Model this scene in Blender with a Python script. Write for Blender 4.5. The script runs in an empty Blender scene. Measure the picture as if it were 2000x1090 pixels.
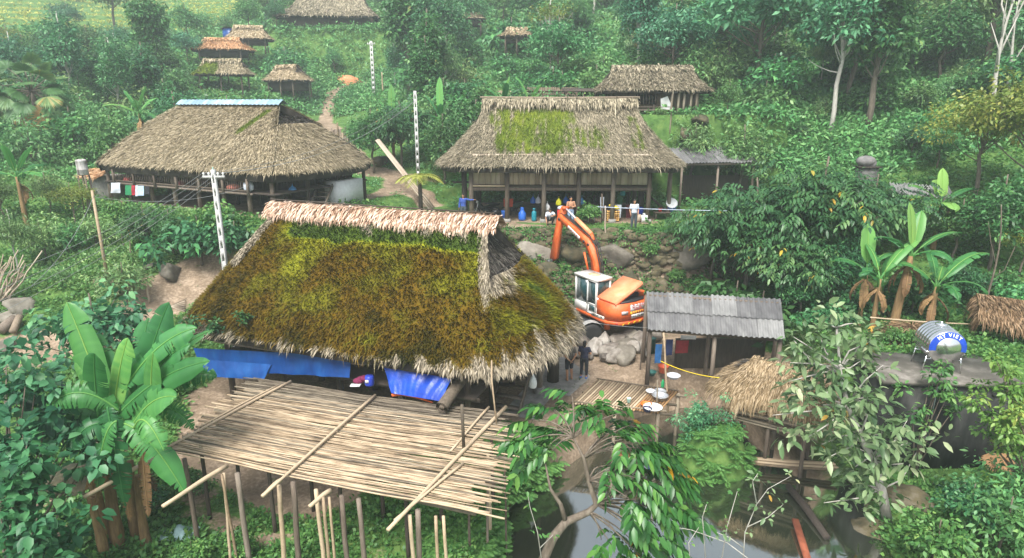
import bpy, math, random
import numpy as np
from mathutils import Vector, Matrix

SC = bpy.context.scene
COL = SC.collection
PI = math.pi
# ------------------------------------------------------------------ camera
FPX, PITCH, CH = 1240.0, math.radians(15.6), 11.4
cam_d = bpy.data.cameras.new('camera'); cam = bpy.data.objects.new('camera', cam_d); COL.objects.link(cam)
cam.location = (0, 0, CH); cam.rotation_euler = (PI/2-PITCH, 0, 0)
cam_d.sensor_width = 36; cam_d.lens = 36*FPX/2000; cam_d.clip_start = .2; cam_d.clip_end = 2000
SC.camera = cam
# ------------------------------------------------------------------ world, sun, exposure
SUN_EL, SUN_ROT = math.radians(56), math.radians(200)
w = bpy.data.worlds.new('World'); SC.world = w; w.use_nodes = True
nt = w.node_tree; nt.nodes.clear()
sky = nt.nodes.new('ShaderNodeTexSky'); sky.sky_type = 'NISHITA'; sky.sun_disc = False
sky.sun_elevation = SUN_EL; sky.sun_rotation = SUN_ROT; sky.air_density = 1.0; sky.dust_density = 3.0; sky.ozone_density = 1.0
hsv = nt.nodes.new('ShaderNodeHueSaturation'); hsv.inputs['Saturation'].default_value = .45
bg = nt.nodes.new('ShaderNodeBackground'); bg.inputs[1].default_value = .105
wo = nt.nodes.new('ShaderNodeOutputWorld')
nt.links.new(sky.outputs[0], hsv.inputs['Color']); nt.links.new(hsv.outputs[0], bg.inputs[0]); nt.links.new(bg.outputs[0], wo.inputs[0])
sd = bpy.data.lights.new('sun', 'SUN'); sd.energy = 3.0; sd.angle = math.radians(24); sd.color = (1, .96, .9)
sun = bpy.data.objects.new('sun', sd); COL.objects.link(sun)
# sky sun_rotation r (clockwise from +Y): direction to the sun = (sin r, cos r)
_d = Vector((math.sin(SUN_ROT)*math.cos(SUN_EL), math.cos(SUN_ROT)*math.cos(SUN_EL), math.sin(SUN_EL)))
sun.rotation_euler = _d.to_track_quat('Z', 'Y').to_euler(); sun.location = (0, 0, 60)
SC.view_settings.view_transform = 'Standard'; SC.view_settings.look = 'None'
SC.view_settings.exposure = 1.32; SC.view_settings.gamma = 1
SC.cycles.use_denoising = True
SC.cycles.max_bounces = 6; SC.cycles.diffuse_bounces = 3; SC.cycles.glossy_bounces = 2
SC.cycles.transmission_bounces = 3; SC.cycles.volume_bounces = 2; SC.cycles.transparent_max_bounces = 4
SC.cycles.volume_step_rate = 4; SC.cycles.volume_max_steps = 64
# ------------------------------------------------------------------ pixel helpers (photo pixels, 2000 x 1090)
_c, _s = math.cos(PITCH), math.sin(PITCH)
def ray(px, py):
    dx, v = (px-1000)/FPX, (py-545)/FPX
    return (dx, _c - v*_s, -_s - v*_c)
def G(px, py, z=0.0):
    d = ray(px, py); t = (z-CH)/d[2]
    return Vector((d[0]*t, d[1]*t, z))
def D(px, py, Y):
    d = ray(px, py); t = Y/d[1]
    return Vector((d[0]*t, Y, CH+d[2]*t))
def PX(p):
    x, y, z = p[0], p[1], p[2]-CH
    dep = y*_c - z*_s; up = y*_s + z*_c
    return (1000+FPX*x/dep, 545-FPX*up/dep)
# ------------------------------------------------------------------ numpy noise
def _mkn(seed, n=9):
    r = np.random.RandomState(seed); a = r.rand(n)*2*PI
    return np.stack([np.cos(a), np.sin(a)], 1)*(.6+.9*r.rand(n))[:, None], r.rand(n)*2*PI
_NC = {}
def noise2(x, y, sc=1.0, seed=0, octv=3):
    x = np.asarray(x, float); y = np.asarray(y, float); o = np.zeros(np.broadcast(x, y).shape); amp = 1.0; f = 1.0/sc
    for k in range(octv):
        key = (seed, k)
        if key not in _NC: _NC[key] = _mkn(seed*17+k)
        d, ph = _NC[key]
        v = 0
        for i in range(len(ph)):
            v = v + np.sin((x*d[i, 0]+y*d[i, 1])*f*2.5 + ph[i] + 1.3*np.sin((x*d[i, 1]-y*d[i, 0])*f*1.7+ph[i]*2))
        o = o + amp*v/len(ph)*1.6; amp *= .5; f *= 2.1
    return o*.6
def sstep(a, b, x):
    t = np.clip((np.asarray(x, float)-a)/(b-a), 0, 1); return t*t*(3-2*t)
# ------------------------------------------------------------------ mesh builder
def nrm(a):
    a = np.asarray(a, float); l = np.linalg.norm(a, axis=-1, keepdims=True); return a/np.maximum(l, 1e-9)
class MB:
    def __init__(s): s.v = []; s.f = []; s.m = []; s.a = []; s.n = 0
    def add(s, V, F, mat=0, rnd=0.0):
        V = np.asarray(V, float).reshape(-1, 3)
        s.v.append(V); s.a.append(np.broadcast_to(np.asarray(rnd, float), (len(V),)))
        for f in (F if isinstance(F, list) else [F]):
            f = np.asarray(f, np.int64)
            if f.ndim == 1: f = f[None]
            s.f.append(f+s.n); s.m.append(np.broadcast_to(np.asarray(mat), (len(f),)))
        s.n += len(V); return s
    def xform(s, M):
        M = np.array(M); s.v = [v @ M[:3, :3].T + M[:3, 3] for v in s.v]; return s
    def join(s, o, mat=None):
        for v, a in zip(o.v, o.a): s.v.append(v); s.a.append(a)
        for f, m in zip(o.f, o.m): s.f.append(f+s.n); s.m.append(m if mat is None else np.full(len(f), mat))
        s.n += o.n; return s
    def box(s, c, size, R=None, mat=0, rnd=None, bev=0):
        h = np.asarray(size, float)/2
        P = np.array([(x, y, z) for x in (-1, 1) for y in (-1, 1) for z in (-1, 1)], float)*h
        if R is not None: P = P @ np.array(R).T
        return s.add(P+np.asarray(c, float), [np.array([(0, 1, 3, 2), (4, 6, 7, 5), (0, 4, 5, 1), (2, 3, 7, 6), (0, 2, 6, 4), (1, 5, 7, 3)])], mat, random.random() if rnd is None else rnd)
    def beam(s, p0, p1, wd, ht, mat=0, rnd=None):      # box from p0 to p1, wd sideways, ht up
        p0 = np.asarray(p0, float); p1 = np.asarray(p1, float); d = p1-p0; L = np.linalg.norm(d); d = d/L
        up = np.array((0, 0, 1.)) if abs(d[2]) < .95 else np.array((0, 1., 0))
        sd = nrm(np.cross(d, up)); up = np.cross(sd, d)
        return s.box((p0+p1)/2, (L, wd, ht), np.stack([d, sd, up], 1), mat, rnd)
    def tube(s, pts, r, n=8, mat=0, rnd=None, cap=True):
        P = np.asarray(pts, float); k = len(P); r = np.broadcast_to(np.asarray(r, float), (k,))
        T = np.zeros_like(P); T[1:-1] = P[2:]-P[:-2]; T[0] = P[1]-P[0]; T[-1] = P[-1]-P[-2]; T = nrm(T)
        ref = np.array((0, 0, 1.)) if abs(T[0][2]) < .9 else np.array((1., 0, 0))
        A = nrm(ref - (T@ref)[:, None]*T); B = np.cross(T, A)
        an = np.arange(n)*2*PI/n
        V = P[:, None]+r[:, None, None]*(np.cos(an)[None, :, None]*A[:, None]+np.sin(an)[None, :, None]*B[:, None])
        V = V.reshape(-1, 3); i = np.arange(k-1)[:, None]*n; j = np.arange(n)[None]; j2 = (j+1) % n
        F = [np.stack([i+j, i+j2, i+n+j2, i+n+j], -1).reshape(-1, 4)]
        if cap: F += [np.arange(n)[::-1], np.arange(n)+(k-1)*n]
        return s.add(V, F, mat, random.random() if rnd is None else rnd)
    def cap(s, p0, p1, r0, r1, n=10, mat=0):            # capsule
        p0 = np.asarray(p0, float); p1 = np.asarray(p1, float); d = nrm(p1-p0)
        P = []; R = []
        for a in (-80, -50, -22, 0): P.append(p0+d*r0*math.sin(math.radians(a))); R.append(r0*math.cos(math.radians(a)))
        for a in (0, 22, 50, 80): P.append(p1+d*r1*math.sin(math.radians(a))); R.append(r1*math.cos(math.radians(a)))
        return s.tube(P, R, n, mat, 0)
    def lathe(s, prof, c=(0, 0, 0), n=24, mat=0, M=None, rnd=0.5):
        an = np.arange(n)*2*PI/n; k = len(prof)
        V = np.array([[(r*math.cos(a), r*math.sin(a), z) for a in an] for r, z in prof]).reshape(-1, 3)
        if M is not None: V = V @ np.array(M)[:3, :3].T
        i = np.arange(k-1)[:, None]*n; j = np.arange(n)[None]; j2 = (j+1) % n
        F = [np.stack([i+j, i+j2, i+n+j2, i+n+j], -1).reshape(-1, 4)]
        if prof[0][0] > .002: F.append(np.arange(n)[::-1])
        if prof[-1][0] > .002: F.append(np.arange(n)+(k-1)*n)
        return s.add(V+np.asarray(c, float), F, mat, rnd)
    def ell(s, c, r, R=None, n=12, k=8, mat=0, rnd=.5):
        V = np.array([[(math.cos(a)*math.sin(b), math.sin(a)*math.sin(b), math.cos(b)) for a in np.arange(n)*2*PI/n] for b in np.linspace(.06, PI-.06, k)]).reshape(-1, 3)*np.asarray(r, float)
        if R is not None: V = V @ np.array(R).T
        i = np.arange(k-1)[:, None]*n; j = np.arange(n)[None]; j2 = (j+1) % n
        F = [np.stack([i+j, i+n+j, i+n+j2, i+j2], -1).reshape(-1, 4), np.arange(n), np.arange(n)[::-1]+(k-1)*n]
        return s.add(V+np.asarray(c, float), F, mat, rnd)
    def prism(s, poly, axis_o, U, Vv, W, th, mat=0, rnd=.5):   # 2D poly in plane (U,V), extruded th along W (centered)
        U, Vv, W = (np.asarray(a, float) for a in (U, Vv, W)); o = np.asarray(axis_o, float); n = len(poly)
        b = np.array([o+U*p[0]+Vv*p[1] for p in poly])
        V = np.concatenate([b-W*th/2, b+W*th/2])
        q = np.array([(i, (i+1) % n, n+(i+1) % n, n+i) for i in range(n)])
        return s.add(V, [q, np.arange(n)[::-1], np.arange(n)+n], mat, rnd)
    def grid(s, P, mat=0, rnd=.5, closed=False):        # P (a,b,3)
        P = np.asarray(P, float); a, b = P.shape[:2]
        i = np.arange(a-1)[:, None]*b; bb = b if closed else b-1; j = np.arange(bb)[None]; j2 = (j+1) % b
        F = np.stack([i+j, i+j2, i+b+j2, i+b+j], -1).reshape(-1, 4)
        rnd = np.broadcast_to(np.asarray(rnd, float), (a, b)).reshape(-1) if np.ndim(rnd) else rnd
        return s.add(P.reshape(-1, 3), F, mat, rnd)
    def mesh(s, name, mats, smooth=False):
        me = bpy.data.meshes.new(name)
        V = np.concatenate(s.v); me.vertices.add(len(V)); me.vertices.foreach_set('co', V.astype(np.float32).ravel())
        li = np.concatenate([f.ravel() for f in s.f]); lt = np.concatenate([np.full(len(f), f.shape[1]) for f in s.f])
        ls = np.concatenate([[0], np.cumsum(lt)[:-1]])
        me.loops.add(len(li)); me.loops.foreach_set('vertex_index', li.astype(np.int32))
        me.polygons.add(len(lt)); me.polygons.foreach_set('loop_start', ls.astype(np.int32)); me.polygons.foreach_set('loop_total', lt.astype(np.int32))
        me.polygons.foreach_set('material_index', np.concatenate(s.m).astype(np.int32))
        if smooth: me.polygons.foreach_set('use_smooth', np.ones(len(lt), bool))
        at = me.attributes.new('rnd', 'FLOAT', 'POINT'); at.data.foreach_set('value', np.concatenate(s.a).astype(np.float32))
        for m in (mats if isinstance(mats, (list, tuple)) else [mats]): me.materials.append(m)
        me.update(calc_edges=True); me.validate()
        return me
def link(name, me, parent=None, loc=(0, 0, 0), rz=0):
    o = bpy.data.objects.new(name, me); COL.objects.link(o); o.location = loc; o.rotation_euler = (0, 0, rz)
    if parent is not None: o.parent = parent
    return o
def thing(name, label, cat, loc=(0, 0, 0), rz=0, group=None, scale=None):
    o = link(name, None, None, loc, rz); o.empty_display_size = .3
    if scale: o.scale = (scale,)*3 if not hasattr(scale, '__len__') else scale
    return tag(o, label, cat, group)
def tag(o, label, cat, group=None, kind=None):
    if label: o['label'] = label
    if cat: o['category'] = cat
    if group: o['group'] = group
    if kind: o['kind'] = kind
    return o
def part(mb, name, mats, parent, label=None, smooth=False, world=False):
    if world: mb.xform(Matrix.Translation(-Vector(parent.location)))
    o = link(name, mb.mesh(name, mats, smooth), parent)
    if label: o['label'] = label
    return o
def solo(mb, name, mats, label, cat, loc=(0, 0, 0), rz=0, group=None, smooth=False, world=False):
    if world: mb.xform(Matrix.Translation(-Vector(loc)))
    return tag(link(name, mb.mesh(name, mats, smooth), None, loc, rz), label, cat, group)
def structure(mb, name, mats, smooth=False):
    return tag(link(name, mb.mesh(name, mats, smooth)), None, None, kind='structure')
def rotz(a): return np.array(Matrix.Rotation(a, 3, 'Z'))
# ------------------------------------------------------------------ materials
MATS = {}
def _mat(name):
    m = bpy.data.materials.new(name); m.use_nodes = True; nt = m.node_tree
    return m, nt, nt.nodes['Principled BSDF']
def _ramp(nt, stops):
    r = nt.nodes.new('ShaderNodeValToRGB'); e = r.color_ramp.elements
    while len(e) < len(stops): e.new(.5)
    for k, (p, c) in enumerate(stops): e[k].position = p; e[k].color = (*c, 1)
    return r
def mat(name, stops, scale=4, rough=.85, bump=.3, stretch=(1, 1, 1), metal=0, detail=6, attr=0.0, spec=.3, bdist=.02, coords='Object', objrand=0.0, distort=0.0):
    if name in MATS: return MATS[name]
    m, nt, b = _mat(name); L = nt.links.new
    tc = nt.nodes.new('ShaderNodeTexCoord'); mp = nt.nodes.new('ShaderNodeMapping'); mp.inputs['Scale'].default_value = stretch
    L(tc.outputs[coords], mp.inputs[0])
    nz = nt.nodes.new('ShaderNodeTexNoise'); nz.inputs['Scale'].default_value = scale; nz.inputs['Detail'].default_value = detail; nz.inputs['Roughness'].default_value = .65
    nz.inputs['Distortion'].default_value = distort
    L(mp.outputs[0], nz.inputs['Vector']); fac = nz.outputs[0]
    if attr:
        at = nt.nodes.new('ShaderNodeAttribute'); at.attribute_name = 'rnd'
        mx = nt.nodes.new('ShaderNodeMix'); mx.inputs[0].default_value = attr
        L(fac, mx.inputs[2]); L(at.outputs['Fac'], mx.inputs[3]); fac = mx.outputs[0]
    if objrand:
        oi = nt.nodes.new('ShaderNodeObjectInfo'); ma = nt.nodes.new('ShaderNodeMath'); ma.operation = 'MULTIPLY_ADD'
        ma.inputs[1].default_value = objrand; L(oi.outputs['Random'], ma.inputs[0]); L(fac, ma.inputs[2])
        mb_ = nt.nodes.new('ShaderNodeMath'); mb_.operation = 'SUBTRACT'; mb_.inputs[1].default_value = objrand/2; L(ma.outputs[0], mb_.inputs[0]); fac = mb_.outputs[0]
    r = _ramp(nt, stops); L(fac, r.inputs[0]); L(r.outputs[0], b.inputs['Base Color'])
    b.inputs['Roughness'].default_value = rough; b.inputs['Metallic'].default_value = metal; b.inputs['Specular IOR Level'].default_value = spec
    if bump:
        bp = nt.nodes.new('ShaderNodeBump'); bp.inputs['Strength'].default_value = bump; bp.inputs['Distance'].default_value = bdist
        L(nz.outputs[0], bp.inputs['Height']); L(bp.outputs[0], b.inputs['Normal'])
    MATS[name] = m; return m
def flat(name, c, rough=.6, metal=0, spec=.4, var=.25, scale=6):
    lo = tuple(x*(1-var) for x in c); hi = tuple(min(1, x*(1+var)) for x in c)
    return mat(name, [(.3, lo), (.7, hi)], scale=scale, rough=rough, metal=metal, spec=spec, bump=.08)
def leafmat(name, stops, rough=.45, transl=.25, hue=.06, val=.35, spec=.35, yellow=None):
    if name in MATS: return MATS[name]
    m, nt, b = _mat(name); L = nt.links.new
    at = nt.nodes.new('ShaderNodeAttribute'); at.attribute_name = 'rnd'
    r = _ramp(nt, [(p_, (min(1, c_[0]*1.12), c_[1], c_[2]*.95)) for p_, c_ in stops]); L(at.outputs['Fac'], r.inputs[0])
    oi = nt.nodes.new('ShaderNodeObjectInfo')
    hs = nt.nodes.new('ShaderNodeHueSaturation'); L(r.outputs[0], hs.inputs['Color'])
    a1 = nt.nodes.new('ShaderNodeMapRange'); a1.inputs[3].default_value = .5-hue/2; a1.inputs[4].default_value = .5+hue/2; L(oi.outputs['Random'], a1.inputs[0]); L(a1.outputs[0], hs.inputs['Hue'])
    m2 = nt.nodes.new('ShaderNodeMath'); m2.operation = 'MULTIPLY'; m2.inputs[1].default_value = 7.31; L(oi.outputs['Random'], m2.inputs[0])
    m3 = nt.nodes.new('ShaderNodeMath'); m3.operation = 'FRACT'; L(m2.outputs[0], m3.inputs[0])
    a2 = nt.nodes.new('ShaderNodeMapRange'); a2.inputs[3].default_value = 1-val/2; a2.inputs[4].default_value = 1+val/2; L(m3.outputs[0], a2.inputs[0]); L(a2.outputs[0], hs.inputs['Value'])
    L(hs.outputs[0], b.inputs['Base Color']); b.inputs['Roughness'].default_value = rough; b.inputs['Specular IOR Level'].default_value = spec
    tr = nt.nodes.new('ShaderNodeBsdfTranslucent'); L(hs.outputs[0], tr.inputs[0])
    mx = nt.nodes.new('ShaderNodeMixShader'); mx.inputs[0].default_value = transl
    out = nt.nodes['Material Output']; L(b.outputs[0], mx.inputs[1]); L(tr.outputs[0], mx.inputs[2]); L(mx.outputs[0], out.inputs[0])
    MATS[name] = m; return m
M_wood = mat('weathered_wood', [(.25, (.07, .052, .04)), (.5, (.14, .11, .085)), (.8, (.25, .21, .17))], 5, stretch=(3, 3, .5), bump=.4, attr=.35)
M_wooddk = mat('dark_wood', [(.25, (.03, .024, .02)), (.7, (.09, .07, .055))], 5, stretch=(3, 3, .5), attr=.3)
M_plank = mat('pale_plank', [(.2, (.18, .14, .10)), (.5, (.36, .29, .22)), (.8, (.48, .41, .32))], 3, stretch=(6, 6, .6), attr=.5)
M_bamboo = mat('bamboo', [(.15, (.09, .065, .042)), (.35, (.24, .175, .11)), (.6, (.43, .33, .22)), (.9, (.56, .45, .32))], 3.5, rough=.6, stretch=(1, 2, 2), attr=.55, bump=.15)
M_bambooold = mat('old_bamboo', [(.2, (.07, .055, .04)), (.5, (.17, .14, .10)), (.85, (.31, .26, .19))], 3, rough=.7, attr=.6, bump=.15)
M_concrete = mat('concrete', [(.25, (.13, .13, .115)), (.5, (.25, .24, .22)), (.75, (.36, .35, .32))], 2.2, bump=.25)
M_concpole = mat('pole_concrete', [(.25, (.38, .38, .37)), (.75, (.58, .58, .56))], 4, bump=.15)
M_stone = mat('stone', [(.2, (.05, .046, .036)), (.45, (.14, .125, .10)), (.6, (.22, .20, .165)), (.8, (.32, .29, .25))], 2.2, bump=.8, bdist=.08, attr=.3, objrand=.2)
M_rubble = mat('fresh_stone', [(.2, (.05, .042, .036)), (.42, (.14, .12, .10)), (.58, (.24, .215, .185)), (.8, (.36, .335, .30))], 2.2, bump=.9, bdist=.08, objrand=.4)
M_mossrock = mat('mossy_stone', [(.25, (.02, .022, .010)), (.45, (.06, .056, .033)), (.6, (.11, .092, .05)), (.8, (.19, .165, .125))], 1.8, bump=.9, bdist=.08, objrand=.25)
M_black = flat('black_rubber', (.02, .02, .02), .6)
M_iron = flat('dark_iron', (.04, .04, .045), .45, .4)
M_white = flat('white_paint', (.72, .73, .72), .4, var=.1)
M_blue = flat('blue_plastic', (.02, .12, .5), .4)
M_tarp = mat('blue_tarp', [(.2, (.002, .024, .13)), (.5, (.005, .055, .24)), (.8, (.012, .11, .36))], 1.2, rough=.4, bump=.5, bdist=.06, spec=.5, stretch=(1.3, 1.3, .5))
M_tarpdk = mat('dark_blue_tarp', [(.2, (.003, .02, .20)), (.5, (.006, .045, .36)), (.8, (.012, .09, .5))], 1.3, rough=.35, bump=.6, bdist=.08, spec=.5)
M_red = flat('red_plastic', (.45, .03, .025), .5)
M_yellow = flat('yellow_plastic', (.75, .55, .02), .4)
M_rope = flat('rope', (.4, .36, .3), .8)
M_wire = flat('wire', (.22, .23, .23), .5)
# ================================================================== TERRAIN
CPT = [(-30,5,.8),(-14,8,-1.3),(-8,8,-1.4),(0,8,-1.6),(-16,16,-.6),(-10,15,-1.35),(-5,14,-1.4),(-10,19,-1.2),(-4,19,-.7),(-1,17,-.7),(-22,20,0.2),(-18,22,0.1),(-13,22,-.4),
 (-23,28,1.6),(-20.6,26.5,.8),(-15.5,28.5,1.0),(-15.7,32,2.6),(-19,29.5,2.1),(-21.5,29.5,2.7),(-26,35,3.9),(-18,34,3.9),(-22,37,5),(-14,36,4.9),(-30,30,3.2),(-35,40,6),
 (-40,50,8.2),(-30,50,6.6),(-20,52,6.8),(-10,40,4.9),(-6,38,4.4),(-7,46,5.2),(0,50,6),(-10,29,.3),(-8,34,2.6),(-3,33,2.2),(-2,36,4.2),(-5,26,0),(0,22,0),(4,25,0),(8,29,0),(3,30,0),(10,25,-.1),
 (12,38,4.3),(17,38,4.3),(16.5,27,2.0),(20,26,2.0),(13,31,1.6),(17,23.5,1.6),(13,22,-1.2),(17,20.3,-1.4),(25,35,5.5),(30,45,10),(20,45,7.6),(16,42,5.2),(17,17,-1.1),(14,15,-1.3),(20,12,-1),(25,20,1),(30,25,3),
 (13,49,10.4),(10,45,6.5),(4,49,7),(4,56,10),(0,54,10.6),(-8,52,6.6),(-3,60,11),(5,62,12.5),(-17,62,8),(-14.5,58,7.4),(-21,75,9.4),(-16.8,80,12),(-21.7,90,14),(-33,75,12.6),(-39,87,17.2),(-28,100,21),(-26,78,11.4),
 (-90,150,32),(-100,150,34),(-100,220,50),(-60,100,19.5),(-50,70,11.8),(-37,52,7.8),(-28,40,5.4),(40,60,16),(60,60,18),(20,60,13),(30,90,26),(0,100,22),(0,150,38),(40,150,48),(100,100,38),(100,150,55),(-30,150,35),
 (0,220,58),(100,220,75),(-100,300,68),(0,300,80),(150,300,110),(-200,200,50),(200,150,70),(-200,100,28),(60,30,9),(100,40,17),(-60,30,4.5),(-100,40,10),(-60,50,9.5),(-100,0,3),(60,0,3),(0,-20,-1),(100,-20,4),(-100,-40,2),(100,-40,5),(0,-60,-1),(300,300,130),(-300,300,80),(300,0,30),(-300,0,15),(40,30,6),(36,12,1.5),(-45,15,2)]
_cp = np.array(CPT, float)
def _phi(r): return np.sqrt(r*r+4.0)
_A = _phi(np.linalg.norm(_cp[:, None, :2]-_cp[None, :, :2], axis=2)) + np.eye(len(_cp))*-.15
_n = len(_cp); _M = np.zeros((_n+3, _n+3)); _M[:_n, :_n] = _A; _P = np.concatenate([np.ones((_n, 1)), _cp[:, :2]], 1); _M[:_n, _n:] = _P; _M[_n:, :_n] = _P.T
_W = np.linalg.solve(_M, np.concatenate([_cp[:, 2], np.zeros(3)]))
def poly_sd(x, y, poly):             # signed distance, negative inside
    x = np.asarray(x, float); y = np.asarray(y, float); d = np.full(np.broadcast(x, y).shape, 1e9); ins = np.zeros(d.shape, bool); n = len(poly)
    for i in range(n):
        ax, ay = poly[i]; bx, by = poly[(i+1) % n]; ex, ey = bx-ax, by-ay
        t = np.clip(((x-ax)*ex+(y-ay)*ey)/(ex*ex+ey*ey+1e-12), 0, 1)
        d = np.minimum(d, np.hypot(x-ax-t*ex, y-ay-t*ey))
        c = ((ay > y) != (by > y)) & (x < (bx-ax)*(y-ay)/(by-ay+1e-12)+ax); ins ^= c
    return np.where(ins, -d, d)
def rect(cx, cy, yaw, hl, hw):
    c, s = math.cos(yaw), math.sin(yaw)
    return [(cx+a*hl*c-b*hw*s, cy+a*hl*s+b*hw*c) for a, b in ((-1, -1), (1, -1), (1, 1), (-1, 1))]
WATER_Z = -1.8
POND = [G(*p, WATER_Z)[:2] for p in ((985,1000),(1075,935),(1150,885),(1205,840),(1262,815),(1330,795),(1450,800),(1520,850),(1600,890),(1665,925),(1660,985),(1690,1035),(1725,1090))]+[(9.5,9.5),(6,8),(1.5,9),(-.3,13)]
POND = [tuple(p) for p in POND]
# house frames: centre x, y, floor ground z, yaw
H1 = dict(c=(-17.7, 41.3), yaw=math.radians(-26), g=5.2)      # big house on the left terrace
H2 = dict(c=(3.05, 42.2), yaw=math.radians(-1), g=4.3)        # moss patched house in the middle
H3 = dict(c=(-5.3, 24.9), yaw=math.radians(-20), g=0.0)      # near mossy house
TERR = [(-2.5,35.6),(1.5,35.7),(4.2,35.2),(6.5,34.8),(9.0,34.1),(12.0,34.6),(16,36),(19,40),(17,46.5),(9,47.3),(-4,47.5),(-6.5,44),(-6,38)]
PADS = [(rect(*H1['c'], H1['yaw'], 8.2, 5.4), 5.2, 1.6), (TERR, 4.3, .55),
        ([(-2.2,21.6),(2.5,20.9),(5.5,22.4),(12.3,22.6),(12.6,27.5),(9,32.3),(1.5,33.4),(-1.5,31),(-10.5,32),(-12.6,26)], 0.0, .9),
        (rect(14.3, 50.6, -.05, 5.2, 3.6), 10.5, .7), (rect(-26.5, 101, 0, 9, 6), 21.3, 3), ([(12.6,23.2),(20.5,22.4),(24,27),(14,28.5)], 1.9, 1.0)]
def h(x, y):
    x = np.asarray(x, float); y = np.asarray(y, float); sh = np.broadcast(x, y).shape
    xf = np.broadcast_to(x, sh).ravel(); yf = np.broadcast_to(y, sh).ravel(); z = np.zeros(xf.shape)
    for a in range(0, len(xf), 20000):
        xs, ys = xf[a:a+20000], yf[a:a+20000]
        z[a:a+20000] = _phi(np.hypot(xs[:, None]-_cp[None, :, 0], ys[:, None]-_cp[None, :, 1])) @ _W[:_n] + _W[_n]+_W[_n+1]*xs+_W[_n+2]*ys
    z = z + .10*noise2(xf, yf, 3.0, 3, 3) + sstep(60, 140, yf)*1.5*noise2(xf, yf, 30, 4, 2)
    # rice terraces far up on the left
    tm = sstep(-48, -62, xf)*sstep(98, 112, yf); st = np.floor(z/1.6)*1.6+1.6*sstep(.72, 1.0, z/1.6-np.floor(z/1.6)); z = z*(1-tm)+st*tm
    # garden steps left
    tg = sstep(-17, -20, xf)*sstep(30, 32, yf)*sstep(41, 38, yf)*sstep(-36, -31, xf); st = np.floor(z/.7)*.7+.7*sstep(.6, 1, z/.7-np.floor(z/.7)); z = z*(1-tg*.8)+st*tg*.8
    for poly, pz, bl in PADS:
        wgt = sstep(bl, 0, poly_sd(xf, yf, poly)); z = z*(1-wgt)+(pz+.03*noise2(xf, yf, 1.5, 9, 2))*wgt
    sdp = poly_sd(xf, yf, POND)+.25*noise2(xf, yf, 1.6, 11, 2)
    wgt = sstep(.75, -.35, sdp); z = z*(1-wgt)+(-2.5)*wgt
    isl = np.hypot((xf-ISL[0])/1.35, (yf-ISL[1])/.95)+.12*noise2(xf, yf, .8, 12, 2)
    z = np.maximum(z, np.where(isl < 1.3, -2.6+2.35*sstep(1.25, .55, isl), -9))
    return z.reshape(sh)
ISL = G(1392, 915, WATER_Z)
def hz(x, y): return float(h(np.array([x]), np.array([y]))[0])
def hit(px, py):
    d = ray(px, py); t = np.arange(11, 330, .12); X, Y, Z = d[0]*t, d[1]*t, CH+d[2]*t
    b = Z < h(X, Y); i = int(np.argmax(b)) if b.any() else len(t)-1
    return Vector((X[i], Y[i], hz(X[i], Y[i])))
def at(px, Y):                       # ground point at depth Y under the photo column px
    z = 0.0
    for _ in range(4):
        dep = Y*_c-(z-CH)*_s; x = (px-1000)/FPX*dep; z = hz(x, Y)
    return Vector((x, Y, z))
def height_at(p, py):                # z of the photo row py at the depth of p
    return D(1000, py, p[1])[2]-p[2]
# dirt mask --------------------------------------------------------
PATHS = [([(395,535),(350,560),(310,590),(250,640),(120,680),(20,690)], 1.5), ([(830,400),(790,370),(770,345),(700,330)], 1.2), ([(700,335),(690,300),(660,270),(635,240),(640,205),(655,180),(690,165),(730,160)], .9),
         ([(760,375),(720,385),(640,395)], .8), ([(800,345),(850,352)], .6), ([(540,572),(470,560),(200,550)], .5), ([(1330,480),(1240,465),(1160,455),(1000,440),(930,420)], .9), ([(850,190),(930,185),(1000,186)], 1.5)]
PATHW = []
for pl, wd in PATHS:
    q = [hit(*p) for p in pl]; PATHW.append(([(p[0], p[1]) for p in q], wd))
def line_d(x, y, pts):
    d = np.full(np.shape(x), 1e9)
    for (ax, ay), (bx, by) in zip(pts[:-1], pts[1:]):
        ex, ey = bx-ax, by-ay; t = np.clip(((x-ax)*ex+(y-ay)*ey)/(ex*ex+ey*ey+1e-9), 0, 1); d = np.minimum(d, np.hypot(x-ax-t*ex, y-ay-t*ey))
    return d
YARD = [(-2.5,21.2),(2.2,20.6),(5.8,21.9),(12.4,22.4),(12.4,27.5),(9.5,33),(4,34.8),(-1,33),(-10.5,33),(-13,26),(-12.5,20),(-6,17)]
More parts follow.
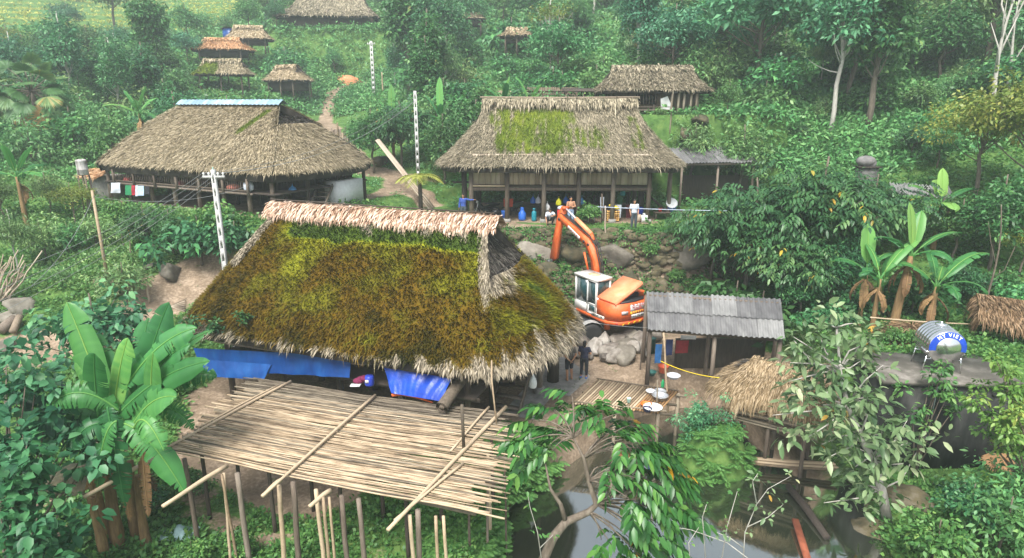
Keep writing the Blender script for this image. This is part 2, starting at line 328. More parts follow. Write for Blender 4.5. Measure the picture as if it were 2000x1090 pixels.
def dirt(x, y):
    n = noise2(x, y, 1.4, 21, 3)
    m = np.zeros(np.shape(x))
    for pts, wd in PATHW: m = np.maximum(m, sstep(wd*1.35, wd*.55, line_d(x, y, pts)+.45*n))
    m = np.maximum(m, sstep(.5, -.4, poly_sd(x, y, YARD)+.7*n))
    m = np.maximum(m, sstep(.3, -.6, poly_sd(x, y, rect(*H1['c'], H1['yaw'], 7, 4.4))+.3*n))
    m = np.maximum(m, sstep(.5, -.5, poly_sd(x, y, rect(H2['c'][0], H2['c'][1], H2['yaw'], 6.0, 4.2))+.6*n))
    m = np.maximum(m, .75*sstep(.1, .6, n)*sstep(20.5, 19.5, y)*sstep(0, -1, x))
    m = np.maximum(m, sstep(.9, .2, np.abs(poly_sd(x, y, TERR)-.2))*sstep(36.8, 36.2, y)*sstep(-3, -2, x))
    m = np.maximum(m, .8*sstep(.25, .7, noise2(x, y, 2.2, 33, 3))*sstep(-14, -17, x)*sstep(34, 30, y))
    m = np.maximum(m, .9*sstep(.9, .2, poly_sd(x, y, POND))*sstep(.2, .6, n))
    m = np.maximum(m, .9*sstep(.15, .6, noise2(x, y, 1.8, 37, 3))*sstep(10.5, 11.5, x)*sstep(19.8, 18.5, y))
    m = np.where(np.hypot(x-ISL[0], y-ISL[1]) < 2.2, m*.2, m)
    return m
def axis(lo, hi, a, b, st, gr=1.09):
    c = list(np.arange(a, b, st)); v = a; s = st
    while v > lo: s *= gr; v -= s; c.insert(0, v)
    v = c[-1]; s = st
    while v < hi: s *= gr; v += s; c.append(v)
    return np.array(c)
gx = axis(-330, 330, -34, 26, .22, 1.045); gy = axis(-60, 330, 9, 54, .22, 1.03)
GX, GY = np.meshgrid(gx, gy, indexing='xy'); GZ = h(GX, GY); GD = dirt(GX, GY)
mg, ntg, bg_ = _mat('ground_soil_and_grass'); L = ntg.links.new
tc = ntg.nodes.new('ShaderNodeTexCoord'); an_ = ntg.nodes.new('ShaderNodeAttribute'); an_.attribute_name = 'rnd'
n1 = ntg.nodes.new('ShaderNodeTexNoise'); n1.inputs['Scale'].default_value = 1.3; n1.inputs['Detail'].default_value = 9; n1.inputs['Roughness'].default_value = .7
n2 = ntg.nodes.new('ShaderNodeTexNoise'); n2.inputs['Scale'].default_value = 9; n2.inputs['Detail'].default_value = 6
L(tc.outputs['Object'], n1.inputs['Vector']); L(tc.outputs['Object'], n2.inputs['Vector'])
rg = _ramp(ntg, [(.3, (.025, .065, .016)), (.5, (.07, .145, .035)), (.7, (.14, .22, .06))]); L(n1.outputs[0], rg.inputs[0])
rd = _ramp(ntg, [(.25, (.09, .065, .043)), (.5, (.22, .165, .115)), (.62, (.36, .28, .205)), (.8, (.47, .39, .30))]); 
mm = ntg.nodes.new('ShaderNodeMix'); mm.inputs[0].default_value = .4; L(n1.outputs[0], mm.inputs[2]); L(n2.outputs[0], mm.inputs[3]); L(mm.outputs[0], rd.inputs[0])
ad = ntg.nodes.new('ShaderNodeMath'); ad.operation = 'MULTIPLY_ADD'; ad.inputs[1].default_value = .7; ad.inputs[2].default_value = -.35; L(n2.outputs[0], ad.inputs[0])
a2 = ntg.nodes.new('ShaderNodeMath'); a2.operation = 'ADD'; L(ad.outputs[0], a2.inputs[0]); L(an_.outputs['Fac'], a2.inputs[1])
mr = ntg.nodes.new('ShaderNodeMapRange'); mr.inputs[1].default_value = .35; mr.inputs[2].default_value = .65; L(a2.outputs[0], mr.inputs[0])
mc = ntg.nodes.new('ShaderNodeMix'); mc.data_type = 'RGBA'; L(mr.outputs[0], mc.inputs[0]); L(rg.outputs[0], mc.inputs[6]); L(rd.outputs[0], mc.inputs[7]); L(mc.outputs[2], bg_.inputs['Base Color'])
bp = ntg.nodes.new('ShaderNodeBump'); bp.inputs['Strength'].default_value = .6; bp.inputs['Distance'].default_value = .06; L(mm.outputs[0], bp.inputs['Height']); L(bp.outputs[0], bg_.inputs['Normal'])
bg_.inputs['Roughness'].default_value = .95; bg_.inputs['Specular IOR Level'].default_value = .15
gm = MB().grid(np.stack([GX, GY, GZ], -1), 0, GD)
structure(gm, 'ground', mg, True)
# pond water ---------------------------------------------------------
mw, ntw, bw = _mat('pond_water'); bw.inputs['Base Color'].default_value = (.022, .028, .016, 1); bw.inputs['Roughness'].default_value = .06; bw.inputs['IOR'].default_value = 4.0; bw.inputs['Specular IOR Level'].default_value = .6
tw = ntw.nodes.new('ShaderNodeTexCoord'); nw = ntw.nodes.new('ShaderNodeTexNoise'); nw.inputs['Scale'].default_value = 2.2; nw.inputs['Detail'].default_value = 3
bpw = ntw.nodes.new('ShaderNodeBump'); bpw.inputs['Strength'].default_value = .05; bpw.inputs['Distance'].default_value = .03
ntw.links.new(tw.outputs['Object'], nw.inputs['Vector']); ntw.links.new(nw.outputs[0], bpw.inputs['Height']); ntw.links.new(bpw.outputs[0], bw.inputs['Normal'])
px0 = [p[0] for p in POND]; py0 = [p[1] for p in POND]
xs = np.linspace(min(px0)-1.5, max(px0)+1.5, 30); ys = np.linspace(min(py0)-2.5, max(py0)+1.5, 30); WX, WY = np.meshgrid(xs, ys)
structure(MB().grid(np.stack([WX, WY, np.full_like(WX, WATER_Z)], -1)), 'water', mw, True)
# cement path beside the stairs of the near house ----------------------
def ribbon(pts, wd, lift, name, m, n=40):
    P = np.array([p[:2] for p in pts], float); s = np.concatenate([[0], np.cumsum(np.linalg.norm(np.diff(P, axis=0), axis=1))]); u = np.linspace(0, s[-1], n)
    C = np.stack([np.interp(u, s, P[:, 0]), np.interp(u, s, P[:, 1])], 1); T = nrm(np.gradient(C, axis=0)); N = np.stack([-T[:, 1], T[:, 0]], 1)
    k = np.linspace(-.5, .5, 7); XY = C[:, None]+N[:, None]*k[None, :, None]*wd; Z = h(XY[..., 0], XY[..., 1])+lift
    return structure(MB().grid(np.concatenate([XY, Z[..., None]], -1)), name, m, True)
# ================================================================== THATCHED ROOFS
def thatch_mat(name, moss, straw=None, mossamt=1.0):
    m, nt, b = _mat(name); L = nt.links.new
    tc = nt.nodes.new('ShaderNodeTexCoord'); at = nt.nodes.new('ShaderNodeAttribute'); at.attribute_name = 'rnd'; mo = nt.nodes.new('ShaderNodeAttribute'); mo.attribute_name = 'moss'
    n1 = nt.nodes.new('ShaderNodeTexNoise'); n1.inputs['Scale'].default_value = .55; n1.inputs['Detail'].default_value = 7; n1.inputs['Roughness'].default_value = .6; L(tc.outputs['Object'], n1.inputs['Vector'])
    n2 = nt.nodes.new('ShaderNodeTexNoise'); n2.inputs['Scale'].default_value = 14; n2.inputs['Detail'].default_value = 4; L(tc.outputs['Object'], n2.inputs['Vector'])
    mx = nt.nodes.new('ShaderNodeMix'); mx.inputs[0].default_value = .72; L(n1.outputs[0], mx.inputs[2]); L(at.outputs['Fac'], mx.inputs[3])
    rs = _ramp(nt, straw or [(.12, (.085, .07, .05)), (.4, (.23, .195, .14)), (.62, (.37, .315, .23)), (.88, (.52, .45, .35))]); L(mx.outputs[0], rs.inputs[0])
    m2 = nt.nodes.new('ShaderNodeMix'); m2.inputs[0].default_value = .16; L(n1.outputs[0], m2.inputs[2]); L(at.outputs['Fac'], m2.inputs[3])
    hu = nt.nodes.new('ShaderNodeAttribute'); hu.attribute_name = 'moss_tone'; m3 = nt.nodes.new('ShaderNodeMath'); m3.operation = 'ADD'; L(m2.outputs[0], m3.inputs[0]); L(hu.outputs['Fac'], m3.inputs[1])
    rm = _ramp(nt, moss); L(m3.outputs[0], rm.inputs[0])
    th = nt.nodes.new('ShaderNodeMath'); th.operation = 'MULTIPLY_ADD'; th.inputs[1].default_value = .55; th.inputs[2].default_value = -.27; L(n2.outputs[0], th.inputs[0])
    ad = nt.nodes.new('ShaderNodeMath'); ad.operation = 'ADD'; L(th.outputs[0], ad.inputs[0]); L(mo.outputs['Fac'], ad.inputs[1])
    mr = nt.nodes.new('ShaderNodeMapRange'); mr.inputs[1].default_value = .38; mr.inputs[2].default_value = .62; L(ad.outputs[0], mr.inputs[0])
    mc = nt.nodes.new('ShaderNodeMix'); mc.data_type = 'RGBA'; L(mr.outputs[0], mc.inputs[0]); L(rs.outputs[0], mc.inputs[6]); L(rm.outputs[0], mc.inputs[7]); L(mc.outputs[2], b.inputs['Base Color'])
    b.inputs['Roughness'].default_value = .9; b.inputs['Specular IOR Level'].default_value = .12
    bp = nt.nodes.new('ShaderNodeBump'); bp.inputs['Strength'].default_value = .5; bp.inputs['Distance'].default_value = .03; L(n2.outputs[0], bp.inputs['Height']); L(bp.outputs[0], b.inputs['Normal'])
    return m
MOSS_OLIVE = [(.18, (.014, .016, .003)), (.32, (.045, .036, .003)), (.44, (.115, .068, .005)), (.54, (.095, .082, .006)), (.64, (.15, .145, .009)), (.76, (.24, .25, .016)), (.88, (.10, .145, .014)), (1, (.05, .085, .012))]
MOSS_GREEN = [(.3, (.04, .06, .008)), (.5, (.11, .16, .018)), (.65, (.19, .23, .025)), (.8, (.27, .28, .05))]
M_th3 = thatch_mat('mossy_thatch', MOSS_OLIVE, [(.12, (.05, .042, .03)), (.4, (.165, .14, .10)), (.62, (.28, .24, .175)), (.88, (.42, .36, .27))])
M_th2 = thatch_mat('thatch_with_green_moss', MOSS_GREEN, [(.12, (.07, .062, .04)), (.4, (.20, .175, .12)), (.62, (.33, .285, .20)), (.88, (.46, .40, .29))])
M_th1 = thatch_mat('grey_straw_thatch', MOSS_GREEN, [(.12, (.09, .075, .045)), (.4, (.26, .215, .135)), (.62, (.42, .35, .235)), (.88, (.56, .48, .34))])
M_thpale = thatch_mat('pale_thatch', MOSS_GREEN, [(.15, (.17, .125, .07)), (.45, (.37, .29, .18)), (.65, (.52, .42, .28)), (.88, (.64, .54, .39))])
M_thpink = thatch_mat('fresh_ridge_thatch', MOSS_GREEN, [(.15, (.16, .09, .055)), (.4, (.45, .29, .20)), (.62, (.66, .48, .36)), (.88, (.78, .62, .50))])
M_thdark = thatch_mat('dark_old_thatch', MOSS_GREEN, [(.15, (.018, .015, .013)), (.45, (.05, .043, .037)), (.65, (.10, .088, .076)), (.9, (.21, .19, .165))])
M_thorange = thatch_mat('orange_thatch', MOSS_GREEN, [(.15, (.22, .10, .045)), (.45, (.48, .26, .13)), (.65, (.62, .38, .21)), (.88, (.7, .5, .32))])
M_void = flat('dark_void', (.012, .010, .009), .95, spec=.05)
def set_moss(me, arr):
    a = me.attributes.new('moss', 'FLOAT', 'POINT'); a.data.foreach_set('value', np.asarray(arr, np.float32))
def strands(mb, S, nmb, L, W, lift, rs, mat=0, grav=0.0, fringe=0, flen=.5, tone=None, smin=0.0, mossfn=None, mo=None, bias=0, mosstuft=0.0):
    """S: surface grid (rows from eave up, columns along); strands run down the rows."""
    a, b = S.shape[:2]
    C = S[:-1, :-1]; U = S[1:, :-1]-C; V = S[:-1, 1:]-C; area = np.linalg.norm(np.cross(U, V), axis=2).ravel(); pr = area/area.sum()
    idx = rs.choice(len(pr), nmb, p=pr); i, j = idx//(b-1), idx % (b-1); fi, fj = rs.rand(nmb), rs.rand(nmb)
    if fringe:
        i = np.concatenate([i, rs.randint(0, 6, fringe)*(a > 8)]); j = np.concatenate([j, rs.randint(0, b-1, fringe)]); fi = np.concatenate([fi, rs.rand(fringe)]); fj = np.concatenate([fj, rs.rand(fringe)])
    n = len(i); fi_ = fi[:, None]; fj_ = fj[:, None]
    P = (S[i, j]*(1-fj_)+S[i, j+1]*fj_)*(1-fi_)+(S[i+1, j]*(1-fj_)+S[i+1, j+1]*fj_)*fi_
    T = nrm((S[i, j]*(1-fj_)+S[i, j+1]*fj_)-(S[i+1, j]*(1-fj_)+S[i+1, j+1]*fj_)); A = nrm(S[i, j+1]-S[i, j]); N = nrm(np.cross(A, -T)); N = np.where(N[:, 2:] < 0, -N, N)
    ln = L*(.5+rs.rand(n)*.9); mss = mossfn(P) if mossfn else None
    if mss is not None and mosstuft: ln = ln*(1-mosstuft*np.clip((mss-.3)*2.2, 0, 1))
    if fringe: ln[-fringe:] = flen*(.35+rs.rand(fringe)**1.5*1.1)*np.clip(.85+.7*noise2(P[-fringe:, 0]+P[-fringe:, 1], P[-fringe:, 1]*.3, .55, 77, 3), .25, 1.9)
    wd = W*(.6+rs.rand(n)*.8); sk = (rs.rand(n)-.5)*.5; up = lift*(rs.rand(n)**2)*2.0
    if mss is not None and mosstuft: q_ = np.clip((mss-.3)*2.2, 0, 1); sk = sk*(1+3.2*q_); up = up*(1+.8*q_)
    T2 = nrm(T+A*sk[:, None]); gr = np.zeros((n, 3)); gr[:, 2] = -1
    gv = np.full(n, grav)
    if fringe: gv[-fringe:] = .55
    T3 = nrm(T2*(1-gv[:, None])+gr*gv[:, None]+A*((rs.rand(n)-.5)*.25)[:, None])
    p0 = P+N*.015; p1 = P+T2*(ln*.55)[:, None]+N*(up+.02)[:, None]; p2 = p1+T3*(ln*.45)[:, None]+N*(up*.4)[:, None]
    W_ = nrm(A+N*((rs.rand(n)-.5)*.7)[:, None])*(wd/2)[:, None]
    V = np.stack([p0-W_, p0+W_, p1-W_*.9, p1+W_*.9, p2], 1).reshape(-1, 3); k = np.arange(n)[:, None]*5
    r = rs.rand(n) if tone is None else np.clip(tone(P, rs), 0, 1)
    mb.add(V, [k+np.array([[0, 1, 3, 2]]), k+np.array([[2, 3, 4]])], mat, np.repeat(r, 5))
    if mo is not None: mo.append(np.repeat(mossfn(P) if mossfn else np.zeros(n), 5))
def hip_roof(Le, We, Lr, ze, zr, hipf, bulge=.8, sag=.25, flare=0.0, ns=26, rc=1.0, droop=.25, rec=.45):
    """thatched hip roof with a small open gable: returns grids front(slope from left end round to right), used as rings"""
    s = np.linspace(0, 1, ns)
    zz = ze+(zr-ze)*(s**(1+flare*.35)) if flare >= 0 else ze+(zr-ze)*s**.8
    g = 1-s
    wid = We*(g**(1+flare)) if flare else We*(g*(1+sag*.35*s))
    ln = Lr+(Le-Lr)*(g**(1+flare*1.6)) if flare else Lr+(Le-Lr)*(g*(1+sag*.5*s))
    return s, zz, wid, ln
def roof_part(parent, name, m, mdark, Le, We, Lr, ze, zr, hipf=.62, bulge=.8, flare=0.0, rc=1.1, rec=.5, nst=12000, sl=.5, sw=.045, mossfn=None, seed=1, fr=2500, tone=None, thick=.32, ridge_cap=None, gable_open=True, lift=.06, flen=.55, droop=0.0, mosstuft=0.0, sag=.25, hole=False, tonefn=None):
    rs = np.random.RandomState(seed); ns, nx, ne = 28, 40, 16
    s, zz, wid, ln = hip_roof(Le, We, Lr, ze, zr, hipf, bulge, sag=sag, flare=flare, ns=ns)
    mb = MB(); mo = []
    def addgrid(P, mat=0, rnd=None):
        mb.grid(P, mat, rs.rand(*P.shape[:2])*.5+.1 if rnd is None else rnd); mo.append((mossfn(P.reshape(-1, 3)) if mossfn and mat == 0 else np.zeros(P.shape[0]*P.shape[1])))
    grids = []
    u = np.linspace(-1, 1, nx)
    for sg in (-1, 1):                       # front (-y) and back slopes
        X = ln[:, None]*u[None]; ed = np.abs(u)[None]**6*(1-s[:, None])*rc*.25
        Y = sg*(wid[:, None]-ed*1.0); Z = zz[:, None]-droop*(np.abs(u)[None]**3)*(1-s[:, None])**2+.05*noise2(X*1.0+sg*7, Z0(zz, X), 1.6, seed+3, 2)*np.minimum(1, 6*(1-s[:, None]))
        Z = Z+.03*noise2(X, Z0(zz, X)*1.3, .55, seed+5, 2)
        P = np.stack([X, Y*np.ones_like(X), Z], -1)
        if sg > 0: P = P[:, ::-1]
        grids.append((P, 'main'))
    k = max(3, int(hipf*ns)); v = np.linspace(-1, 1, ne)
    for sg in (-1, 1):                       # end hips below the gable
        sc = s[:k]; bl = bulge*(1-(sc/sc[-1])**1.5*.75)[:, None]*(1-np.abs(v)[None]**2.2)
        inn = .18*np.minimum(1, sc*6)[:, None]
        X = sg*(ln[:k, None]-inn*(1-np.abs(v)[None]**8)*.6+bl-np.abs(v)[None]**6*(1-sc[:, None])*rc*.25)
        Y = wid[:k, None]*v[None]*.985; Z = zz[:k, None]-droop*(np.abs(v)[None]**3)*(1-sc[:, None])**2-.04+.05*noise2(Y+sg*11, Z0(zz[:k], X), 1.4, seed+7, 2)
        P = np.stack([X, Y, Z], -1)
        if sg < 0: P = P[:, ::-1]
        grids.append((P, 'end'))
    for P, kd in grids: addgrid(P)
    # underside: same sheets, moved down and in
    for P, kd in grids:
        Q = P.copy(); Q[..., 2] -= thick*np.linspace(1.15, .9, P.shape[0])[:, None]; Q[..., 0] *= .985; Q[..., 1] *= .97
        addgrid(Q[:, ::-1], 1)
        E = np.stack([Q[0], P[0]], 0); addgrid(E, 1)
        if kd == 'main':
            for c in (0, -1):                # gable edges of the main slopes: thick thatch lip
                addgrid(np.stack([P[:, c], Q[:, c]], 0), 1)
    # gable recess
    for sg in (-1, 1):
        zt, wt, lt = zz[k-1:], wid[k-1:], ln[k-1]-rec
        Y = np.stack([-wt*.97, wt*.97], 1); X = np.full_like(Y, sg*lt); Z = np.stack([zt-.12]*2, 1); 
        if not gable_open:
            X = sg*np.stack([np.interp(zt, [zt[0], zt[-1]], [ln[k-1]-.12*rec, ln[-1]-.6*rec])]*2, 1)
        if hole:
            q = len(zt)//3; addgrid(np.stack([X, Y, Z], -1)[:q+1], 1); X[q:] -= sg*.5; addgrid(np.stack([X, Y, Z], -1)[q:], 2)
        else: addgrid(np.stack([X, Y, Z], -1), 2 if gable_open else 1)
        if not gable_open:
            yy = np.linspace(-1, 1, 9); P = np.stack([np.repeat(X[:, :1], 9, 1), wt[:, None]*.97*yy[None], np.repeat(Z[:, :1], 9, 1)], -1)
            if sg < 0: P = P[:, ::-1]
            if hole: P = P[:len(zt)//3+1]
            strands(mb, P, int(nst*.035*(.4 if hole else 1))+150, sl*1.6, sw*1.1, lift*1.6, rs, 1, grav=.2, mossfn=None, mo=mo)
        # ledge from the hip top back into the recess
        yv = np.linspace(-1, 1, 6)*wt[0]*.98; addgrid(np.stack([np.stack([np.full(6, sg*lt), yv, np.full(6, zt[0]-.05)], -1), np.stack([np.full(6, sg*(ln[k-1]+.05)), yv, np.full(6, zt[0]-.04)], -1)], 0), 1)
    tot = 0
    for P, kd in grids:
        A = np.linalg.norm(np.cross(P[1:, :-1]-P[:-1, :-1], P[:-1, 1:]-P[:-1, :-1]), axis=2).sum(); tot += A
    for P, kd in grids:
        A = np.linalg.norm(np.cross(P[1:, :-1]-P[:-1, :-1], P[:-1, 1:]-P[:-1, :-1]), axis=2).sum(); vis = P[..., 1].mean() < .3 
        strands(mb, P, int(nst*A/tot*(1 if vis else .45)), sl, sw, lift, rs, 0, fringe=int(fr*(.32 if kd == 'main' else .18)), flen=flen, tone=tone, mossfn=mossfn, mo=mo, mosstuft=mosstuft)
    # strands along the gable lips (dark shaggy) 
    for sg in (-1, 1):
        for sy in (-1, 1):
            ii = np.arange(k-2, ns); P = np.stack([np.stack([sg*(ln[ii]-q), sy*wid[ii]*np.ones_like(ii), zz[ii]-.02-q*.35], -1) for q in (0., .3)], 1)
            strands(mb, P, int(nst*.02)+60, sl*1.1, sw, lift, rs, 0 if not gable_open else 1, grav=.25, mossfn=None, mo=mo)
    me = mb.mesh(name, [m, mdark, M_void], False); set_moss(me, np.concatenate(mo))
    if tonefn: a_ = me.attributes.new('moss_tone', 'FLOAT', 'POINT'); a_.data.foreach_set('value', tonefn(np.concatenate(mb.v)).astype(np.float32))
    return link(name, me, parent), (s, zz, wid, ln)
def Z0(zz, X): return np.broadcast_to(np.asarray(zz)[:, None], X.shape)
def ridge_cap(parent, m, Lr, zr, wd, drop, n, sl, sw, seed, name='ridge_cap', over=.25, lift=.08):
    """shaggy folded thatch laid over the ridge line"""
    rs = np.random.RandomState(seed); mb = MB(); mo = []
    a = np.linspace(-1, 1, 15); X = np.linspace(-Lr-over, Lr+over, 40)
    prof = np.stack([a*wd, zr+.16-drop*np.abs(a)**1.5], -1)
    P = np.stack([np.stack([X, np.full_like(X, y), z+.05*noise2(X, X*0+y*2, 1.2, seed, 2)], -1) for y, z in prof], 0)
    mb.grid(P, 0, rs.rand(*P.shape[:2])*.6); mo.append(np.zeros(P.shape[0]*P.shape[1]))
    for sg in (0, 1):
        S = P[:8] if sg == 0 else P[7:][::-1]
        strands(mb, S, n//2, sl, sw, lift, rs, 0, grav=.15, fringe=n//3, flen=sl*1.2, mo=mo)
    me = mb.mesh(name, [m]); set_moss(me, np.concatenate(mo)); return link(name, me, parent)
# ================================================================== HOUSES
def frame(Hd):
    th = Hd['yaw']; c, s = math.cos(th), math.sin(th); cx, cy = Hd['c']; g = Hd['g']
    def toL(p): dx, dy = p[0]-cx, p[1]-cy; return Vector((dx*c+dy*s, -dx*s+dy*c, p[2]-g))
    def toW(p): return Vector((cx+p[0]*c-p[1]*s, cy+p[0]*s+p[1]*c, p[2]+g))
    def onY(px, py, yl):                 # photo pixel on the vertical plane local y = yl -> local coords
        d = ray(px, py); o = toL((0, 0, CH)); dl = toL((d[0], d[1], CH+d[2]))-o
        t = (yl-o[1])/dl[1]; return o+dl*t
    return toL, toW, onY
def post(parent, x, y, z0, z1, r=.12, m=None, foot=None, name='post', square=False):
    mb = MB()
    if square: mb.box((x, y, (z0+z1)/2), (r*2, r*2, z1-z0))
    else: mb.tube([(x, y, z0), (x+.01, y, (z0+z1)/2), (x, y+.01, z1)], [r*1.08, r, r*.96], 9)
    o = part(mb, name, m or M_wood, parent, smooth=not square)
    if foot:
        f = MB(); f.box((0, 0, foot/2-.02), (r*3, r*3, foot+.04)); f.xform(Matrix.Translation((x, y, z0))); part(f, 'stone_foot', M_concrete, o)
    return o
def wallboards(parent, x0, x1, y, z0, z1, m, name='wall', bw=.24, axis='x', th=.05, seed=0):
    rs = random.Random(seed); mb = MB(); x = x0
    while x < x1-.02:
        b = min(bw*(.8+.4*rs.random()), x1-x); c, sz = (x+b/2, y+.012*rs.random(), (z0+z1)/2), (b-.012, th, z1-z0)
        if axis == 'y': c, sz = (y+.012*rs.random(), x+b/2, (z0+z1)/2), (th, b-.012, z1-z0)
        mb.box(c, sz, rnd=rs.random()); x += b
    return part(mb, name, m, parent)
def stairs(parent, p0, p1, wdir, wd, n, m=None, name='stairs'):
    mb = MB(); p0, p1, wv = np.array(p0, float), np.array(p1, float), np.array(wdir, float)
    for k in (-.5, .5): mb.beam(p0+wv*wd*k, p1+wv*wd*k, .07, .2)
    o = part(mb, name, m or M_wood, parent); d = p1-p0; hd = nrm(np.array((d[0], d[1], 0.)))
    for i in range(n):
        q = p0+d*(i+.6)/(n+.2); t = MB().box((0, 0, 0), (.24, wd-.08, .05), np.stack([hd, wv, (0, 0, 1.)], 1)); t.xform(Matrix.Translation(q)); part(t, 'tread', m or M_wood, o)
    return o
# ---------------------------------------------------------------- near mossy house
toL3, toW3, onY3 = frame(H3)
def moss3(P):
    x, y, z = P[:, 0], P[:, 1], P[:, 2]; t = (z-3.02)/4.23
    n = noise2(x+y*.6, z*1.2+y*.3, 1.1, 41, 3); jag = noise2((x+y)*2.6, z*.5, 1.0, 42, 3); end = sstep(5.2, 6.2, x)
    m = sstep(-.03, .06, t-.075*jag-.03*n)*sstep(1.02, .80, t+.14*jag)
    hipedge = np.abs(x-(4.8+1.6*(1-t)))
    m = m*(1-.9*sstep(.45, .1, hipedge+.12*jag)*(y < 0))
    me = sstep(.0, .2, t+.13*jag)*sstep(.74, .40, t+.2*n)*(1.15+.4*jag)
    return np.clip(m*(1-end)+me*end, 0, 1)*.78+.11
def tone3(P):
    x, y, z = P[:, 0], P[:, 1], P[:, 2]; t = (z-3.02)/4.23; n = noise2(x*.8, z*.9+y, 1.2, 45, 3); end = sstep(5.2, 6.2, x)
    g = lambda cx, ct, sx, st: np.exp(-((x-cx-(t-ct)*1.2)/sx)**2-((t-ct)/st)**2)
    v = .0-.12*sstep(.3, .0, t)-.10*g(3.3, .2, 2.2, .25)-.08*g(-5.2, .15, 1.2, .25)+.22*g(-2.4, .60, .75, .17)+.20*g(-.7, .33, .8, .13)+.20*g(4.6, .5, .7, .16)+.15*g(-3.9, .35, .5, .12)+.15*g(2.0, .55, .5, .12)+.14*g(1.8, .12, .5, .08)
    v = v+.52*sstep(.74, .80, t+.07*n)*sstep(-4.2, -3.2, x)+.45*g(4.9, .84, 1.2, .12)+.10*n
    return np.where(end > .5, .02+.2*n+.30*sstep(.3, .7, n)-.12*(t < .18), v)
h3 = thing('thatched_house', 'big stilt house with brown and olive mossy thatch roof beside the orange excavator', 'house', (*H3['c'], H3['g']), H3['yaw'])
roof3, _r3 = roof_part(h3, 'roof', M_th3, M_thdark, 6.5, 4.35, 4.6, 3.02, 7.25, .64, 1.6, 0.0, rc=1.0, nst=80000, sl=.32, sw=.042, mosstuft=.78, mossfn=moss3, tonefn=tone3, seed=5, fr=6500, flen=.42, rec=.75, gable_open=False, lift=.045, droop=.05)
ridge_cap(h3, M_thpink, 4.85, 7.2, .5, .42, 2600, .36, .045, 6, over=.35, lift=.05)
bp_ = MB(); bp_.tube([(-5.1, -.12, 7.47), (-1, -.1, 7.45), (5.0, -.14, 7.46)], .03, 7); part(bp_, 'ridge_pole', M_wooddk, h3)
for x in (-5.2, -2.6, 0, 2.6, 5.2):
    for y in (-3.3, -1, 1.2, 3.4): post(h3, x, y, -1.6 if (x < 1 and y < -1) else -.3, 3.6, .12, M_wooddk)
fl = MB(); fl.box((0, 0, 1.66), (11.2, 7.2, .1)); part(fl, 'floor', M_wooddk, h3)
wallboards(h3, -5.2, 5.2, -2.6, 1.72, 3.6, M_wooddk, seed=1); wallboards(h3, -2.6, 3.4, 5.25, 1.72, 3.8, M_wooddk, axis='y', seed=2); wallboards(h3, -2.6, 3.4, -5.25, 1.72, 3.8, M_wooddk, axis='y', seed=3)
wallboards(h3, -5.2, 5.2, 3.4, 1.72, 3.6, M_wooddk, seed=4)
bm = MB(); bm.beam((-5.6, -3.35, 1.56), (5.7, -3.35, 1.56), .12, .16); part(bm, 'floor_beam', M_wood, h3)
bm = MB(); bm.beam((-5.6, -3.42, 2.25), (1.2, -3.42, 2.25), .09, .09); part(bm, 'railing', M_plank, h3)
for px, py in ((1054, 768), (1022, 735)):
    q = toL3(G(px, py, 0)); post(h3, q[0], q[1], 0, 3.3, .11, M_wood, .28)
q = toL3(G(1080, 745, 0)); post(h3, q[0], q[1], 0, 3.4, .24, M_wooddk)
q0 = toL3(G(985, 806, 0)); stairs(h3, (q0[0], q0[1], 0), (q0[0]-.05, q0[1]+2.1, 1.7), (1, 0, 0), 1.15, 6, M_wood)
bm = MB(); bm.tube([(6.95, -5.0, 1.75), (6.66, -4.66, 3.05), (6.5, -4.25, 3.5)], .028, 8); part(bm, 'hip_pole', M_bamboo, h3)
# ferns growing on the near roof are built with the plants
# ---------------------------------------------------------------- house on the middle terrace
toL2, toW2, onY2 = frame(H2)
def moss2(P):
    x, y, z = P[:, 0], P[:, 1], P[:, 2]; t = (z-3.55)/3.65
    n = noise2(x*1.6, z*.6+y*.3, .9, 51, 3); st = noise2(x*4.2, z*.55, .8, 52, 4); w_ = x+.8*n+.35*st
    m = sstep(-4.7, -3.4, w_)*sstep(1.4, .1, w_)*sstep(.08, .26, t+.10*st)*sstep(1.0, .80, t+.10*st)*(.78+.75*st+.3*n)
    m = np.maximum(m, sstep(.0, .8, w_)*sstep(3.6, 2.4, w_)*sstep(.14, .3, t+.1*st)*sstep(.85, .4, t)*(.55+.75*st))
    m = np.maximum(m, np.exp(-((w_-4.4-.6*(1-t))/.5)**2)*sstep(.15, .25, t)*sstep(.85, .7, t)*(.55+.5*st))
    m = np.maximum(m, np.exp(-((x+1.2)/2.4)**2)*np.exp(-((t-.25)/.1)**2)*(.75+.3*st))
    return np.where(y < .5, np.clip(m, 0, 1)*.8+.08, .3*np.clip(n, 0, 1))
h2 = thing('thatched_house', 'stilt house with flared thatch, green moss streaks and plank walls behind the excavator arm', 'house', (*H2['c'], H2['g']), H2['yaw'])
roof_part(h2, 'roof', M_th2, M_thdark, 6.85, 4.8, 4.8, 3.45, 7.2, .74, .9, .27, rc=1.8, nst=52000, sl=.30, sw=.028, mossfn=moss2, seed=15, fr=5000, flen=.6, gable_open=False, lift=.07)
ridge_cap(h2, M_th2, 4.85, 7.16, .42, .35, 900, .5, .055, 16, over=.12)
bm = MB(); bm.tube([(-5.1, 0, 7.38), (0, 0, 7.35), (5.1, 0, 7.38)], .05, 7); part(bm, 'ridge_pole', M_plank, h2)
PX2 = [onY2(px, 380, -3.75)[0] for px in (920, 990, 1062, 1130, 1197, 1267)]
for j, y in enumerate((-3.75, -1.3, 1.2, 3.6)):
    for i, x in enumerate(PX2): post(h2, x, y, -.05, 4.0 if j in (0, 3) else 2.0, .14 if j != 1 else .2, M_wood if j == 0 else M_wooddk, .24 if j == 0 else None)
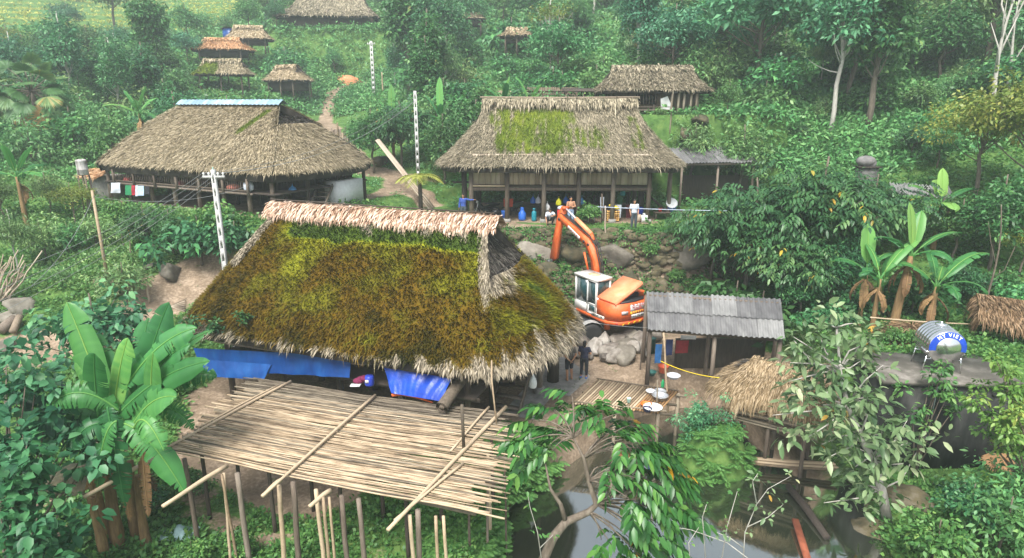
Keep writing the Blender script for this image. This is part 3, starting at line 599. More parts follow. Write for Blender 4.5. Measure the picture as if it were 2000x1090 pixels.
post(h2, PX2[0]-.45, -3.3, -.05, 3.5, .17, M_wooddk)
for i in range(5): wallboards(h2, PX2[i]+.12, PX2[i+1]-.12, -3.72, 2.28, 4.1, M_plank, seed=20+i, bw=.32)
for y in (-3.7, 3.55):
    bm = MB(); bm.beam((PX2[0]-.2, y-.02, 2.0), (PX2[-1]+.2, y-.02, 2.0), .12, .2); part(bm, 'floor_beam', M_wood, h2)
bm = MB(); bm.beam((PX2[0]+.12, -3.8, 2.2), (PX2[1]-.12, -3.8, 2.2), .06, .1); part(bm, 'sill_board', M_bamboo, h2)
fl = MB(); fl.box((PX2[0]/2+PX2[-1]/2, 0, 2.16), (PX2[-1]-PX2[0]+.3, 7.2, .1)); part(fl, 'floor', M_wooddk, h2)
wallboards(h2, -3.6, 3.5, PX2[0], 2.25, 3.9, M_plank, axis='y', seed=31); wallboards(h2, -3.6, 3.5, PX2[-1], 2.25, 3.9, M_wooddk, axis='y', seed=32); wallboards(h2, PX2[0], PX2[-1], 3.5, 2.25, 3.9, M_plank, seed=33)
bm = MB(); bm.beam((PX2[0]-1.15, -3.2, 2.35), (PX2[0]+.2, -3.2, 2.35), .3, .1); part(bm, 'balcony_board', M_wooddk, h2)
for x in (PX2[-1]+1.5, ): post(h2, x, -2.6, -.05, 3.4, .13, M_wood)
bm = MB(); bm.beam((PX2[-1]+.1, -2.4, 1.6), (PX2[-1]+1.7, -2.6, .25), .08, .12); bm.beam((PX2[-1]+.1, -1.7, 1.6), (PX2[-1]+1.7, -1.9, .25), .08, .12); part(bm, 'side_ladder', M_wooddk, h2)
# ---------------------------------------------------------------- house on the left terrace
toL1, toW1, onY1 = frame(H1)
def moss1(P):
    x, y, z = P[:, 0], P[:, 1], P[:, 2]; t = (z-2.5)/3.5; n = noise2(x*1.3, z*.9+y*.4, .8, 61, 3)
    m = np.exp(-((x-4.0-1.5*(1-t)*0+ (1-t)*2.2)/.28)**2)*sstep(.5, .6, t+.1*n)*sstep(.97, .9, t)*1.1
    m = np.maximum(m, sstep(.55, .9, n)*sstep(.45, .2, t)*.75)
    m = np.maximum(m, .33*(x > 5.8)*sstep(.0, .4, n+.3))
    return np.where(y < .5, np.clip(m, 0, 1), .2)
h1 = thing('thatched_house', 'broad stilt house with straw coloured thatch, blue ridge sheet and railed balcony on the left', 'house', (*H1['c'], H1['g']), H1['yaw'])
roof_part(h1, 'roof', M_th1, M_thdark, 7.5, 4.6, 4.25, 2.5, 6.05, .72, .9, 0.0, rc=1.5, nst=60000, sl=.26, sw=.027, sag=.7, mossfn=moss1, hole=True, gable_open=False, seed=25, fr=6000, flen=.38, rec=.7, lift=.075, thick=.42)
cp = MB()
for i in range(26):
    x0 = -4.5+i*9.0/26; a = np.linspace(-1, 1, 9)
    P = np.stack([np.stack([np.full(9, xx), a*.42, 6.3+zo-.30*np.abs(a)**1.3], -1) for xx, zo in ((x0, .02), (x0+.12, .05), (x0+.30, .035), (x0+.35, 0))], 0); cp.grid(P, 0, random.random())
part(cp, 'ridge_sheet', mat('blue_grey_ridge', [(.3, (.16, .25, .33)), (.7, (.30, .42, .50))], 3, .5, .1, attr=.4), h1, smooth=True)
for x in (-7.2, -5.2, -3.1, -1.0, 1.1, 3.2, 5.2, 7.0):
    for y in (-3.9, -1.2, 1.4, 3.9): post(h1, x, y, -.1, 2.6, .12, M_wood if y < -3 else M_wooddk)
fl = MB(); fl.box((0, -.1, 1.3), (14.6, 8.0, .1)); part(fl, 'floor', M_wooddk, h1)
wallboards(h1, -6.8, 6.0, -2.9, 1.36, 3.2, M_wooddk, seed=41); wallboards(h1, -2.9, 3.6, 6.3, 1.36, 3.2, M_wooddk, axis='y', seed=42); wallboards(h1, -2.9, 3.6, -6.8, 1.36, 3.2, M_wooddk, axis='y', seed=43); wallboards(h1, -6.8, 6, 3.6, 1.36, 3.2, M_wooddk, seed=44)
ba = onY1(226, 360, -4.3); bb = onY1(488, 390, -4.3); xr0, xr1 = ba[0], bb[0]
rl = MB(); rl.beam((xr0, -4.3, 1.98), (xr1, -4.3, 1.98), .06, .07); rl.beam((xr0, -4.3, 1.45), (xr1, -4.3, 1.45), .06, .08); rl.beam((xr0-.1, -4.25, 1.28), (xr1+.2, -4.25, 1.28), .12, .12); ra = part(rl, 'railing', M_wood, h1)
bl = MB(); n = 70
for i in range(n): x = xr0+(xr1-xr0)*(i+.5)/n; bl.tube([(x, -4.3, 1.45), (x, -4.3, 1.98)], .018, 5)
tag(part(bl, 'balusters', M_wood, ra), None, None, kind='stuff')
for i in range(7):
    x = xr0+(xr1-xr0)*i/6; post(ra, x, -4.36, 1.15, 2.15, .06, M_wood, name='rail_post', square=True)
q = onY1(650, 400, 0)
wb = MB(); wb.box((7.3, 1.6, .75), (1.0, 2.4, 1.6)); part(wb, 'white_outhouse_wall', M_white, h1)
stairs(h1, (8.0, -1.9, 0.0), (7.2, .1, 1.4), (.95, .3, 0), .9, 6, M_wood)
wb = MB(); wb.box((3.9, 2.8, .65), (4.6, .1, 1.2)); part(wb, 'back_wall', M_concrete, h1)
# concrete annex on its left end with a small straw eave
ax_ = MB(); c0 = onY1(205, 385, -3.6); ax_.box((c0[0]-.2, -2.9, .55), (1.6, 1.8, 1.9)); part(ax_, 'concrete_annex', M_concrete, h1)
mbs = MB(); mos = []; Sg = np.array([[(c0[0]-1.3+k*.3, -4.2, 1.55) for k in range(8)], [(c0[0]-1.3+k*.3, -3.2, 1.95) for k in range(8)]], float)
mbs.grid(Sg, 0, .3); mos.append(np.zeros(16)); strands(mbs, Sg, 350, .5, .05, .06, np.random.RandomState(4), 0, fringe=120, flen=.5, mo=mos); me = mbs.mesh('annex_eave', [M_thorange]); set_moss(me, np.concatenate(mos)); link('annex_eave', me, h1)

# ---------------------------------------------------------------- smaller thatched buildings
def small_house(px, py_ground, Y, label, Le, We, Lr, ze, zr, yaw, m, nst, seed, posts=True, wall=True, flare=.15, name='thatched_hut', cat='hut', z=None, hipf=.7, moss=None, walls=None, sl=.45, gable_open=False, bulge=.4, fr=900, sw=.06, flen=.5, lift=.08):
    p = at(px, Y); 
    if py_ground is not None: p = Vector((p[0], p[1], D(px, py_ground, Y)[2]))
    t = thing(name, label, cat, p, yaw)
    roof_part(t, 'roof', m, M_thdark, Le, We, Lr, ze, zr, hipf, bulge, flare, rc=1.0, nst=int(nst*1.6), sl=sl*.8, sw=sw*.6, seed=seed, fr=fr, flen=flen, gable_open=gable_open, mossfn=moss, lift=lift, thick=.2)
    ridge_cap(t, m, Lr, zr-.06, min(.4, We*.25), .28, max(160, nst//12), .4, sw, seed+1, over=.1)
    if posts:
        for sx in (-1, 0, 1):
            for sy in (-1, 1): post(t, sx*Le*.8, sy*We*.72, -1.2, ze+(zr-ze)*.25, .09, M_wood)
    if wall:
        wb = MB(); wx, wy = Le*.78, We*.68
        for c, s_ in (((0, -wy), (2*wx, .06)), ((0, wy), (2*wx, .06)), ((-wx, 0), (.06, 2*wy)), ((wx, 0), (.06, 2*wy))): wb.box((c[0], c[1], (ze+.25-.2)/2+walls[0] if walls else ze/2), (s_[0], s_[1], (ze if not walls else walls[1])))
        part(wb, 'wall', M_wooddk if not walls else walls[2], t)
    return t
M_bw = mat('bamboo_wall', [(.2, (.05, .04, .03)), (.5, (.13, .10, .07)), (.8, (.24, .19, .13))], 2, stretch=(9, 9, 1), bump=.4)
t = small_house(1268, 219, 50.6, 'weathered grey thatched house with plank walls on the upper right terrace', 3.95, 2.7, 2.95, 1.6, 3.35, math.radians(-3), M_th2, 7000, 71, walls=(0, 1.7, M_bw), flare=.25, fr=1800, name='thatched_house', cat='house', flen=.5, sw=.07)
h3u = t
wd = MB(); wd.box((-.6, -2.06, .95), (1.5, .05, .7)); wo_ = part(wd, 'window', M_void, t); 
for k in range(7):
    b_ = MB(); b_.box((-1.25+k*.22, -2.1, .95), (.04, .03, .7)); part(b_, 'bar', M_wood, wo_)
for k, x in enumerate((1.2, 1.7, 2.1, 2.6, 3.0)): b_ = MB(); b_.tube([(x, -2.25, -.1), (x+.05, -2.25, 1.7)], .09, 7); part(b_, 'log_post', M_plank, t)
bn = MB(); bn.box((-.2, -2.5, .18), (2.6, .4, .07)); bn.box((-.2, -2.5, .4), (2.6, .05, .05)); part(bn, 'bench', M_wood, t)
small_house(652, 76, 100, 'large grey thatched house high up the hazy slope', 7.2, 5.2, 4.4, 2.6, 6.6, math.radians(4), M_th2, 6000, 73, flare=.5, fr=1600, sw=.11, sl=.8, flen=.9, walls=(.2, 2.9, M_bw), name='thatched_house', cat='house')
small_house(492, 88, 88, 'pale straw thatched hut beside the blue tarp shed', 2.5, 1.6, 1.7, .75, 2.35, math.radians(12), M_thpale, 1500, 75, fr=300, sw=.09, bulge=.5)
small_house(440, 112, 84, 'orange straw thatched hut below the pale one', 3.1, 1.9, 2.1, .9, 2.25, math.radians(4), M_thorange, 2000, 77, fr=400, sw=.09, bulge=.6)
small_house(441, 172, 76, 'open hut with bright green moss on its thatch', 2.8, 1.9, 2.0, 1.55, 3.1, math.radians(6), M_th1, 2000, 79, fr=400, sw=.08, wall=False, moss=lambda P: np.clip(1.15*sstep(.6, -1.2, P[:, 0]+.4*noise2(P[:, 0], P[:, 2], .7, 81, 2)), 0, 1))
small_house(566, 178, 79, 'bleached thatched hut by the slender pole above the straw house', 2.6, 1.7, 1.7, 1.3, 2.9, math.radians(-30), M_thpale, 1800, 83, fr=400, sw=.08)
small_house(1010, 84, 76, 'small pale thatched hut alone among the trees', 1.6, 1.2, 1.1, .8, 1.6, math.radians(-4), M_thpale, 900, 85, fr=300, sw=.08)
small_house(921, 52, 92, 'tiny hut roof peeping out of the forest above the lone pale hut', 1.6, 1.2, 1.1, 1.0, 1.7, math.radians(5), M_th1, 500, 87, fr=120, sw=.1)
small_house(1186, 58, 96, 'faint thatched roof buried deep in the right hillside forest', 1.5, 1.1, 1.0, .8, 1.5, 0, M_thpale, 400, 89, fr=100, sw=.1)
# blue tarp shed
p = at(455, 89); p = Vector((p[0], p[1], D(455, 81, 89)[2])); t = thing('tarp_shed', 'little shed wrapped in bright blue tarp on the hazy slope', 'shed', p)
mb = MB(); mb.box((0, 0, .75), (1.5, 1.4, 1.7)); part(mb, 'tarp_wall', M_tarp, t); mb = MB(); a = np.linspace(-1, 1, 9); mb.grid(np.stack([np.stack([a*1.0, np.full(9, y), 1.75-.3*a*a], -1) for y in (-.95, .95)], 0)); part(mb, 'curved_roof', M_concrete, t)
for x in (-.7, .7): post(t, x, -.75, -1.5, .3, .06)
M_thcoop = thatch_mat('tan_thatch', MOSS_GREEN, [(.15, (.10, .07, .038)), (.45, (.25, .18, .10)), (.65, (.38, .285, .175)), (.88, (.50, .40, .27))])
# coop over the pond
p = Vector(((1512-1000)/FPX*(21.7*_c+11*_s), 21.7, -1.7))
coop = thing('thatched_coop', 'small straw roofed coop standing on poles over the pond edge', 'coop', p, math.radians(-33))
roof_part(coop, 'roof', M_thcoop, M_thdark, 1.75, 1.05, .95, 2.65, 3.75, .9, .5, 0.0, rc=1.3, sag=1.9, nst=9000, sl=.3, sw=.024, seed=91, fr=5000, flen=.7, gable_open=False, lift=.05, thick=.2)
ridge_cap(coop, M_thcoop, .85, 3.62, .42, .2, 900, .3, .024, 92, over=.15, lift=.04)
for sx in (-1.25, 0, 1.25):
    for sy in (-.75, .75): post(coop, sx, sy, -.9, 2.8, .07, M_wood)
mb = MB(); 
for k in range(9): mb.tube([(-1.55, -.85+k*.21, 1.6+.02*(k % 2)), (1.55, -.85+k*.21, 1.6)], .045, 6)
part(mb, 'pole_floor', M_bambooold, coop)
for y in (-.88, .88):
    for z in (1.7, 1.95): mb = MB(); mb.tube([(-1.7, y, z), (1.6, y*1.02, z+.03)], .05, 7); part(mb, 'side_rail', M_bambooold, coop)
M_thbrown = thatch_mat('brown_thatch', MOSS_GREEN, [(.15, (.05, .032, .017)), (.45, (.16, .10, .055)), (.65, (.27, .175, .10)), (.88, (.38, .27, .17))])
M_cst0 = flat('grey_rendered_wall', (.10, .10, .095), .9, var=.5, scale=2)
# lean-to thatch at the far right, and the straw heap behind the tank
p = Vector((20.3, 25.4, 1.7)); lt = thing('thatched_lean_to', 'brown drooping straw lean-to at the right edge behind the water tank', 'lean-to', p, math.radians(-25))
mb = MB(); mo = []; u_ = np.linspace(0, 1, 12); Sg = np.array([[(-.6+3.6*u, -1.0-.15*math.sin(u*3), 1.15-.25*u) for u in u_], [(-.6+3.6*u, -.3, 1.55-.2*u) for u in u_], [(-.6+3.6*u, .6, 1.75-.2*u) for u in u_]], float)
mb.grid(Sg, 0, .3); mo.append(np.zeros(36)); strands(mb, Sg, 2600, .6, .035, .06, np.random.RandomState(7), 0, fringe=1500, flen=.9, mo=mo)
S2 = np.array([[(-.6, -1.0, 1.1), (-.6, .6, 1.6)], [(-.55, -1.0, 1.3), (-.55, .6, 1.75)]], float); strands(mb, S2, 200, .6, .035, .06, np.random.RandomState(8), 0, fringe=500, flen=1.0, mo=mo)
me = mb.mesh('roof', [M_thbrown]); set_moss(me, np.concatenate(mo)); link('roof', me, lt)
for x, y in ((-.4, -.7), (2.6, -.8), (-.4, .5), (2.6, .5)): post(lt, x, y, -.3, 1.4, .07)
def straw_heap(p, r, hgt, n, seed, label, m):
    rs = np.random.RandomState(seed); mb = MB(); mo = []; an = np.linspace(0, 2*PI, 25); S = np.array([[(math.cos(a)*r*k, math.sin(a)*r*k*.8, hgt*(1-k**1.6)) for a in an] for k in (1, .75, .5, .25, .05)])
    mb.grid(S, 0, .3); mo.append(np.zeros(S.shape[0]*S.shape[1])); strands(mb, S, n, .8, .035, .15, rs, 0, mo=mo)
    me = mb.mesh('straw_heap', [m]); set_moss(me, np.concatenate(mo)); return tag(link('straw_heap', me, None, p), label, 'straw heap')
straw_heap(Vector((16.6, 24.9, 1.8)), 1.2, .7, 1500, 3, 'brown heap of dry straw lying behind the steel water tank', M_thbrown)
# lean-to shelter left of the upper right house
p = at(1150, 50.5); p = Vector((p[0], p[1], D(1150, 197, 50.5)[2]-.2)); t = thing('open_shelter', 'low open shelter with dark flat roof left of the grey upper house', 'shelter', p)
mb = MB(); mb.box((0, 0, 1.0), (4.2, 1.8, .08), np.array(Matrix.Rotation(.12, 3, 'X'))); part(mb, 'roof', M_wooddk, t); 
for x in (-1.9, -.6, .7, 1.9): post(t, x, -.75, -.3, .95, .05); post(t, x, .75, -.3, 1.1, .05)
# ---------------------------------------------------------------- corrugated roofs
M_corr = mat('corrugated_sheet', [(.2, (.05, .05, .053)), (.45, (.125, .124, .125)), (.62, (.20, .20, .195)), (.85, (.31, .31, .30))], 1.6, .75, .2, attr=.35, stretch=(2.4, .7, 1))
def corrugated(parent, A, B, C_, Dd, pitch, amp, rows, name='roof', ncol=5, seed=0):
    """A,B lower edge left/right, C_,Dd upper edge left/right; overlapping sheets"""
    rs = random.Random(seed); A, B, C_, Dd = (np.array(q, float) for q in (A, B, C_, Dd)); ln = np.linalg.norm(B-A); nrmv = nrm(np.cross(B-A, C_-A)); mb = MB()
    for r in range(rows):
        for c in range(ncol):
            u0, u1 = c/ncol-.01, (c+1)/ncol+.01; v0, v1 = r/rows-.05*(r > 0)-.02*rs.random(), (r+1)/rows; nn = int((u1-u0)*ln/pitch*8)
            u = np.linspace(u0, u1, nn); w_ = amp*np.cos((u*ln/pitch)*2*PI); j = (rs.random()-.5)*.03
            off = .045*(rows-1-r)*0+.03*r*0+(.03 if c % 2 else 0)
            P = []
            for v, e in ((v0, .05 if r else 0), (v1, 0)):
                P.append(((A+(B-A)*u[:, None])*(1-v)+(C_+(Dd-C_)*u[:, None])*v)+nrmv*(w_+off+e+.05*(rows-r-1)*0)[:, None]+nrmv*j)
            mb.grid(np.array(P), 0, rs.random()*.8+.1)
    return part(mb, name, M_corr, parent)
p = Vector((8.4, 25.6, 0)); shed = thing('corrugated_shed', 'open shed with grey corrugated roof beside the excavator', 'shed', p)
A, B, C_, Dd = (np.array(q)-np.array(p) for q in (G(1268, 643, 2.35), G(1530, 663, 2.35), G(1265, 570, 3.25), G(1522, 585, 3.25)))
corrugated(shed, A, B, C_, Dd, .2, .032, 2, ncol=6)
for q in (A, (A+B)/2, B*.97): post(shed, q[0]+.1, q[1]+.25, -.3, q[2]-.1, .09, M_wood)
for q in (C_, (C_+Dd)/2, Dd): post(shed, q[0]-.1, q[1]-.3, -.3, q[2]-.12, .09, M_wood)
mb = MB(); mb.beam(A+(0.0, .2, -.1), B+(0, .2, -.1), .09, .12); part(mb, 'eave_beam', M_wood, shed); mb = MB(); mb.beam(C_+(0, -.25, -.1), Dd+(0, -.25, -.1), .09, .1); part(mb, 'back_beam', M_wood, shed)
mb = MB(); mb.box((0.9, .9, .55), (4.0, .12, 1.4)); part(mb, 'back_wall', M_wooddk, shed)
p = Vector((14.6, 44.5, 4.4)); sh2 = thing('corrugated_shed', 'corrugated roof shed tucked behind the moss patched house', 'shed', p)
A, B, C_, Dd = (np.array(D(px, py, Y))-np.array(p) for px, py, Y in ((1335, 319, 43), (1478, 317, 43), (1308, 289, 46), (1452, 287, 46)))
corrugated(sh2, A, B, C_, Dd, .22, .035, 1, ncol=6, seed=3)
for q in (A, B*.98, (A+B)/2): post(sh2, q[0], q[1]+.3, -.5, q[2]-.1, .08)
for q in (C_, Dd): post(sh2, q[0], q[1]-.3, -.5, q[2]-.1, .08)
mb = MB(); mb.box((-.2, .6, 1.0), (4.6, .1, 2.0)); part(mb, 'back_wall', M_wooddk, sh2)
mb = MB(); mb.beam(A+(-.1, .15, -.1), B+(.1, .15, -.1), .1, .14); part(mb, 'eave_beam', M_wood, sh2)
p = at(1760, 33); p = Vector((p[0], p[1], D(1760, 400, 33)[2])); sh3 = thing('corrugated_shed', 'half hidden grey corrugated roof among the banana plants on the right', 'shed', p)
A, B, C_, Dd = (np.array(D(px, py, Y))-np.array(p) for px, py, Y in ((1742, 379, 32), (1862, 388, 32), (1738, 357, 34), (1850, 364, 34)))
corrugated(sh3, A, B, C_, Dd, .2, .035, 1, ncol=4, seed=5)
for q in (A, B, C_, Dd): post(sh3, q[0]*.95, q[1]*.9, -1.5, q[2]-.05, .07)
p = at(1688, 40); p = Vector((p[0], p[1], D(1688, 333, 40)[2])); sh4 = thing('concrete_block_hut', 'small flat grey hut under a dusty tank behind the big green tree', 'hut', p)
mb = MB(); mb.box((0, 0, -.75), (1.0, .9, 1.9)); part(mb, 'wall', M_cst0, sh4); mb = MB(); mb.box((0, 0, .23), (1.25, 1.15, .07)); part(mb, 'roof', M_wooddk, sh4)
# ================================================================== BAMBOO PLATFORM
def solve_h(p): return Vector((p[0], p[1], hz(p[0], p[1])))
rs5 = np.random.RandomState(55); R5 = random.Random(55)
DZ = 1.72
plat = thing('bamboo_platform', 'wide drying platform of split bamboo poles on tall stilts in front of the mossy house', 'platform', (*H3['c'], H3['g']), H3['yaw'])
pcorn = {k: toL3(G(*p, DZ)) for k, p in dict(fl=(325, 878), fr=(950, 1006), rr=(1012, 806), rl=(505, 738)).items()}
ny = 98
for i in range(ny):
    v = i/(ny-1); yl = pcorn['fl'][1]*(1-v)+pcorn['rl'][1]*v; yr = pcorn['fr'][1]*(1-v)+pcorn['rr'][1]*v
    yb = max(yl, yr)
    x0 = pcorn['fl'][0]*(1-v)+pcorn['rl'][0]*v+(rs5.rand()-.5)*(.15 if v < .2 else 1.1 if v > .5 else .6); x1 = pcorn['fr'][0]*(1-v)+pcorn['rr'][0]*v+(rs5.rand()-.55)*1.1-(.0 if v < .6 else .2)
    r = .0235*(.7+.6*rs5.rand()); nk = 36; x = np.linspace(x0, x1, nk); yy = yl+(yr-yl)*(x-pcorn['fl'][0])/(pcorn['fr'][0]-pcorn['fl'][0])+.02*np.sin(x*1.1+i)+(rs5.rand()-.5)*.025
    z = DZ-.06*np.exp(-((x-3)/3)**2)+.012*np.sin(x*2+i*1.7)+.012*rs5.rand(); old = sstep(.72, 1.0, v+.2*rs5.rand())
    mb = MB(); taper = np.linspace(1.12, .8, nk) if i % 2 else np.linspace(.8, 1.12, nk); nd = (np.arange(nk) % 3 == i % 3); r_ = r*taper*np.where(nd, 1.14, 1.0)
    c0_ = .1+.8*rs5.rand(); yy = yy+.012*np.cumsum(rs5.randn(nk))*.3; mb.tube(np.stack([x, yy, z], 1), r_, 6, 0, np.repeat(np.clip(c0_+.12*rs5.randn(nk)-.3*nd, 0, 1), 6))
    part(mb, 'slat', M_bambooold if old > .5 or rs5.rand() < .14 else M_bamboo, plat, smooth=True)
def topole(px0, py0, px1, py1, r=.045, z=DZ+.05, z1=None, name='cross_pole', m=None, par=None):
    a, b = toL3(G(px0, py0, z)), toL3(G(px1, py1, z if z1 is None else z1)); mb = MB(); k = np.linspace(0, 1, 7)[:, None]
    P = np.array(a)*(1-k)+np.array(b)*k; P[:, 2] += .02*np.sin(k[:, 0]*5); mb.tube(P, np.linspace(r*1.15, r*.85, 7), 8, 0, .8); return part(mb, name, m or M_bamboo, par or plat, smooth=True)
topole(568, 745, 328, 872); topole(545, 752, 385, 835, .03); topole(733, 772, 512, 968); topole(988, 795, 757, 1034, .055); topole(955, 795, 880, 880, .035)
topole(905, 905, 770, 1015, .035)
for a in ((443, 910, 317, 988), (548, 938, 512, 968), (645, 958, 604, 988), (300, 897, 163, 970)): topole(*a, r=.06, z=DZ-.14, name='joist')
for k, a in enumerate(((540, 940, 450, 990), (700, 970, 640, 1000))): pass
for y in np.linspace(-9.0, -5.0, 4):
    mb = MB(); mb.tube([(pcorn['fl'][0]-.1, y, DZ-.26), (4, y-.05, DZ-.28), (pcorn['fr'][0]-.4, y, DZ-.26)], .05, 7); part(mb, 'bearer', M_bambooold, plat)
def dpost(px, py, bx, r=.065, m=None, dz=-.12, extra=0):
    a = G(px, py, DZ+dz); dep = a[1]*_c+(CH-a[2])*_s; b = Vector((a[0]+(bx-px)/FPX*dep, a[1], 0)); b[2] = hz(b[0], b[1])-.25; a, b = toL3(a), toL3(b)
    mb = MB(); k = np.linspace(0, 1, 6)[:, None]; P = np.array(b)*(1-k)+np.array(a)*k; P[1:5, :2] += .007*rs5.randn(4, 2); P[-1, 2] += extra
    mb.tube(P, np.linspace(r*1.0, r*.8, 6), 8); return part(mb, 'post', m or M_bamboo, plat, smooth=True)
for px, py, bx, r, m in ((437, 918, 425, .055, 0), (433, 920, 440, .05, 0), (545, 942, 536, .085, 0), (631, 965, 632, .06, 0), (643, 965, 642, .05, 0), (800, 1000, 808, .07, 0), (816, 990, 812, .1, 1), (851, 1002, 852, .06, 0), (866, 1002, 872, .06, 0),
                         (463, 918, 465, .1, 1), (572, 935, 566, .1, 1), (617, 950, 620, .08, 0), (667, 962, 668, .09, 1), (700, 968, 705, .09, 1), (915, 920, 914, .05, 1), (953, 880, 956, .07, 0), (985, 880, 990, .04, 1), (360, 890, 362, .09, 1), (952, 905, 950, .05, 1)):
    dpost(px, py+6, bx, r*.85, M_wood if m else M_bamboo)
for px, py in ((390, 855), (520, 880), (660, 900), (790, 930), (455, 830), (600, 850), (740, 870), (860, 890), (880, 840), (960, 860)): dpost(px, py, px+R5.randint(-4, 4), .065, M_wooddk, -.2)
a = toL3(G(906, 880, DZ)); mb = MB(); mb.tube([a, a+Vector((-.03, 0, 1.45))], .05, 8); part(mb, 'upright_pole', M_bambooold, plat)
# ---------------------------------------------------------------- tarps, mat roll and bits at the edge of the platform
def cloth(P0, P1, P2, P3, nu, nv, wav, seed, th=.012, fold=1.0):
    """P0,P1 top left/right; P2,P3 bottom left/right (arrays)"""
    u = np.linspace(0, 1, nu)[None, :, None]; v = np.linspace(0, 1, nv)[:, None, None]; P0, P1, P2, P3 = (np.array(q, float) for q in (P0, P1, P2, P3))
    P = (P0*(1-u)+P1*u)*(1-v)+(P2*(1-u)+P3*u)*v; L_ = np.linalg.norm(P1-P0); n = nrm(np.cross(P1-P0, P2-P0)); uu, vv = u[0, :, 0]*L_, v[:, 0, 0]
    d = wav*noise2(uu[None]*1.0+vv[:, None]*.5, vv[:, None]*fold, .5, seed, 3)*(.35+.65*vv[:, None]); P = P+d[..., None]*n
    mb = MB(); mb.grid(P, 0, .5); mb.grid((P-n*th)[:, ::-1], 0, .5); return mb
w3 = lambda px, py, yl: Vector(toW3(onY3(px, py, yl)))
p = w3(530, 715, -4.35)
mb = cloth(w3(378, 680, -4.0), w3(684, 695, -3.9), w3(395, 722, -4.0), w3(684, 737, -4.0), 50, 10, .06, 71); solo(mb, 'tarpaulin', M_tarp, 'long light blue tarp hung under the eave of the mossy house', 'tarp', p, smooth=True, world=True)
mb = cloth(w3(372, 700, -4.0), w3(530, 712, -4.0), w3(418, 736, -4.15), w3(516, 742, -4.15), 30, 6, .05, 74)
solo(mb, 'tarpaulin', M_tarp, 'sagging lower fold of blue tarp behind the banana leaf tips', 'tarp', w3(450, 730, -4.0), smooth=True, world=True)
for px in (552, 591, 650): 
    pass
p = w3(815, 740, -4.3)
mb = cloth(w3(744, 700, -3.9), w3(893, 715, -3.8), w3(765, 768, -4.45), w3(862, 784, -4.55), 36, 18, .16, 72, fold=.35); solo(mb, 'tarpaulin', M_tarpdk, 'deep blue crumpled tarp hanging to the platform beside the rolled mat', 'tarp', p, smooth=True, world=True)
a, b = w3(862, 790, -5.0), w3(905, 735, -3.3); a[2] = DZ+.24
mb = MB(); pts = np.array([a, b]); mb.tube(pts, [.2, .2], 16, 0, .3, cap=False); mb.tube(pts, [.15, .15], 16, 0, .1, cap=False); mb.tube([a, b], [.09, .09], 10, 0, .05)
solo(mb, 'rolled_mat', mat('woven_mat', [(.2, (.05, .04, .03)), (.6, (.15, .12, .09)), (.85, (.25, .2, .15))], 12, bump=.3), 'dark rolled bamboo mat leaning at the right end of the blue tarp', 'rolled mat', a, world=True)
p = G(722, 752, DZ+.05); mb = MB(); mb.lathe([(.15, 0), (.17, .05), (.17, .3), (.14, .36), (.05, .38)], n=20); can = solo(mb, 'plastic_can', flat('royal_blue', (.03, .06, .45), .35), 'shiny blue plastic can between the two blue tarps', 'can', p, smooth=True)
mb = MB(); mb.box((-.05, -.168, .2), (.12, .01, .12)); part(mb, 'label', M_white, can)
p = w3(694, 748, -4.2); p[2] = DZ+.06; mb = MB(); mb.box((0, 0, .02), (.34, .22, .04)); mb.box((.1, .05, .055), (.2, .15, .03)); solo(mb, 'paper_stack', M_white, 'white papers lying at the platform edge left of the blue can', 'papers', p)
p = w3(705, 735, -4.05); p[2] = DZ+.1; mb = MB(); 
for k in range(3): mb.ell((.12*k-.1, .05*(k % 2), .1+.05*k), (.2, .15, .11), n=12, k=8)
solo(mb, 'cloth_bundle', flat('magenta_cloth', (.16, .015, .06), .9), 'dark magenta cloth bundle under the eave beside the papers', 'cloth', p, smooth=True)
mb = MB(); pts = [G(px, py, DZ+.06) for px, py in ((765, 772), (785, 768), (800, 772), (815, 776), (845, 786))]; mb.tube(pts, [.05, .09, .06, .05, .02], 7); solo(mb, 'orange_sack', flat('orange_sack', (.6, .12, .03), .8), 'flattened orange sack on the platform under the dark blue tarp', 'sack', pts[2], world=True)
p = G(1000, 765, 0); q = w3(984, 740, -2.0)
# hanging white bag at the stair and one on the post cluster
def bag(p, w_, hgt, label, m=None, seed=0, d=.12):
    mb = MB(); rs = np.random.RandomState(seed); an = np.arange(14)*2*PI/14; rows = []
    for k, (z, s_) in enumerate(((0, .75), (.08, 1.0), (.35, 1.05), (.65, .8), (.85, .35), (1.0, .12))):
        j = 1+.18*rs.rand(14); rows.append(np.stack([np.cos(an)*w_/2*s_*j, np.sin(an)*d*s_*j, np.full(14, z*hgt)], 1))
    mb.grid(np.array(rows), 0, .5, True); mb.add(rows[0], np.arange(14)[::-1]); mb.tube([(0, 0, hgt*.95), (.01, 0, hgt*1.25)], .015, 5); return solo(mb, 'hanging_bag', m or M_white, label, 'bag', p, smooth=True)
bag(w3(1041, 757, -.6), .28, .55, 'white carrier bag hanging beside the wooden stairs', seed=1)
bag(G(1085, 705, .9), .25, .6, 'pale grey bag hung on the thick post behind the two standing villagers', flat('grey_bag', (.5, .5, .5), .6), 2)
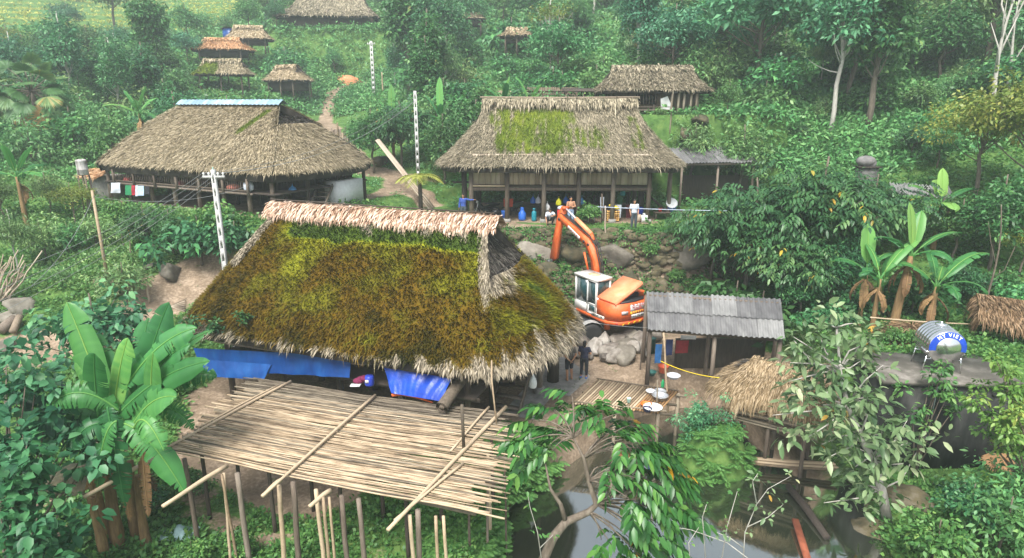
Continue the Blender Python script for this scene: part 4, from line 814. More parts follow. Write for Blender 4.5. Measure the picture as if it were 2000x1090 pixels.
# ---------------------------------------------------------------- washing platform
wz = .12; wc = G(1220, 775, wz); wash = thing('washing_platform', 'small bamboo washing platform at the pond edge with basins on it', 'platform', wc)
A, B, C_, Dd = (np.array(G(*q, wz))-np.array(wc) for q in ((1117, 787), (1288, 806), (1165, 742), (1325, 766)))
n = 30
for i in range(n):
    u = (i+.5)/n; a = A*(1-u)+B*u; b = C_*(1-u)+Dd*u; d = nrm(b-a); a = a-d*(.12*R5.random()); mb = MB(); a[2] += .012*R5.random(); mb.tube([a, (a+b)/2, b+d*.06], .04*(.85+.3*R5.random()), 6); part(mb, 'slat', M_bamboo if u < .7 else mat('wet_bamboo', [(.2, (.16, .085, .035)), (.8, (.42, .25, .12))], 3, .35, .1, attr=.5), wash, smooth=True)
for k in (.06, .5, .95):
    a, b = A*(1-k)+C_*k, B*(1-k)+Dd*k; e = nrm(b-a); mb = MB(); mb.tube([a-e*.1+(0, 0, -.09), b+e*(.3+.25*(k < .1))+(0, 0, -.09)], .055, 7); part(mb, 'bearer', M_bambooold, wash)
mb = MB(); mb.tube([A+(0, 0, .07), B+(.25, 0, .07)], .028, 6); part(mb, 'edge_pole', M_bambooold, wash); mb = MB(); mb.tube([C_+(0, 0, .07), Dd+(0, 0, .07)], .028, 6); part(mb, 'edge_pole', M_bambooold, wash)
for q in (A*.95, B*.97, (A+B)/2, C_, Dd): mb = MB(); mb.tube([(q[0], q[1], -2.4), (q[0], q[1], -.05)], .07, 7); part(mb, 'post', M_bambooold, wash)
def basin(px, py, r, hgt, label, m, z=wz+.06, name='basin', lean=0):
    p = G(px, py, z); mb = MB(); mb.lathe([(r*.7, 0), (r*.95, hgt), (r*1.03, hgt+.012), (r*.9, hgt), (r*.66, .02), (.001, .02)], n=28, M=Matrix.Rotation(lean, 4, 'X') if lean else None); return solo(mb, name, m, label, 'basin', p, smooth=True)
M_alu = mat('aluminium', [(.3, (.45, .46, .47)), (.7, (.7, .71, .72))], 3, .3, .05, metal=.7)
basin(1289, 779, .32, .16, 'round aluminium basin on the washing platform', M_alu)
basin(1275, 796, .36, .03, 'white round tray in the wet corner of the washing platform', M_white, z=wz+.12)
basin(1262, 793, .22, .1, 'orange plastic bowl tucked under the white tray', flat('orange_plastic', (.75, .16, .03), .4))
basin(1264, 803, .17, .12, 'dark blue bowl at the front edge of the washing platform', flat('navy_plastic', (.01, .015, .06), .4))
basin(1271, 768, .2, .1, 'pale grey bowl at the back row of the washing platform', flat('grey_plastic', (.5, .52, .55), .4))
basin(1289, 767, .25, .08, 'wide metal dish stacked behind the aluminium basin', M_alu)
p = G(1228, 786, wz+.05); mb = MB(); mb.lathe([(.07, 0), (.08, .18), (.085, .19), (.06, .16), (.001, .03)], n=16); solo(mb, 'mug', flat('mint_plastic', (.45, .72, .66), .4), 'mint green mug alone in the middle of the washing platform', 'mug', p, smooth=True)
p = G(1294, 757, wz+.05); mb = MB(); mb.lathe([(.06, 0), (.07, .05), (.07, .24), (.03, .3), (.03, .36)], n=14); solo(mb, 'bottle', flat('green_bottle', (.02, .28, .1), .3), 'green bottle standing behind the dishes on the washing platform', 'bottle', p, smooth=True)
def pole(a, b, r, label, m=None, cat='pole', name='bamboo_pole', group=None, n=7):
    a, b = np.array(a, float), np.array(b, float); k = np.linspace(0, 1, n)[:, None]; P = a*(1-k)+b*k; P[1:-1, 0] += .012*np.sin(np.arange(n-2)*2.1); mb = MB(); mb.tube(P, np.linspace(r*1.15, r*.8, n), 8); return solo(mb, name, m or M_bamboo, label, cat, tuple(a), world=True, group=group, smooth=True)
a = G(1310, 775, -.1); pole(a-Vector((0, 0, 1.2)), D(1296, 650, a[1]), .045, 'leaning bamboo pole between the washing platform and corrugated shed')
a = G(1285, 812, -.3); pole(a-Vector((0, 0, 1.8)), D(1284, 742, a[1]), .03, 'thin grey stake at the front right corner of the washing platform', M_bambooold)
# ---------------------------------------------------------------- shed contents
shy = 25.3
def hung(px, py, Y, wd, hgt, label, m, seed, name='hanging_cloth', cat='cloth'):
    t = D(px, py, Y); mb = cloth(t+Vector((-wd/2, 0, 0)), t+Vector((wd/2, 0, 0)), t+Vector((-wd*.48, .03, -hgt)), t+Vector((wd*.48, .03, -hgt*.96)), 14, 10, .08, seed); return solo(mb, name, m, label, cat, t, smooth=True, world=True)
hung(1333, 665, 25.6, .55, .6, 'dark red cloth drying under the corrugated shed', flat('dark_red_cloth', (.22, .02, .025), .9), 1)
hung(1308, 663, 25.3, .3, .75, 'navy cloth drying at the left end of the corrugated shed', flat('navy_cloth', (.02, .03, .09), .9), 2)
hung(1287, 672, 25.1, .28, .9, 'blue cloth hung on the front post of the corrugated shed', flat('blue_cloth', (.015, .09, .24), .9), 3)
hung(1345, 655, 26.2, .7, .2, 'white sheet folded over the beam in the corrugated shed', M_white, 4)
basin(1295, 727, .24, .3, 'orange bucket at the foot of the shed post', flat('orange_bucket', (.65, .12, .05), .45), z=0, name='bucket')
basin(1315, 738, .3, .12, 'grey wash basin on the mud in front of the corrugated shed', flat('grey_plastic', (.5, .52, .55), .4), z=0)
basin(1272, 690, .2, .75, 'dark green tall bin near the pile of boulders', flat('dark_green_plastic', (.01, .09, .075), .5), z=0, name='bin')
basin(1272, 732, .22, .15, 'dark green low tub beside the orange bucket', flat('dark_green_plastic', (.01, .09, .075), .5), z=0, name='tub')
for k, (px, py) in enumerate(((1250, 722), (1262, 700))):
    a = G(px, py, 0); pole(a-Vector((0, 0, .2)), a+Vector((.02, 0, 1.5)), .03, ('crooked thin stake left of the orange bucket', 'crooked thin stake behind the dark green tub')[k], M_wood, 'stake', 'stake')
# ---------------------------------------------------------------- excavator
HD = math.atan2(.83, -.55); EX = Vector((5.0, 30.35, 0))
M_or = mat('orange_machine_paint', [(.22, (.13, .07, .04)), (.34, (.45, .075, .018)), (.5, (.66, .115, .022)), (.72, (.74, .19, .06)), (.85, (.5, .3, .18))], 1.6, .5, .08, spec=.45)
M_orl = mat('sun_bleached_orange', [(.25, (.72, .19, .075)), (.5, (.82, .29, .14)), (.8, (.85, .38, .22))], 2.2, .5, .05)
M_glass, _, _b = _mat('cab_glass'); _b.inputs['Base Color'].default_value = (.015, .05, .055, 1); _b.inputs['Roughness'].default_value = .05; _b.inputs['Specular IOR Level'].default_value = .8
M_cab = mat('cab_white', [(.2, (.32, .30, .26)), (.42, (.58, .58, .55)), (.7, (.72, .73, .71))], 1.8, .5, .05)
M_chrome = flat('chrome_rod', (.75, .75, .78), .25, .6)
ex = thing('excavator', 'orange wheeled excavator with white cab digging at the bank between the houses', 'excavator', EX, HD)
body = MB()
def plan_prism(mb, pts, z0, z1, m=0):
    mb.prism(pts, (0, 0, (z0+z1)/2), (1, 0, 0), (0, 1, 0), (0, 0, 1), z1-z0, m)
tail = [(-1.15, -1.25), (1.3, -1.25), (1.3, 1.22), (-1.05, 1.25), (-1.55, .95), (-1.72, .35), (-1.72, -.35), (-1.55, -.95)]
plan_prism(body, tail, 1.1, 1.28); plan_prism(body, [(x*.995, y*.995) for x, y in tail[:2]]+[(1.2, -.45), (-.25, -.45), (-.25, 1.2), (-1.05, 1.24), (-1.54, .94), (-1.71, .34), (-1.71, -.34), (-1.54, -.94)], 1.28, 2.12)
bo = part(body, 'body', M_or, ex)
mb = MB(); plan_prism(mb, [(-1.1, -1.1), (-.3, -1.1), (-.3, .95), (-1.0, .95), (-1.45, .7), (-1.55, 0), (-1.45, -.75)], 2.125, 2.2); part(mb, 'engine_bay', M_iron, ex)
eng = MB(); eng.box((-.8, -.3, 2.28), (.5, 1.0, .25)); eng.tube([(-.9, -.6, 2.35), (-.6, .4, 2.36)], .1, 10); part(eng, 'engine', M_iron, ex)
mb = MB(); mb.lathe([(.17, 0), (.17, .22), (.2, .24), (.2, .3), (.0, .33)], (-1.0, -.95, 2.13)); part(mb, 'air_cleaner', M_or, ex, smooth=True)
mb = MB(); mb.ell((-.75, -.8, 2.3), (.3, .25, .2)); part(mb, 'filter_housing', M_orl, ex, smooth=True)
hd = MB(); Rh = np.array(Matrix.Rotation(math.radians(-24), 3, 'X')); hd.box((0, -.95, 0), (1.35, 1.9, .12), None); hd.box((.66, -.95, -.07), (.04, 1.9, .14)); hd.box((-.66, -.95, -.07), (.04, 1.9, .14)); hd.box((0, -1.88, -.07), (1.3, .04, .14)); hd.v = [v @ Rh.T for v in hd.v]; hd.xform(Matrix.Translation((-.75, 1.1, 2.2))); part(hd, 'engine_hood', M_orl, ex)
cb = MB(); cx0, cx1, cy0, cy1 = -.2, 1.45, .28, 1.2
cb.box(((cx0+cx1)/2, (cy0+cy1)/2, 1.5), (cx1-cx0, cy1-cy0, .5)); cb.box(((cx0+cx1)/2, (cy0+cy1)/2, 3.06), (cx1-cx0+.08, cy1-cy0+.08, .13)); cb.box((cx0+.02, (cy0+cy1)/2, 1.95), (.06, cy1-cy0-.02, .5))
for x in (cx0+.05, .48, cx1-.05):
    for y in (cy0+.04, cy1-.04): cb.box((x, y, 2.38), (.1, .09, 1.3))
cab = part(cb, 'cab', M_cab, ex)
for nm, c, s_ in (('side_window', (.92, cy1-.03, 2.35), (.76, .03, 1.2)), ('door_window', (.14, cy1-.03, 2.4), (.58, .03, 1.15)), ('rear_window', (cx0+.05, .74, 2.62), (.03, .74, .75)), ('front_window', (cx1-.04, .74, 2.4), (.03, .74, 1.2)), ('right_window', (.6, cy0+.03, 2.4), (1.5, .03, 1.15)), ('door_lower_window', (.12, cy1+.002, 1.58), (.42, .012, .3))):
    mb = MB(); mb.box(c, s_); part(mb, nm, M_glass, ex)
mb = MB(); 
for c, s_ in (((.14, cy1+.02, 1.82), (.64, .03, .06)), ((.14, cy1+.02, 1.33), (.64, .03, .08)), ((-.17, cy1+.02, 2.15), (.05, .03, 1.7)), ((.45, cy1+.02, 2.15), (.05, .03, 1.7)), ((.14, cy1+.02, 2.97), (.64, .03, .06))): mb.box(c, s_)
dr = part(mb, 'door_frame', M_cab, ex); mb = MB(); mb.box((.36, cy1+.05, 1.9), (.12, .03, .04)); part(mb, 'handle', M_black, dr)
mb = MB(); mb.box((.55, .74, 3.15), (.5, .4, .05)); part(mb, 'roof_hatch', flat('tan_hatch', (.6, .42, .25), .7), ex)
# boom, stick, bucket in the plane y = yb
yb = -.18
def arm(poly, th, name, m): mb = MB(); mb.prism(poly, (0, yb, 0), (1, 0, 0), (0, 0, 1), (0, 1, 0), th); return part(mb, name, m, ex)
arm([(.9, 1.5), (1.35, 1.5), (1.82, 3.6), (2.25, 4.2), (4.5, 5.2), (4.55, 5.4), (4.3, 5.46), (2.1, 4.6), (1.62, 4.22), (1.3, 3.4)], .27, 'boom', M_or)
arm([(4.05, 5.9), (4.35, 5.98), (4.72, 5.3), (5.3, 2.95), (5.05, 2.75), (4.75, 3.0), (4.5, 4.6), (4.34, 5.1)], .22, 'stick', M_or)
mb = MB(); mb.tube([(1.95, yb, 4.85), (3.2, yb, 5.45)], .12, 12); part(mb, 'boom_cylinder', M_orl, ex, smooth=True)
mb = MB(); mb.tube([(3.2, yb, 5.45), (4.18, yb, 5.93)], .055, 10); part(mb, 'cylinder_rod', M_chrome, ex, smooth=True)
mb = MB(); mb.tube([(1.75, yb, 4.55), (1.95, yb, 4.85)], .1, 8); mb.tube([(4.1, yb-.2, 5.9), (4.1, yb+.2, 5.9)], .09, 10); part(mb, 'bracket', M_or, ex)
for s_ in (-.3, .3): mb = MB(); mb.tube([(1.3, yb+s_, 1.8), (1.75, yb+s_, 3.0)], .1, 10); mb.tube([(1.75, yb+s_, 3.0), (2.1, yb+s_, 3.9)], .055, 10); part(mb, 'lift_cylinder', M_or, ex, smooth=True)
mb = MB(); mb.tube([(4.75, yb, 5.0), (5.1, yb, 3.9)], .09, 10); mb.tube([(5.1, yb, 3.9), (5.25, yb, 3.2)], .05, 8); part(mb, 'bucket_cylinder', M_or, ex, smooth=True)
mb = MB()
for q in ((2.0, 4.3), (2.35, 4.4), (4.5, 5.25), (1.1, 1.75)): mb.tube([(q[0], yb-.16, q[1]), (q[0], yb+.16, q[1])], .075, 12)
part(mb, 'pins', M_iron, ex)
for k, o in enumerate((-.1, 0, .1)):
    mb = MB(); mb.tube([(1.0, yb+o, 1.9), (1.02, yb+o, 3.2), (1.38+.05*k, yb+o, 4.35), (1.9, yb+o, 4.75), (2.6, yb+o, 5.0), (3.6, yb+o, 5.32), (4.35, yb+o, 5.62), (4.75, yb+o, 5.35)], .028, 6); part(mb, 'hydraulic_hose', M_black, ex, smooth=True)
mb = MB(); bk = [(5.0, 2.9), (5.3, 2.85), (5.5, 2.3), (5.15, 1.85), (4.6, 1.75), (4.75, 2.0), (5.05, 2.15), (5.2, 2.4)]
mb.prism(bk, (0, yb, 0), (1, 0, 0), (0, 0, 1), (0, 1, 0), .8)
for y in np.linspace(-.33, .33, 4): mb.beam((4.62, yb+y, 1.78), (4.35, yb+y, 1.72), .08, .06)
part(mb, 'bucket', M_iron, ex)
# undercarriage
UA = math.radians(190)-HD; Ru = rotz(UA)
ch = MB(); ch.box((0, 0, .75), (3.2, .9, .35), Ru); ch.lathe([(.6, .85), (.6, 1.1)], n=24); part(ch, 'chassis', M_iron, ex)
for x in (-1.35, 1.35):
    a = MB(); a.tube([Ru @ np.array((x, -.95, .52)), Ru @ np.array((x, .95, .52))], .1, 8); part(a, 'axle', M_iron, ex)
    for y in (-1.0, 1.0):
        c = Ru @ np.array((x, y, .52)); M = Matrix.Rotation(UA, 4, 'Z') @ Matrix.Rotation(PI/2, 4, 'X')
        wh = MB().lathe([(.3, -.16), (.48, -.17), (.52, -.1), (.52, .1), (.48, .17), (.3, .16)], c, 28, 0, M); wo_ = part(wh, 'tyre', M_black, ex, smooth=True)
        rm = MB().lathe([(.001, -.12), (.12, -.13), (.13, -.1), (.29, -.08), (.3, -.16), (.3, .16), (.29, .08), (.13, .1), (.12, .13), (.001, .12)], c, 24, 0, M); part(rm, 'rim', flat('grey_rim', (.28, .27, .25), .5), wo_, smooth=True)
mb = MB(); a_ = np.linspace(.3, PI-.3, 9)
for sy in (-1, 1):
    mb.grid(np.stack([np.stack([1.35+.66*np.cos(a_), np.full(9, sy*1.0+dy), .52+.62*np.sin(a_)], -1) @ Ru.T for dy in (-.2, .2)], 0))
part(mb, 'mudguard', flat('grey_mudguard', (.30, .30, .29), .6), ex)
mb = MB(); mb.tube([Ru @ np.array((.45, .75, .6)), Ru @ np.array((.45, .75, 1.08))], .16, 12); part(mb, 'tank_can', M_or, ex, smooth=True)
mb = MB(); mb.box(Ru @ np.array((2.05, 0, .45)), (.12, 2.2, .5), Ru); part(mb, 'dozer_blade', M_iron, ex)
# signs on the machine
M_sign = flat('sign_white', (.72, .68, .66), .5, var=.08); M_ink = flat('red_ink', (.42, .05, .04), .6); M_blk = flat('black_ink', (.02, .02, .02), .6); M_yel = flat('hazard_yellow', (.75, .45, .02), .5)
def text_mesh(txt, size, M, m, name, parent, extr=.004, align='CENTER', bold=0.0):
    cu = bpy.data.curves.new('text', 'FONT'); cu.body = txt; cu.size = size; cu.align_x = align; cu.align_y = 'CENTER'; cu.extrude = extr; cu.offset = bold
    o = bpy.data.objects.new('text', cu); COL.objects.link(o); dg = bpy.context.evaluated_depsgraph_get(); me = bpy.data.meshes.new_from_object(o.evaluated_get(dg)); bpy.data.objects.remove(o); bpy.data.curves.remove(cu)
    me.transform(M); me.materials.clear(); me.materials.append(m); return link(name, me, parent)
def basisM(o, u, v): u, v = Vector(u).normalized(), Vector(v).normalized(); w_ = u.cross(v); return Matrix(((u[0], v[0], w_[0], o[0]), (u[1], v[1], w_[1], o[1]), (u[2], v[2], w_[2], o[2]), (0, 0, 0, 1)))
def panel(c, u, v, wd, hgt, m, name, par, th=.012):
    mb = MB(); mb.box((0, 0, 0), (wd, hgt, th)); mb.xform(basisM(c, u, v)); return part(mb, name, m, par)
U_, V_ = (0, -1, 0), (0, 0, 1)
s1 = panel((-1.722, -.12, 1.93), U_, V_, .98, .34, M_sign, 'warning_sign', ex); text_mesh('접근금지', .23, basisM((-1.732, -.12, 2.0), U_, V_), M_ink, 'sign_lettering', s1, bold=.003); text_mesh('작업반경내', .12, basisM((-1.732, -.12, 1.83), U_, V_), M_ink, 'sign_lettering', s1)
hz_ = panel((-1.722, -.12, 1.68), U_, V_, .98, .15, M_yel, 'hazard_strip', ex); mb = MB()
for k in range(7):
    y = .3-k*.14; mb.prism([(y-.03+.42-.35, -.072), (y+.04+.42-.35, -.072), (y+.1+.42-.35, .072), (y+.03+.42-.35, .072)], (-1.731, -.2, 1.68), (0, 1, 0), (0, 0, 1), (1, 0, 0), .006)
part(mb, 'stripes', M_ink, hz_)
s2 = panel((-1.722, -.12, 1.5), U_, V_, .82, .18, M_sign, 'number_plate', ex); text_mesh('0062-252-668', .15, basisM((-1.732, -.12, 1.5), U_, V_), M_blk, 'plate_lettering', s2)
hs = MB(); 
for k in range(6): y = .9-k*.36; hs.prism([(y, -.05), (y-.12, -.05), (y-.2, .05), (y-.08, .05)], (-1.738, 0, 1.19), (0, 1, 0), (0, 0, 1), (1, 0, 0), .006)
part(hs, 'bumper_stripes', M_yel, ex)
nv = Vector((-.6, .5, 0)).normalized(); uu = Vector((.5, .6, 0)); s3 = panel(Vector((-1.635, .65, 1.72))+Vector((-.012, .004, 0)), (-.17, -.6, 0), V_, .34, .16, flat('sticker_grey', (.5, .48, .47), .5), 'grey_sticker', ex)
s4 = panel((-.4, 1.256, 1.35), (-1, 0, 0), V_, .95, .16, flat('side_plate', (.6, .57, .5), .5), 'side_plate', ex); text_mesh('SOLAR 130', .15, basisM((-.4, 1.268, 1.35), (-1, 0, 0), V_), M_blk, 'plate_lettering', s4, bold=.002)
s5 = panel((3.2, yb+.14, 4.74), (-2.2, 0, -1.02), (-1.02, 0, 2.2), 1.1, .17, M_sign, 'boom_plate', ex)
mb = MB()
for k_, (o_, w_) in enumerate(((-.42, .1), (-.22, .14), (-.04, .1), (.12, .12), (.3, .12))): mb.box((o_, 0, .008), (w_, .08, .004))
mb.xform(basisM((3.2, yb+.14, 4.74), (-2.2, 0, -1.02), (-1.02, 0, 2.2))); part(mb, 'faded_mark', flat('faded_red', (.5, .2, .18), .6), s5)
mb = MB(); mb.box((-1.5, 1.0, 1.2), (.1, .12, .07), rotz(.5)); part(mb, 'tail_light', M_red, ex)
# ---------------------------------------------------------------- rocks
def rock(p, r, seed, label, m, cat='boulder', group=None, rot=None, flatn=9, name='boulder'):
    rs = np.random.RandomState(seed); u, v = np.meshgrid(np.linspace(0, 2*PI, 33)[:-1], np.linspace(.03, PI-.03, 17)); Dr = np.stack([np.cos(u)*np.sin(v), np.sin(u)*np.sin(v), np.cos(v)], -1)
    R_ = np.full(u.shape, 1.2)
    for k in range(flatn):                      # cut by random planes -> faceted stone
        n = nrm(rs.randn(3)); d = .62+.33*rs.rand(); c = Dr @ n; R_ = np.minimum(R_, np.where(c > .12, d/np.maximum(c, .12), 9))
    R_ = R_*(1+.05*noise2(u*1.3+seed, v*2, .6, seed, 3)*np.sin(v)); R_[:, 0] = R_[:, 0]
    P = Dr*R_[..., None]*np.asarray(r, float); mb = MB(); mb.grid(P, 0, .5, True); mb.add(P[0], np.arange(32)); mb.add(P[-1], np.arange(32)[::-1])
    o = solo(mb, name, m, label, cat, p, group=group); o.rotation_euler = (0, 0, rs.rand()*6 if rot is None else rot); return o
RUB = [(1125, 690, .35), (1140, 668, .5), (1160, 680, .62), (1182, 665, .55), (1192, 690, .7), (1208, 662, .55), (1220, 675, .6), (1235, 662, .6), (1205, 700, .55), (1222, 697, .75), (1255, 668, .75), (1270, 660, .6), (1240, 680, .5), (1150, 695, .3), (1262, 690, .35), (1180, 700, .3)]
RUBL = ['small pale broken stone at the left end of the rubble pile', 'pale broken boulder resting against the excavator wheel', 'large whitish broken boulder behind the standing woman', 'grey boulder under the excavator chassis', 'long slanting pale boulder in the middle of the rubble pile', 'dark boulder below the excavator tail', 'flat topped brown boulder in the rubble pile', 'brown boulder right of the rubble centre', 'tan boulder in front of the rubble pile', 'bluish grey boulder at the front right of the rubble pile', 'big rounded tan boulder by the corrugated shed', 'boulder half under the corrugated roof edge', 'low boulder between the tan and blue grey stones', 'small chip of rock near the feet of the villagers', 'small rock beside the dark green bin', 'small rock in front of the long pale boulder']
for k, (px, py, r) in enumerate(RUB):
    p = G(px, py, .2); rock(p+Vector((0, 0, r*.1)), (r*.92, r*.66, r*.6), 100+k, RUBL[k], M_rubble if k not in (6, 7, 9) else M_stone, group='broken boulders piled by the excavator')
# ---------------------------------------------------------------- stone bank under the middle house
ST = []
def bank_pt(x):
    ys = np.arange(31, 38, .05); zs = h(np.full_like(ys, x), ys); return ys, zs
BIG = [(1040, 500, 1.1, 'big tan boulder in the stone bank left of the excavator arm'), (1125, 505, 1.0, 'large brown boulder in the bank behind the excavator cab'), (1150, 522, .8, 'rounded greenish boulder just above the excavator cab'), (1195, 495, 1.1, 'wide pale boulder in the bank right of the excavator boom'), (1345, 508, 1.25, 'big smooth grey boulder set in the dry stone wall on the right'), (1075, 478, .7, 'mossy orange tinted boulder below the crouching villager'),
       (1165, 468, .55, 'mossy block at the terrace edge behind the boom'), (1195, 466, .5, 'squarish mossy block by the upright bamboo pole'), (1070, 535, .7, 'shadowed boulder low in the bank behind the mossy roof'), (1235, 545, .7, 'dark boulder low in the bank behind the raised engine hood'), (1290, 555, .6, 'dark boulder above the corrugated shed roof'), (1460, 540, .8, 'mossy dark boulder under the big green tree')]
def bank(px, py, off=.1):
    q = hit(px, py); return q
for k, (px, py, r, lab) in enumerate(BIG):
    q = hit(px, py); rock(q+Vector((0, .15, -.05)), (r*1.0, r*.7, r*.75), 200+k, lab, M_mossrock if k not in (0, 3, 4) else M_stone, rot=R5.random()*.8-.4)
wl = MB(); rw = np.random.RandomState(9); cnt = 0
for k in range(480):
    x = -2.3+14.2*rw.rand(); ys, zs = bank_pt(x); z = .8+3.5*rw.rand()**.7; i = int(np.argmax(zs > z))
    if zs[i] < z-.3: continue
    r = .13+.17*rw.rand(); u, v = np.meshgrid(np.linspace(0, 2*PI, 11)[:-1], np.linspace(.1, PI-.1, 6)); Dr = np.stack([np.cos(u)*np.sin(v), np.sin(u)*np.sin(v), np.cos(v)], -1); R_ = np.full(u.shape, 1.15)
    for q in range(7):
        n = nrm(rw.randn(3)); c = Dr @ n; R_ = np.minimum(R_, np.where(c > .15, (.65+.3*rw.rand())/np.maximum(c, .15), 9))
    P = Dr*R_[..., None]*np.array((r*1.4, r, r*.8)) @ rotz(rw.rand()*1-.5).T; wl.grid(P+np.array((x, ys[i]-.02, zs[i])), 0, rw.rand(), True)
o = solo(wl, 'dry_stone_wall', M_mossrock, 'dry stone retaining wall below the terrace of the middle house', 'stone wall', (4, 34, 2), world=True)
def rocks(lst, m, seed0):
    for k, (px, py, r, lab) in enumerate(lst):
        q = hit(px, py); rock(q, (r*1.15, r*.9, r*.65), seed0+k, lab, m)
rocks([(45, 598, .75, 'grey boulder beside the pile of bare branches on the left'), (15, 680, .6, 'flat pale boulder at the left edge of the dirt track'), (25, 622, .7, 'brown domed boulder behind the sawn log on the left'), (335, 535, .7, 'low brown boulder on the slope left of the mossy roof'), (300, 522, .45, 'small brown rock beside the low brown boulder'), (230, 740, .5, 'rock behind the banana clump in the dirt')], M_stone, 300)
rocks([(1765, 975, .75, 'mossy brown boulder beside the leaning loquat trunk'), (128, 955, .9, 'tan boulder under the bananas at lower left'), (230, 865, .8, 'shadowed tan rock behind the banana stems'), (695, 312, .8, 'orange brown boulder at the path beyond the straw house'), (745, 318, .9, 'dark boulder under the trees left of the middle house'), (1340, 280, .8, 'boulder in the bank below the upper right house'), (1365, 262, .6, 'small boulder in the bank below the upper right house steps'), (1700, 1045, .6, 'rock on the pond bank near the bottom right')], M_mossrock, 330)
q = hit(683, 162); rock(q, (1.7, 1.2, 1.2), 350, 'reddish earth mound beside the hillside path', mat('red_earth', [(.3, (.35, .14, .06)), (.7, (.6, .28, .14))], 2), 'earth mound', name='earth_mound')
# ---------------------------------------------------------------- utility poles and wires
def upole(base, top, r0, r1, label, arms=1, lattice=True):
    base, top = np.array(base, float), np.array(top, float); t = thing('utility_pole', label, 'utility pole', tuple(base)); H_ = top[2]-base[2]; mb = MB()
    if lattice:
        for sx in (-1, 1): mb.prism([(sx*r0, 0), (sx*r0*.55, 0), (sx*r1*.55, H_), (sx*r1, H_)][::sx], (0, 0, 0), (1, 0, 0), (0, 0, 1), (0, 1, 0), r0*1.4)
        n = int(H_/.55)
        for k in range(n+1): z = H_*k/n; wd = (r0+(r1-r0)*k/n)*2; mb.box((0, 0, z), (wd*.96, r0*1.36, .38))
    else: mb.tube([(0, 0, -.3), (0, 0, H_)], [r0, r1], 8)
    part(mb, 'shaft', M_concpole if lattice else M_bamboo, t)
    if arms:
        mb = MB(); mb.box((0, -.02, H_-.12), (.95, .09, .1)); ar = part(mb, 'crossarm', M_concpole, t)
        for x in (-.42, -.2, .2, .42): mb = MB(); mb.lathe([(.03, 0), (.05, .03), (.03, .06), (.055, .09), (.03, .14)], (x, -.02, H_-.07), 10); part(mb, 'insulator', flat('porcelain', (.62, .63, .62), .3), ar)
        mb = MB(); mb.tube([(0, 0, H_), (0, 0, H_+.3)], [.05, .02], 8); part(mb, 'tip', flat('green_grey', (.2, .35, .32), .5), t)
    return Vector(top)
Yp = 27.6; b1 = D(444, 555, Yp); b1[2] = hz(b1[0], b1[1]); P1 = upole(b1, Vector((b1[0]-.05, b1[1], D(437, 340, Yp)[2])), .13, .08, 'pale concrete utility pole with slots just left of the mossy roof')
b2 = at(818, 46.5); P2 = upole(b2, Vector((b2[0], b2[1], D(816, 183, 46.5)[2])), .13, .1, 'concrete utility pole standing in the trees left of the middle house', 0)
b3 = at(731, 80); P3 = upole(b3, Vector((b3[0], b3[1], D(730, 84, 80)[2])), .22, .15, 'distant concrete utility pole beside the hillside path', 1)
b4 = hit(213, 560); P4 = upole(b4, Vector((b4[0]+.05, b4[1], D(214, 372, b4[1])[2])), .085, .06, 'slim wooden pole rising from the garden on the left', 0, False)
b5 = at(610, 79); P5 = upole(b5, Vector((b5[0], b5[1], D(610, 160, 79)[2])), .09, .07, 'thin distant pole in front of the bleached hut', 0, False)
def wire(a, b, sag, label, r=.009, group=None, m=None):
    a, b = np.array(a, float), np.array(b, float); k = np.linspace(0, 1, 28)[:, None]; P = a*(1-k)+b*k; P[:, 2] -= sag*4*(k*(1-k))[:, 0]; mb = MB(); mb.tube(P, r, 5); return solo(mb, 'wire', m or M_wire, label, 'wire', tuple(a), world=True, group=group)
for k, (dx, e) in enumerate(((-.42, (-60, 560, 17.0)), (-.2, (-60, 590, 17)), (.2, (-60, 615, 17)), (.42, (-60, 640, 17)))):
    wire(P1+Vector((dx, -.02, .04)), D(*e), .35, 'power line sagging from the concrete pole down across the garden', .007, 'power lines over the garden')
for k, dx in enumerate((-.42, .42, .2)): wire(P1+Vector((dx, 0, .04)), P2+Vector((dx*.5, 0, -.1-.15*k)), 1.0, 'power line running from the concrete pole to the pole in the trees', .008, 'power lines between the poles')
for k in range(2): wire(P2+Vector((0, 0, -.2-.3*k)), D(655, 282-6*k, 52), .3, 'thin line from the pole in the trees toward the fenced path', .009, 'lines to the fence')
wire(P4-Vector((0, 0, .3)), D(488, 362, 34.5), .5, 'washing line from the slim pole to the straw house', .01); wire(P4-Vector((0, 0, .25)), D(60, 560, 22), .4, 'guy line from the slim pole down to the left', .01)
wire(D(1167, 404, 33.2), D(1420, 412, 30.5), .03, 'straight pale pipe crossing in front of the people at the middle house', .02, None, flat('pale_pipe', (.36, .42, .50), .4))
wire(D(1290, 705, 23.6), D(1405, 738, 21.6), .12, 'yellow rope from the shed post to the straw coop', .014, None, M_yellow); wire(D(1700, 620, 23.5), D(1930, 634, 26), .05, 'straight bamboo rail in front of the banana stems', .03, None, M_bamboo)
wire(D(1100, 618, 27.3), D(1290, 640, 26.2), .15, 'thin grey line strung before the excavator', .008)
a = hit(1182, 485); pole(a-Vector((0, 0, .3)), D(1182, 402, a[1]), .045, 'upright bamboo pole carrying the pale pipe at the terrace edge', M_plank)
q = toL1(P4)
